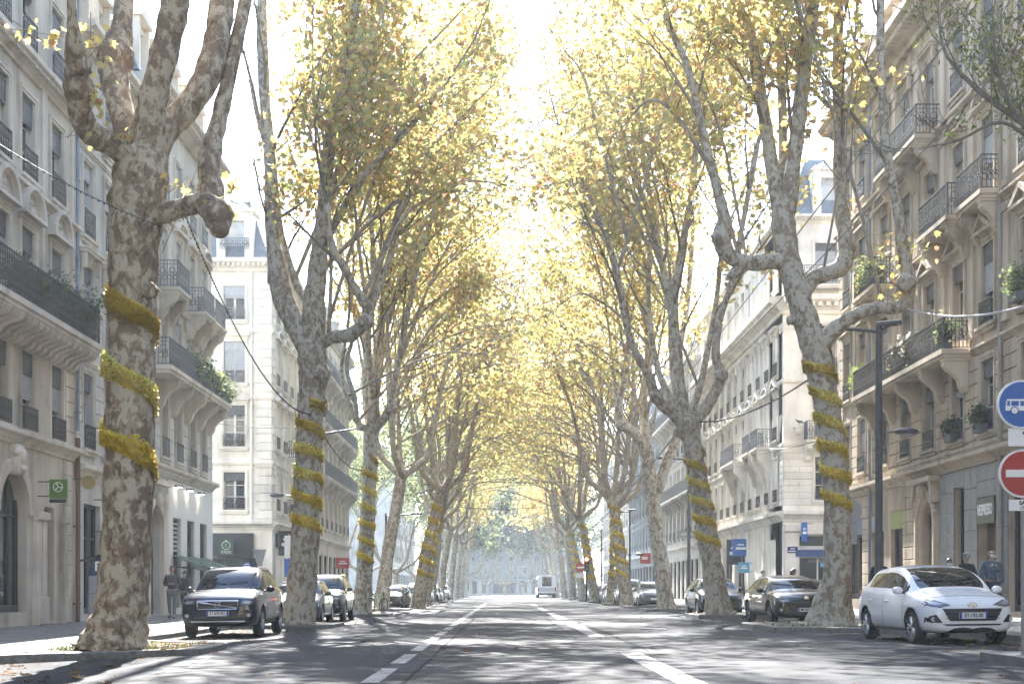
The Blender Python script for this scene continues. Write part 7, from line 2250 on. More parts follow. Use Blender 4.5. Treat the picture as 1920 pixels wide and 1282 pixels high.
person(11.9, 57.8, R(100), 'person in dark hooded clothes right of the black hatchback', 1.66, 'dark_coat', 'dark_coat', long_hair=True, stride=0.2, mask=False)

# ---------------------------------------------------------------- lamp posts
def lamp_post(x, y, H, label, arms, low=None, r=0.075):
    root = empty('street_lamp', (x, y, sz(x)), label, 'street lamp', 'street lamps on the pavements')
    m = MB(); m.tube([(0, 0, 0), (0, 0, 0.9), (0, 0, 0.95), (0, 0, H * 0.6), (0, 0, H)], [r * 1.6, r * 1.55, r * 1.15, r * 1.05, r * 0.9], 14); m.build('pole', MT['post'], root, smooth=False)
    for (dx, dy, up) in arms:
        a = MB(); a.tube([(0, 0, H - 0.15), (dx * 0.5, dy * 0.5, H - 0.15 + up * 0.5), (dx, dy, H - 0.15 + up)], [0.05, 0.045, 0.035], 8)
        ao = a.build('arm', MT['post'], root)
        d = Vector((dx, dy, 0)).normalized()
        h = MB(); h.box(-0.45, 0.2, -0.11, 0.11, -0.07, 0.05); hm = bevel_mesh(h.mesh('lamp_head', MT['post']), 0.03)
        ho = link_mesh('lamp_head', hm, ao, T(dx, dy, H - 0.15 + up) @ RZ(math.atan2(d.y, d.x)))
        g = MB(); g.box(-0.4, 0.1, -0.08, 0.08, -0.085, -0.072); g.build('lens', MT['glass_shop'], ao, T(dx, dy, H - 0.15 + up) @ RZ(math.atan2(d.y, d.x)))
    if low:
        dx, z = low
        a = MB(); a.tube([(0, 0, z - 0.05), (dx * 0.6, 0, z)], 0.025, 6); a.cyl((0, 0, z - 0.05), (0, 0, 1), 0.12, 0.16, 12)
        ao = a.build('low_arm', MT['post'], root)
        h = MB(); h.sphere((dx, 0, z), 0.34, 16, 6, sc3=(1, 0.8, 0.32)); hm = h.mesh('lamp_head', MT['post'], True); link_mesh('lamp_head', hm, ao, Matrix())
        g = MB(); g.cyl((dx, 0, z - 0.06), (0, 0, 1), 0.2, 0.05, 14); g.build('lens', MT['lens_bright'], ao)
    return root
lamp_post(10.1, 38.0, 7.95, 'tall dark lamp post behind the white car with a low disc lamp', [(-2.0, 0.0, 0.15), (0.35, -0.2, 0.2)], (0.75, 5.1), 0.095)
lamp_post(-9.1, 62.5, 7.9, 'lamp post hidden behind the second left trunk with two arms', [(3.2, 0, 0.5)], (-1.0, 5.2))
lamp_post(-6.9, 82.0, 5.5, 'grey lamp post with a long right arm left of the glaring car', [(1.9, 0, 0.15)])
lamp_post(8.9, 68.0, 7.3, 'lamp post just left of the leaning banded trunk', [(-1.4, 0, 0.1)])
lamp_post(9.6, 108.0, 7.0, 'thin lamp post with two arms right of the paired trunks', [(-0.9, 0, 0.0), (0.3, -0.1, 0.15)], (0.75, 3.6))
lamp_post(8.8, 128.0, 6.4, 'hazy lamp post in front of the blue grey house', [(-1.1, 0, 0.1)])
lamp_post(8.8, 150.0, 6.2, 'farthest hazy lamp post on the right', [(-1.1, 0, 0.1)])

# ---------------------------------------------------------------- signs
MT['sign_blue'] = plain('sign_blue', (0.03, 0.13, 0.42), 0.35); MT['sign_red'] = plain('sign_red', (0.38, 0.025, 0.025), 0.35)
def disc(root, name, c, r, mat, mat_rim):
    m = MB(); m.cyl(c, (0, 1, 0), r, 0.03, 40); o = m.build(name, mat_rim, root)
    m = MB(); m.cyl((c[0], c[1] - 0.018, c[2]), (0, 1, 0), r * 0.915, 0.006, 40); m.build('face', mat, o)
    return o
sp = empty('traffic_sign', (6.96, 19.0, gz(6.9) + 0.12), 'blue bus lane disc above a red no entry disc on a grey pole', 'traffic sign')
z0 = sp.location.z
m = MB(); m.tube([(0.06, 0.03, 0), (0.06, 0.03, 3.85 - z0)], 0.04, 10); m.build('pole', MT['steel'], sp)
o = disc(sp, 'bus_lane_disc', (-0.0, -0.03, 3.56 - z0), 0.33, MT['sign_blue'], MT['white'])
b = MB(); cz = 3.56 - z0 - 0.01
b.box(-0.22, 0.22, -0.058, -0.052, cz - 0.075, cz - 0.012); b.box(-0.2, 0.22, -0.058, -0.052, cz + 0.055, cz + 0.08)
for x in (-0.205, -0.15, -0.03, 0.09, 0.205): b.box(x - 0.008, x + 0.008, -0.058, -0.052, cz - 0.012, cz + 0.055)
b.build('bus_symbol', MT['sign_white'], o)
b = MB(); 
for x in (-0.1, 0.12): b.cyl((x, -0.06, cz - 0.075), (0, 1, 0), 0.045, 0.012, 16)
b.build('wheel_symbol', MT['sign_white'], o)
b = MB()
for x in (-0.1, 0.12): b.ring((x, cz - 0.075), 0.056, 0.013, 18, y=-0.068, dy=0.01)
b.build('wheel_rim_symbol', MT['sign_blue'], o)
m = MB(); m.box(-0.17, 0.27, -0.03, -0.01, 3.0 - z0, 3.24 - z0); pl = m.build('arrow_plate', MT['sign_white'], sp)
m = MB(); M_ = T(0.1, -0.034, 3.12 - z0) @ Matrix.Rotation(R(-45), 4, 'Y')
m.box(-0.02, 0.02, -0.002, 0.002, -0.06, 0.1, 0, M_); m.prism([(-0.075, -0.02), (-0.03, -0.06), (0.0, -0.1), (0.03, -0.06), (0.075, -0.02), (0.05, 0.0), (0.0, -0.05), (-0.05, 0.0)], -0.002, 0.0015, 0, M_)
m.build('arrow', MT['ink'], pl)
o = disc(sp, 'no_entry_disc', (0.02, -0.03, 2.63 - z0), 0.325, MT['sign_red'], MT['white'])
m = MB(); m.box(-0.215, 0.255, -0.06, -0.052, 2.58 - z0, 2.68 - z0); m.build('bar', MT['sign_white'], o)
m = MB(); m.box(-0.16, 0.27, -0.03, -0.01, 2.13 - z0, 2.28 - z0); pl = m.build('exception_plate', MT['sign_white'], sp)
put_text('SAUF', 0.075, MT['ink'], pl, (0.06, -0.032, 2.235 - z0), (0, -1, 0), depth=0.001, bold=0.003)
b = MB()
for x in (0.01, 0.09): b.ring((x, 2.165 - z0), 0.024, 0.005, 12, y=-0.034, dy=0.003)
b.tube([(0.01, -0.033, 2.165 - z0), (0.035, -0.033, 2.2 - z0), (0.075, -0.033, 2.2 - z0), (0.09, -0.033, 2.165 - z0)], 0.003, 4); b.build('bicycle_symbol', MT['ink'], pl)

def post_sign(x, y, label, plates, H, cat='street sign', grp=None, r=0.035, back=False):
    root = empty('street_sign', (x, y, sz(x)), label, cat, grp)
    m = MB(); m.tube([(0, 0, 0), (0, 0, H)], r, 8); m.build('pole', MT['steel'], root)
    for (kind, z, w_, h_, mat) in plates:
        m = MB()
        if kind == 'disc': m.cyl((0, -0.05, z), (0, 1, 0), w_, 0.02, 28)
        elif kind == 'tri': m.prism([(-w_, z + h_), (w_, z + h_), (w_ * 0.2, z - h_), (-w_ * 0.2, z - h_)], -0.06, -0.04)
        else: m.box(-w_, w_, -0.06, -0.04, z - h_, z + h_)
        m.build('sign_plate', mat, root)
    return root
MT['sign_back'] = plain('sign_back_grey', (0.36, 0.37, 0.38), 0.45, 0.4)
post_sign(9.9, 40.4, 'grey round sign back with a small plate left of the tall lamp post', [('disc', 3.1, 0.33, 0, MT['sign_back']), ('box', 2.45, 0.2, 0.3, MT['sign_back'])], 3.5)
post_sign(-10.6, 61.0, 'grey give way sign back in front of the bakery window', [('tri', 2.3, 0.3, 0.42, MT['sign_back'])], 2.7)
post_sign(-9.8, 64.0, 'white and blue street sign beside the bakery corner', [('box', 2.95, 0.2, 0.5, MT['white']), ('box', 2.0, 0.2, 0.4, MT['sign_blue'])], 3.5)
o = post_sign(7.0, 130.0, 'small far no entry sign by the leaning trunk', [('disc', 3.0, 0.45, 0, MT['sign_red']), ('box', 2.25, 0.4, 0.22, MT['white'])], 3.4)
m = MB(); m.box(-0.32, 0.32, -0.075, -0.062, 2.93, 3.07); m.build('bar', MT['sign_white'], o)
o = post_sign(11.0, 110.0, 'red square shop sign on a post beyond the parked cars', [('box', 3.3, 0.42, 0.42, plain('shop_red', (0.5, 0.05, 0.04), 0.5))], 2.8)
m = MB(); m.box(-0.28, 0.18, -0.075, -0.062, 3.2, 3.42); m.build('sign_mark', MT['sign_white'], o)
# traffic light
tl = empty('traffic_light', (6.4, 110.0, gz(6.4) + 0.13), 'traffic light with a glowing red lamp on the right kerb', 'traffic light')
m = MB(); m.tube([(0, 0, 0), (0, 0, 3.4)], 0.07, 8); m.build('pole', MT['iron'], tl)
m = MB(); m.box(-0.2, 0.2, -0.22, 0.12, 2.3, 3.5); bevel_me = bevel_mesh(m.mesh('housing', MT['black']), 0.03); link_mesh('housing', bevel_me, tl)
for z, mt in ((3.28, plain('red_lamp', (0.5, 0.05, 0.03), 0.4, emit=(1.0, 0.12, 0.06), estr=5.0)), (2.9, plain('amber_off', (0.12, 0.07, 0.02), 0.3)), (2.52, plain('green_off', (0.02, 0.09, 0.05), 0.3))):
    m = MB(); m.cyl((0, -0.23, z), (0, 1, 0), 0.13, 0.04, 16); m.build('lamp', mt, tl)

# projecting shop signs on the left houses
def blade_sign(x, y, z, w_, h_, mat, label, zface=-1, nm='shop_sign'):
    """board hung out from a wall at x, facing the street's length"""
    root = empty(nm, (x, y, z), label, 'shop sign')
    m = MB(); m.box(-w_ / 2, w_ / 2, -0.04, 0.04, -h_ / 2, h_ / 2); m.build('board', mat, root)
    sgn = 1 if x < 0 else -1
    a = MB()
    for zz in (-h_ / 2 + 0.06, h_ / 2 - 0.06): a.tube([(-sgn * (w_ / 2 + 0.32), 0, zz), (-sgn * w_ / 2, 0, zz)], 0.015, 6)
    a.build('bracket', MT['iron'], root)
    return root
s1 = blade_sign(-11.72, 37.0, 3.72, 0.46, 0.5, plain('leaf_green_sign', (0.1, 0.2, 0.03), 0.45), 'small green square sign with a white round emblem on the left wall')
m = MB(); m.ring((0, 0.05), 0.13, 0.018, 24, y=-0.05, dy=0.01)
for a in (90, 210, 330):
    m.tube([(0, -0.046, 0.05), (0.09 * math.cos(R(a + 20)), -0.046, 0.05 + 0.09 * math.sin(R(a + 20))), (0.1 * math.cos(R(a)), -0.046, 0.05 + 0.1 * math.sin(R(a)))], [0.006, 0.02, 0.006], 5)
m.build('emblem', MT['sign_white'], s1)
m = MB(); m.box(-0.23, 0.2, -0.03, 0.03, -0.36, -0.27); m.build('strip', MT['black'], s1)
s2 = empty('shop_sign', (-11.85, 40.1, 4.13), 'round gilded sign hanging above the brown drainpipe', 'shop sign')
m = MB(); m.cyl((0, 0, 0), (0, 1, 0), 0.2, 0.05, 28); m.build('board', noisy('gilt', (0.3, 0.23, 0.08), (0.5, 0.41, 0.2), 25.0, 0.45, 0.4, 0.4), s2)
m = MB(); m.ring((0, 0), 0.2, 0.03, 28, y=-0.04, dy=0.08); m.ring((-0.06, 0.02), 0.06, 0.015, 12, y=-0.035, dy=0.02); m.ring((0.06, 0.0), 0.07, 0.015, 12, y=-0.035, dy=0.02); m.build('rim', plain('gilt_rim', (0.45, 0.36, 0.13), 0.35, 0.6), s2)
m = MB(); m.tube([(-0.45, 0, 0.1), (-0.18, 0, 0.1)], 0.014, 6); m.build('bracket', MT['iron'], s2)
s3 = blade_sign(-11.45, 41.4, 3.25, 0.62, 1.05, plain('cream_sign', (0.5, 0.42, 0.3), 0.6), 'tall cream sign with a violet bird and a shoe on red by the thick trunk')
m = MB(); m.box(-0.24, 0.24, -0.05, -0.041, 0.02, 0.4); m.build('upper_field', plain('ochre_field', (0.45, 0.3, 0.1), 0.6), s3)
m = MB(); m.box(-0.24, 0.24, -0.05, -0.041, -0.3, 0.0); m.build('lower_field', plain('brick_red_field', (0.36, 0.06, 0.045), 0.6), s3)
m = MB(); m.prism([(-0.16, 0.2), (-0.06, 0.24), (0.04, 0.25), (0.06, 0.34), (0.13, 0.36), (0.18, 0.31), (0.16, 0.2), (0.1, 0.12), (-0.06, 0.1)], -0.058, -0.051); m.build('bird', plain('violet_print', (0.12, 0.1, 0.4), 0.6), s3)
m = MB(); m.prism([(-0.18, -0.2), (-0.16, -0.06), (-0.08, -0.08), (0.02, -0.13), (0.18, -0.15), (0.19, -0.2)], -0.058, -0.051); m.build('shoe', plain('ochre_print', (0.5, 0.4, 0.12), 0.6), s3)
# bakery board
s4 = blade_sign(-14.25, 72.1, 3.25, 0.78, 0.8, plain('bakery_green', (0.018, 0.05, 0.035), 0.45), 'dark green bakery board lettered PAIN under a round wreath')
m = MB(); m.ring((0, 0.1), 0.22, 0.03, 28, y=-0.055, dy=0.012); m.tube([(0.02, -0.05, 0.0), (-0.05, -0.05, 0.1), (0.04, -0.05, 0.2)], 0.012, 5); m.prism([(-0.08, 0.33), (0, 0.39), (0.08, 0.33)], -0.055, -0.045); m.build('emblem', plain('pale_green_print', (0.45, 0.55, 0.42), 0.6), s4)
put_text('PAIN', 0.24, plain('pale_green_print', (0.45, 0.55, 0.42), 0.6), s4, (0, -0.045, -0.25), (0, -1, 0))
# street name plates (their lettering is too small to read in the photograph)
for x, y, z, lb in ((-13.3, 72.64, 2.35, 'dark blue street name plate on the white corner house'), (14.55, 71.12, 3.1, 'dark blue street name plate on the corner pier of the bank')):
    o = empty('street_name_plate', (x, y, z), lb, 'street sign')
    m = MB(); m.box(-0.26, 0.26, -0.03, 0.0, -0.16, 0.16); m.build('plate', plain('enamel_blue', (0.02, 0.03, 0.14), 0.3), o)
    m = MB(); m.box(-0.12, 0.12, -0.034, -0.031, 0.04, 0.08); m.box(-0.2, 0.2, -0.034, -0.031, -0.09, -0.04); m.build('print', MT['sign_white'], o)
for x, y, z, w_, h_, mt, lb in ((13.75, 82.0, 3.55, 0.95, 1.0, 'sign_blue', 'upper blue shop board behind the leaning banded trunk'), (13.75, 84.5, 3.35, 0.85, 1.5, 'black', 'dark shop board left of the blue boards'), (13.6, 80.0, 2.35, 0.6, 0.6, 'cyan', 'small cyan shop board under the blue board'), (15.1, 70.9, 4.0, 0.28, 0.95, 'sign_blue', 'narrow blue sign on the corner pier of the bank'), (16.9, 70.9, 4.6, 0.3, 1.3, 'sign_blue', 'tall blue bank sign just left of the nearest right trunk'), (-11.5, 100.0, 3.0, 0.95, 0.75, 'shop_red', 'red and white shop sign beside the third left trunk'), (-11.55, 74.5, 3.55, 0.8, 1.3, 'black', 'black shop board on the side of the white corner house'), (13.5, 104.0, 5.2, 1.6, 0.5, 'grey', 'pale carved shop sign beyond the grey unbanded trunk')):
    mt_ = {'cyan': plain('cyan_board', (0.08, 0.32, 0.5), 0.4), 'shop_red': plain('shop_red', (0.5, 0.05, 0.04), 0.5), 'grey': MT['sign_back']}.get(mt) or MT[mt]
    s = blade_sign(x, y, z, w_, h_, mt_, lb)
    m = MB(); m.box(-w_ * 0.3, w_ * 0.32, -0.05, -0.041, -h_ * 0.12, h_ * 0.02); m.box(-w_ * 0.2, w_ * 0.2, -0.05, -0.041, h_ * 0.12, h_ * 0.2); m.build('print', MT['sign_white'], s)

# parking meter
pm = empty('parking_meter', (-9.45, 32.8, sz(-9.45)), 'grey parking meter with a blue P hood left of the thick trunk', 'parking meter')
m = MB(); m.box(-0.2, 0.2, -0.17, 0.17, 0, 1.32); me = bevel_mesh(m.mesh('cabinet', plain('meter_grey', (0.28, 0.28, 0.32), 0.45)), 0.03); link_mesh('cabinet', me, pm)
m = MB(); m.prism([(-0.2, 1.325), (0.2, 1.325), (0.24, 1.7), (0.05, 1.76), (-0.12, 1.66)], -0.18, 0.18); link_mesh('hood', bevel_mesh(m.mesh('hood', plain('meter_blue', (0.015, 0.035, 0.1), 0.35)), 0.02), pm)
m = MB(); m.prism([(-0.38, 1.64), (-0.1, 1.73), (0.26, 1.8), (0.26, 1.83), (-0.1, 1.77), (-0.38, 1.67)], -0.24, 0.24); m.build('roof', MT['black'], pm)
put_text('P', 0.3, MT['sign_white'], pm, (0.03, -0.19, 1.52), (0, -1, 0), bold=0.008)
for z in (0.45, 0.9):
    m = MB(); m.box(-0.2, 0.2, -0.174, -0.168, z, z + 0.008); m.build('joint', MT['black'], pm)
m = MB(); m.box(-0.24, -0.195, -0.1, 0.1, 0.95, 1.25); m.build('side_box', MT['black'], pm)

# ---------------------------------------------------------------- bicycle leaning at the third left trunk
bk = empty('bicycle', (-5.45, 60.2, gz(-5.4) + 0.115), 'bicycle with a pale green frame leaning beside the third left trunk', 'bicycle', None, R(62))
for wx_ in (-0.52, 0.52):
    m = MB(); n = 28
    m.tube([(wx_ + 0.33 * math.cos(2 * math.pi * i / n), 0, 0.34 + 0.33 * math.sin(2 * math.pi * i / n)) for i in range(n + 1)], 0.018, 6, cap=False)
    wo_ = m.build('wheel', MT['tyre'], bk)
    m = MB()
    for i in range(12): m.tube([(wx_, 0, 0.34), (wx_ + 0.32 * math.cos(i * math.pi / 6), 0, 0.34 + 0.32 * math.sin(i * math.pi / 6))], 0.003, 3)
    m.build('spokes', MT['steel'], wo_)['kind'] = 'stuff'
    m = MB(); m.tube([(wx_ + 0.37 * math.cos(R(a)), 0, 0.34 + 0.37 * math.sin(R(a))) for a in range(20, 170, 15)], 0.022, 6); m.build('mudguard', plain('pale_green_frame', (0.35, 0.45, 0.22), 0.4), bk)
m = MB()
for a, c in (((-0.52, 0, 0.34), (-0.12, 0, 0.32)), ((-0.12, 0, 0.32), (-0.22, 0, 0.8)), ((-0.22, 0, 0.78), (0.36, 0, 0.82)), ((-0.12, 0, 0.32), (0.38, 0, 0.72)), ((-0.52, 0, 0.34), (-0.2, 0, 0.74)), ((0.34, 0, 0.92), (0.52, 0, 0.34))): m.tube([a, c], 0.018, 6)
m.build('frame', plain('pale_green_frame', (0.35, 0.45, 0.22), 0.4), bk)
m = MB(); m.tube([(0.3, -0.28, 1.0), (0.36, -0.1, 1.02), (0.34, 0, 0.95), (0.36, 0.1, 1.02), (0.3, 0.28, 1.0)], 0.014, 6); m.build('handlebar', MT['steel'], bk)
m = MB(); m.sphere((-0.24, 0, 0.86), 0.12, 10, 6, sc3=(1.1, 0.7, 0.35)); m.build('saddle', MT['black'], bk, smooth=True)
gd = empty('rail_guard', (-5.2, 61.3, gz(-5.2) + 0.115), 'low dark hoop guard beside the bicycle', 'guard rail')
m = MB(); m.tube([(-0.1, -0.5, 0), (-0.1, -0.5, 0.9), (-0.1, 0.5, 0.9), (-0.1, 0.5, 0)], 0.03, 8); m.build('hoop', MT['iron'], gd)
m = MB(); m.tube([(-0.1, -0.5, 0.45), (-0.1, 0.5, 0.45)], 0.02, 6); m.build('crossbar', MT['iron'], gd)

# ---------------------------------------------------------------- overhead cables and garlands of lamps
def cable(a, b, sag, r, label, mat=None, cat='cable', bulbs=0, n=24, grp='overhead cables'):
    a = Vector(a); b = Vector(b)
    pts = [a.lerp(b, t / n) - Vector((0, 0, sag * 4 * (t / n) * (1 - t / n))) for t in range(n + 1)]
    root = empty('overhead_cable', a, label, cat, grp)
    m = MB(); m.tube([p - a for p in pts], r, 5); m.build('wire', mat or MT['cable'], root)
    if bulbs:
        m = MB()
        L = (b - a).length; k = int(L / bulbs)
        for i in range(k):
            t = (i + 0.5) / k; p = a.lerp(b, t) - Vector((0, 0, sag * 4 * t * (1 - t))) - a
            m.sphere((p.x, p.y, p.z - 0.02), r * 1.7, 5, 4)
        o = m.build('bulb', mat or MT['cable'], root); o['kind'] = 'stuff'
    return root
ga = A.base
cable(P(-60, 232, 20.5), P(303, 425, 23.7), 0.12, 0.008, 'dark lamp string running from the upper left onto the thick trunk', bulbs=0.12)
cable(P(340, 385, 23.6), P(585, 775, 42.2), 0.9, 0.010, 'dark lamp string falling from the thick tree to the second trunk', bulbs=0.15)
cable(P(598, 800, 42.2), P(682, 880, 60.6), 0.4, 0.011, 'dark lamp string between the second and third left trunks', bulbs=0.2)
MT['pale_cable'] = plain('pale_cable', (0.3, 0.29, 0.27), 0.6)
cable(P(1845, -10, 23.0), P(1300, 690, 50.0), 0.0, 0.014, 'upper taut pale cable crossing in front of the balconies', MT['pale_cable'])
cable(P(1960, 40, 23.0), P(1285, 740, 50.0), 0.1, 0.014, 'lower taut pale cable crossing in front of the balconies', MT['pale_cable'])
cable(P(1285, 790, 50.0), P(1075, 1010, 110.0), 0.6, 0.03, 'pale cable running on from the second right tree down the street', MT['pale_cable'])
cable(P(1700, 577, 34.4), P(1960, 560, 25.0), 0.25, 0.011, 'white lamp string from the nearest right tree to the right edge', plain('white_lamp_string', (0.6, 0.58, 0.54), 0.6), bulbs=0.1)
cable(P(1545, 690, 34.8), P(1310, 790, 50.3), 0.35, 0.014, 'lamp string between the nearest two right trunks', bulbs=0.2)
cable(P(560, 800, 42.7), P(405, 793, 60.0), 0.1, 0.012, 'thin wire from the second left trunk to the bracketed balcony house')
cable(P(600, 770, 42.7), P(683, 785, 61.0), 0.1, 0.012, 'thin wire between the second and third left trunks')
cable(P(1560, 815, 35.0), P(1440, 840, 71.0), 0.15, 0.012, 'thin wire from the nearest right trunk to the pale corner house')
cable((-9.1, 100.0, 9.6), (9.6, 100.0, 9.2), 0.7, 0.025, 'wire slung across the street with two small lamps')
cable((-9.0, 128.0, 9.3), (9.3, 128.0, 9.6), 1.0, 0.03, 'far wire slung across the street low over the bus')

# ---------------------------------------------------------------- plants on balconies and sills
def plant(x, y, z, h, w_, label, n, seed, kind=1, pal=None, wts=(0.4, 0.3, 0.1, 0.2, 0.0), size=0.09, pot='terracotta', pw=0.3, spiky=False):
    root = empty('potted_plant', (x, y, z), label, 'plant', 'plants on the balconies')
    m = MB(); m.box(-pw * 0.4, pw * 0.4, -pw, pw, 0, 0.24); m.build('planter', MT[pot], root)
    g = np.random.default_rng(seed)
    mb = MB(); pos = []
    for k in range(9):
        d = Vector((g.normal() * 0.3, g.normal() * 0.5, 1)).normalized(); b0 = Vector((0, g.uniform(-pw, pw) * 0.8, 0.22)); L_ = h * g.uniform(0.55, 1.0)
        mb.tube([b0, b0 + d * L_ * 0.5, b0 + d * L_ + Vector((0, 0, -0.03))], [0.012, 0.008, 0.003], 3, cap=False)
        q = g.uniform(0.25, 1.0, n // 9)
        pos.append(np.array(b0)[None] + np.array(d)[None] * (q * L_)[:, None] + g.normal(size=(len(q), 3)) * w_ * 0.22)
    o = mb.build('stem', MT['twig'], root); o['kind'] = 'stuff'
    pos = np.concatenate(pos).astype(np.float32)
    o = leaves('foliage', pos, size, tints(len(pos), pal or PAL_G, wts, seed), 3 if spiky else kind, MT['plant'], root, 0.2, seed=seed); o['kind'] = 'stuff'
    return root
MT['planter_grey'] = plain('planter_grey', (0.1, 0.11, 0.12), 0.6)
for i, (Y, h_, lb) in enumerate(((33.9, 1.0, 'bushy plant at the left end of the long balcony'), (35.2, 0.7, 'low trailing plant beside the bushy one on the long balcony'), (36.3, 1.25, 'tall oleander in the middle of the long balcony'), (37.3, 1.0, 'feathery oleander right of the tall one on the long balcony'), (38.2, 0.5, 'grey green grass in a planter near the end of the long balcony'), (39.2, 1.5, 'thin tall bush at the right end of the long balcony'))):
    plant(FL + 0.6, Y, 7.96, h_, 0.5, lb, 900, 400 + i, spiky=i in (0, 2, 3, 5), size=0.14, pot='planter_grey', pal=[(0.07, 0.11, 0.05), (0.11, 0.15, 0.07), (0.2, 0.24, 0.15), (0.05, 0.07, 0.04), (0.1, .1, .1)])
for i, (Y, lb) in enumerate(((52.4, 'green bush on the bracketed balcony, left end'), (54.0, 'leafy planter in the middle of the bracketed balcony'), (55.6, 'trailing green planter right of the middle of the bracketed balcony'), (57.0, 'dense shrub near the end of the bracketed balcony'), (58.3, 'plant hanging over the street end of the bracketed balcony'))):
    plant(FL + 0.72, Y, 8.76, 0.85, 0.8, lb, 700, 420 + i, size=0.13, pot='planter_grey')
for i, (x, Y, z, h_, w_, lb, pal, sp_) in enumerate((
        (FR - 0.55, 46.4, 8.31, 1.0, 0.6, 'dry white flowering bush on the wrought iron balcony', [(0.4, 0.38, 0.33), (0.3, 0.27, 0.2), (0.5, 0.48, 0.44), (0.2, 0.16, 0.1), (.3, .3, .2)], False),
        (FR - 0.55, 48.0, 8.31, 0.9, 0.6, 'pale twiggy bush left of the dry white one', [(0.35, 0.33, 0.26), (0.25, 0.24, 0.15), (0.4, 0.4, 0.36), (0.2, 0.16, 0.1), (.3, .3, .2)], False),
        (FR - 0.6, 42.8, 8.31, 0.9, 0.35, 'small pale plant in a dark pot at the near end of the balcony', None, False),
        (FR - 0.55, 51.4, 12.01, 1.1, 0.8, 'spiky green plant on the far upper balcony', None, True),
        (FR - 0.6, 52.6, 12.01, 0.9, 0.8, 'yellowing vine on the far upper balcony', [(0.3, 0.3, 0.06), (0.2, 0.25, 0.05), (0.4, 0.25, 0.05), (0.12, 0.16, 0.04), (.3, .3, .1)], False),
        (FR - 0.2, 55.1, 8.8, 0.75, 0.7, 'lime green bush on the sill left of the far balcony', [(0.3, 0.38, 0.06), (0.24, 0.33, 0.05), (0.36, 0.4, 0.1), (0.15, 0.2, 0.04), (.3, .3, .1)], False),
        (FR - 0.25, 37.8, 8.8, 0.8, 0.7, 'green conifer in a box beside the drainpipe at right edge', None, False),
        (FR - 0.25, 40.75, 5.62, 0.55, 0.5, 'dark ivy box on the sill above the coffee shop sign', [(0.03, 0.05, 0.02), (0.05, 0.08, 0.03), (0.02, 0.04, 0.02), (0.06, 0.08, 0.03), (.03, .05, .03)], False),
        (FR - 0.25, 43.4, 5.62, 0.5, 0.5, 'second dark ivy box left of the one above the coffee sign', [(0.03, 0.05, 0.02), (0.05, 0.08, 0.03), (0.02, 0.04, 0.02), (0.06, 0.08, 0.03), (.03, .05, .03)], False))):
    plant(x, Y, z, h_, w_, lb, 520, 440 + i, spiky=sp_, size=0.1 if not sp_ else 0.2, pal=pal, pot='planter_grey')

# a pigeon on the stone bracket of the corner house
pg = empty('pigeon', (14.75, 70.55, 9.32), 'grey pigeon perched on a stone bracket of the pale corner house', 'bird')
bq = Fac(bpy.data.objects['pale_corner_house'], (14.75, 71.2, 0), (0, -1), 1.0, S_R2, S_R2)
link_mesh('bracket', bracket_mesh(0.5, 0.9, 0.22, S_R2), bq.root, bq.M @ T(0, 0.002, 9.2))
me = skin_mesh('body', [(0.12, 0, 0.16), (0.02, 0, 0.17), (-0.1, 0, 0.22), (-0.14, 0, 0.29), (-0.19, 0, 0.28), (0.27, 0, 0.11)], [(0, 1), (1, 2), (2, 3), (3, 4), (0, 5)], [(0.05, 0.05), (0.075, 0.07), (0.05, 0.05), (0.032, 0.032), (0.01, 0.01), (0.03, 0.012)], plain('pigeon_grey', (0.12, 0.13, 0.15), 0.7), 1)
link_mesh('body', me, pg)
for s in (-1, 1):
    m = MB(); m.tube([(0.02, s * 0.03, 0.12), (0.02, s * 0.03, 0.0), (-0.03, s * 0.03, 0.0)], 0.008, 5); m.build('leg', plain('pigeon_leg', (0.4, 0.12, 0.1), 0.6), pg)
    m = MB(); m.sphere((0.06, s * 0.07, 0.18), 0.11, 10, 6, sc3=(1.2, 0.22, 0.45)); m.build('wing', plain('pigeon_wing', (0.08, 0.085, 0.1), 0.7), pg, smooth=True)

# ---------------------------------------------------------------- fallen leaves, weeds at the kerb
g = np.random.default_rng(77)
def litter(n, fx, fy, size, seed, zf=None, name='leaf_litter', wts=(0.1, 0.2, 0.05, 0.3, 0.35)):
    gg = np.random.default_rng(seed)
    x = fx(gg, n); y = fy(gg, n)
    z = np.array([(zf or gz)(v) for v in x]) + 0.02
    pos = np.stack([x, y, z], 1).astype(np.float32)
    v0 = pos.copy()
    o = leaves(name, np.zeros((n, 3), dtype=np.float32) + pos * [1, 1, 0] , size, tints(n, [(0.3, 0.22, 0.06), (0.28, 0.16, 0.05), (0.3, 0.28, 0.1), (0.2, 0.1, 0.04), (0.14, 0.075, 0.035)], wts, seed), 2, MT['leaf'], None, 0.0, seed=seed)
    # lay them down: squash the blades towards the ground
    me = o.data; k = 13
    co = np.empty(len(me.vertices) * 3, dtype=np.float32); me.vertices.foreach_get('co', co); co = co.reshape(-1, 3)
    co[:, 2] = np.abs(co[:, 2]) * 0.3 + np.repeat(z.astype(np.float32), k) - 0.012
    me.vertices.foreach_set('co', co.ravel()); me.update()
    o['kind'] = 'stuff'
    return o
litter(700, lambda q, n: KR - 0.3 - np.abs(q.normal(size=n)) * 1.0, lambda q, n: q.uniform(18, 70, n), 0.15, 71)
litter(700, lambda q, n: KL + 0.3 + np.abs(q.normal(size=n)) * 1.1, lambda q, n: q.uniform(17, 80, n), 0.15, 72)
litter(160, lambda q, n: q.uniform(-7, 9, n), lambda q, n: q.uniform(15, 60, n), 0.14, 73)
litter(150, lambda q, n: q.uniform(-7.6, -5.5, n), lambda q, n: q.uniform(23.5, 27, n), 0.13, 74, lambda x: gz(x) + 0.12)
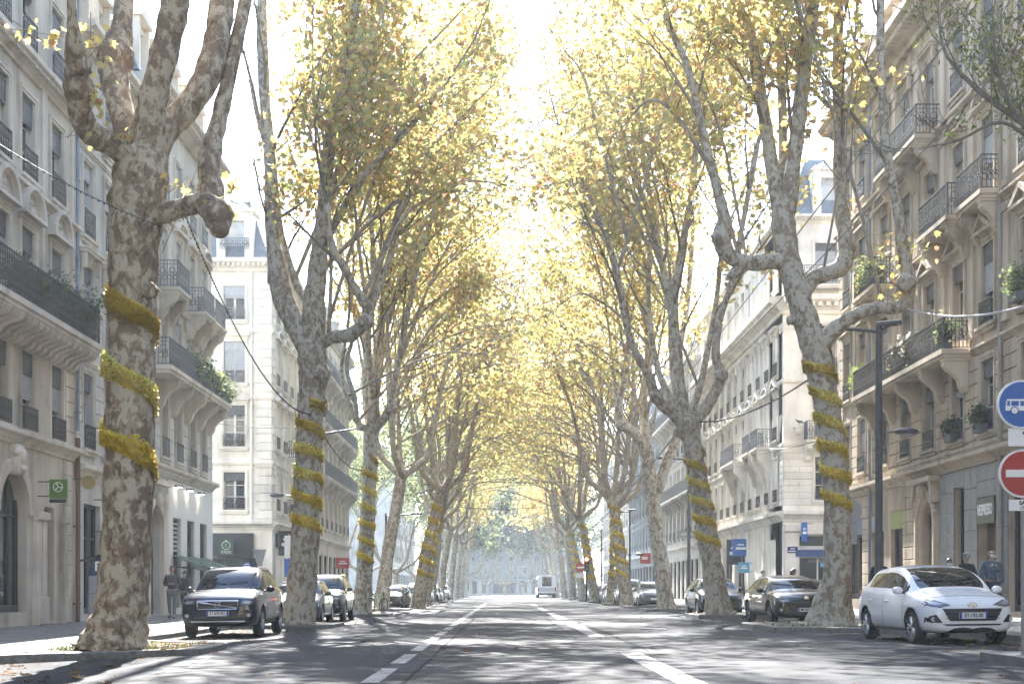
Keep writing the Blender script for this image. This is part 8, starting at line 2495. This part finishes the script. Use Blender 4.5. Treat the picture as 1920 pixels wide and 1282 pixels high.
litter(60, lambda q, n: q.uniform(-11.5, -8.4, n), lambda q, n: q.uniform(24, 50, n), 0.13, 75, sz)
# single larger leaves that stand out
for i, (px_, py_, lb) in enumerate(((47, 1259, 'curled brown leaf on the bright strip at the lower left corner'), (143, 1265, 'flat yellow green leaf on the shaded road below the thick trunk'), (205, 1243, 'dark curled leaf lying right under the left kerb stones'), (198, 1277, 'pale leaf at the bottom edge left of the road'), (1745, 1218, 'brown leaf on the road in front of the white car'), (1820, 1222, 'pale curled leaf on the road right of the brown one'), (1720, 1207, 'reddish leaf beside the front wheel of the white car'))):
    s_ = (py_ - CY) / 1.06; Y = FOC / s_; x = (px_ - CX) / s_
    v, f = leaf_shape(2); m = MB(); a = 0.9 * i
    sc_ = 0.2
    m.add([(sc_ * (q[0] * math.cos(a) - q[1] * math.sin(a)), sc_ * (q[0] * math.sin(a) + q[1] * math.cos(a)), 0.012 + abs(q[0]) * 0.07 + max(0, q[1]) * 0.06) for q in v], f)
    o = m.build('fallen_leaf', noisy('dry_leaf', (0.16, 0.08, 0.03), (0.34, 0.22, 0.07), 20.0, 0.8, 0.2)); o.location = (x, Y, gz(x) + 0.004)
    tagp(o, lb, 'leaf', 'single fallen leaves on the road')
# grass tufts in the tree pits
def tufts(n, x0, x1, y0, y1, seed, z):
    gg = np.random.default_rng(seed)
    pos = np.stack([gg.uniform(x0, x1, n), gg.uniform(y0, y1, n), np.full(n, z)], 1).astype(np.float32)
    o = leaves('grass', pos, 0.11, tints(n, [(0.1, 0.14, 0.04), (0.18, 0.2, 0.07), (0.25, 0.23, 0.1)], (0.5, 0.3, 0.2), seed), 3, MT['plant'], None, -2.5, seed=seed); o['kind'] = 'stuff'
tufts(260, -7.7, -5.5, 23.6, 24.6, 81, gz(-6.5) + 0.14); tufts(160, -7.6, -5.6, 24.6, 27.0, 82, gz(-6.5) + 0.14); tufts(120, 6.6, 9.4, 32.6, 37.8, 83, gz(8) + 0.14)
# ---------------------------------------------------------------- the morning haze between the houses
def haze_box():
    m = bpy.data.materials.new('haze'); m.use_nodes = True
    nt = m.node_tree; nt.nodes.clear()
    v = nt.nodes.new('ShaderNodeVolumePrincipled'); o = nt.nodes.new('ShaderNodeOutputMaterial')
    v.inputs['Color'].default_value = (0.82, 0.91, 1.0, 1)
    v.inputs['Density'].default_value = HAZE_DENSITY
    v.inputs['Anisotropy'].default_value = 0.4
    nt.links.new(v.outputs[0], o.inputs['Volume'])
    b = MB(); b.box(-320, 320, -90, 920, -1.3, 34)
    h = b.build('haze', m); h['kind'] = 'stuff'
    m.cycles.homogeneous_volume = True
haze_box()
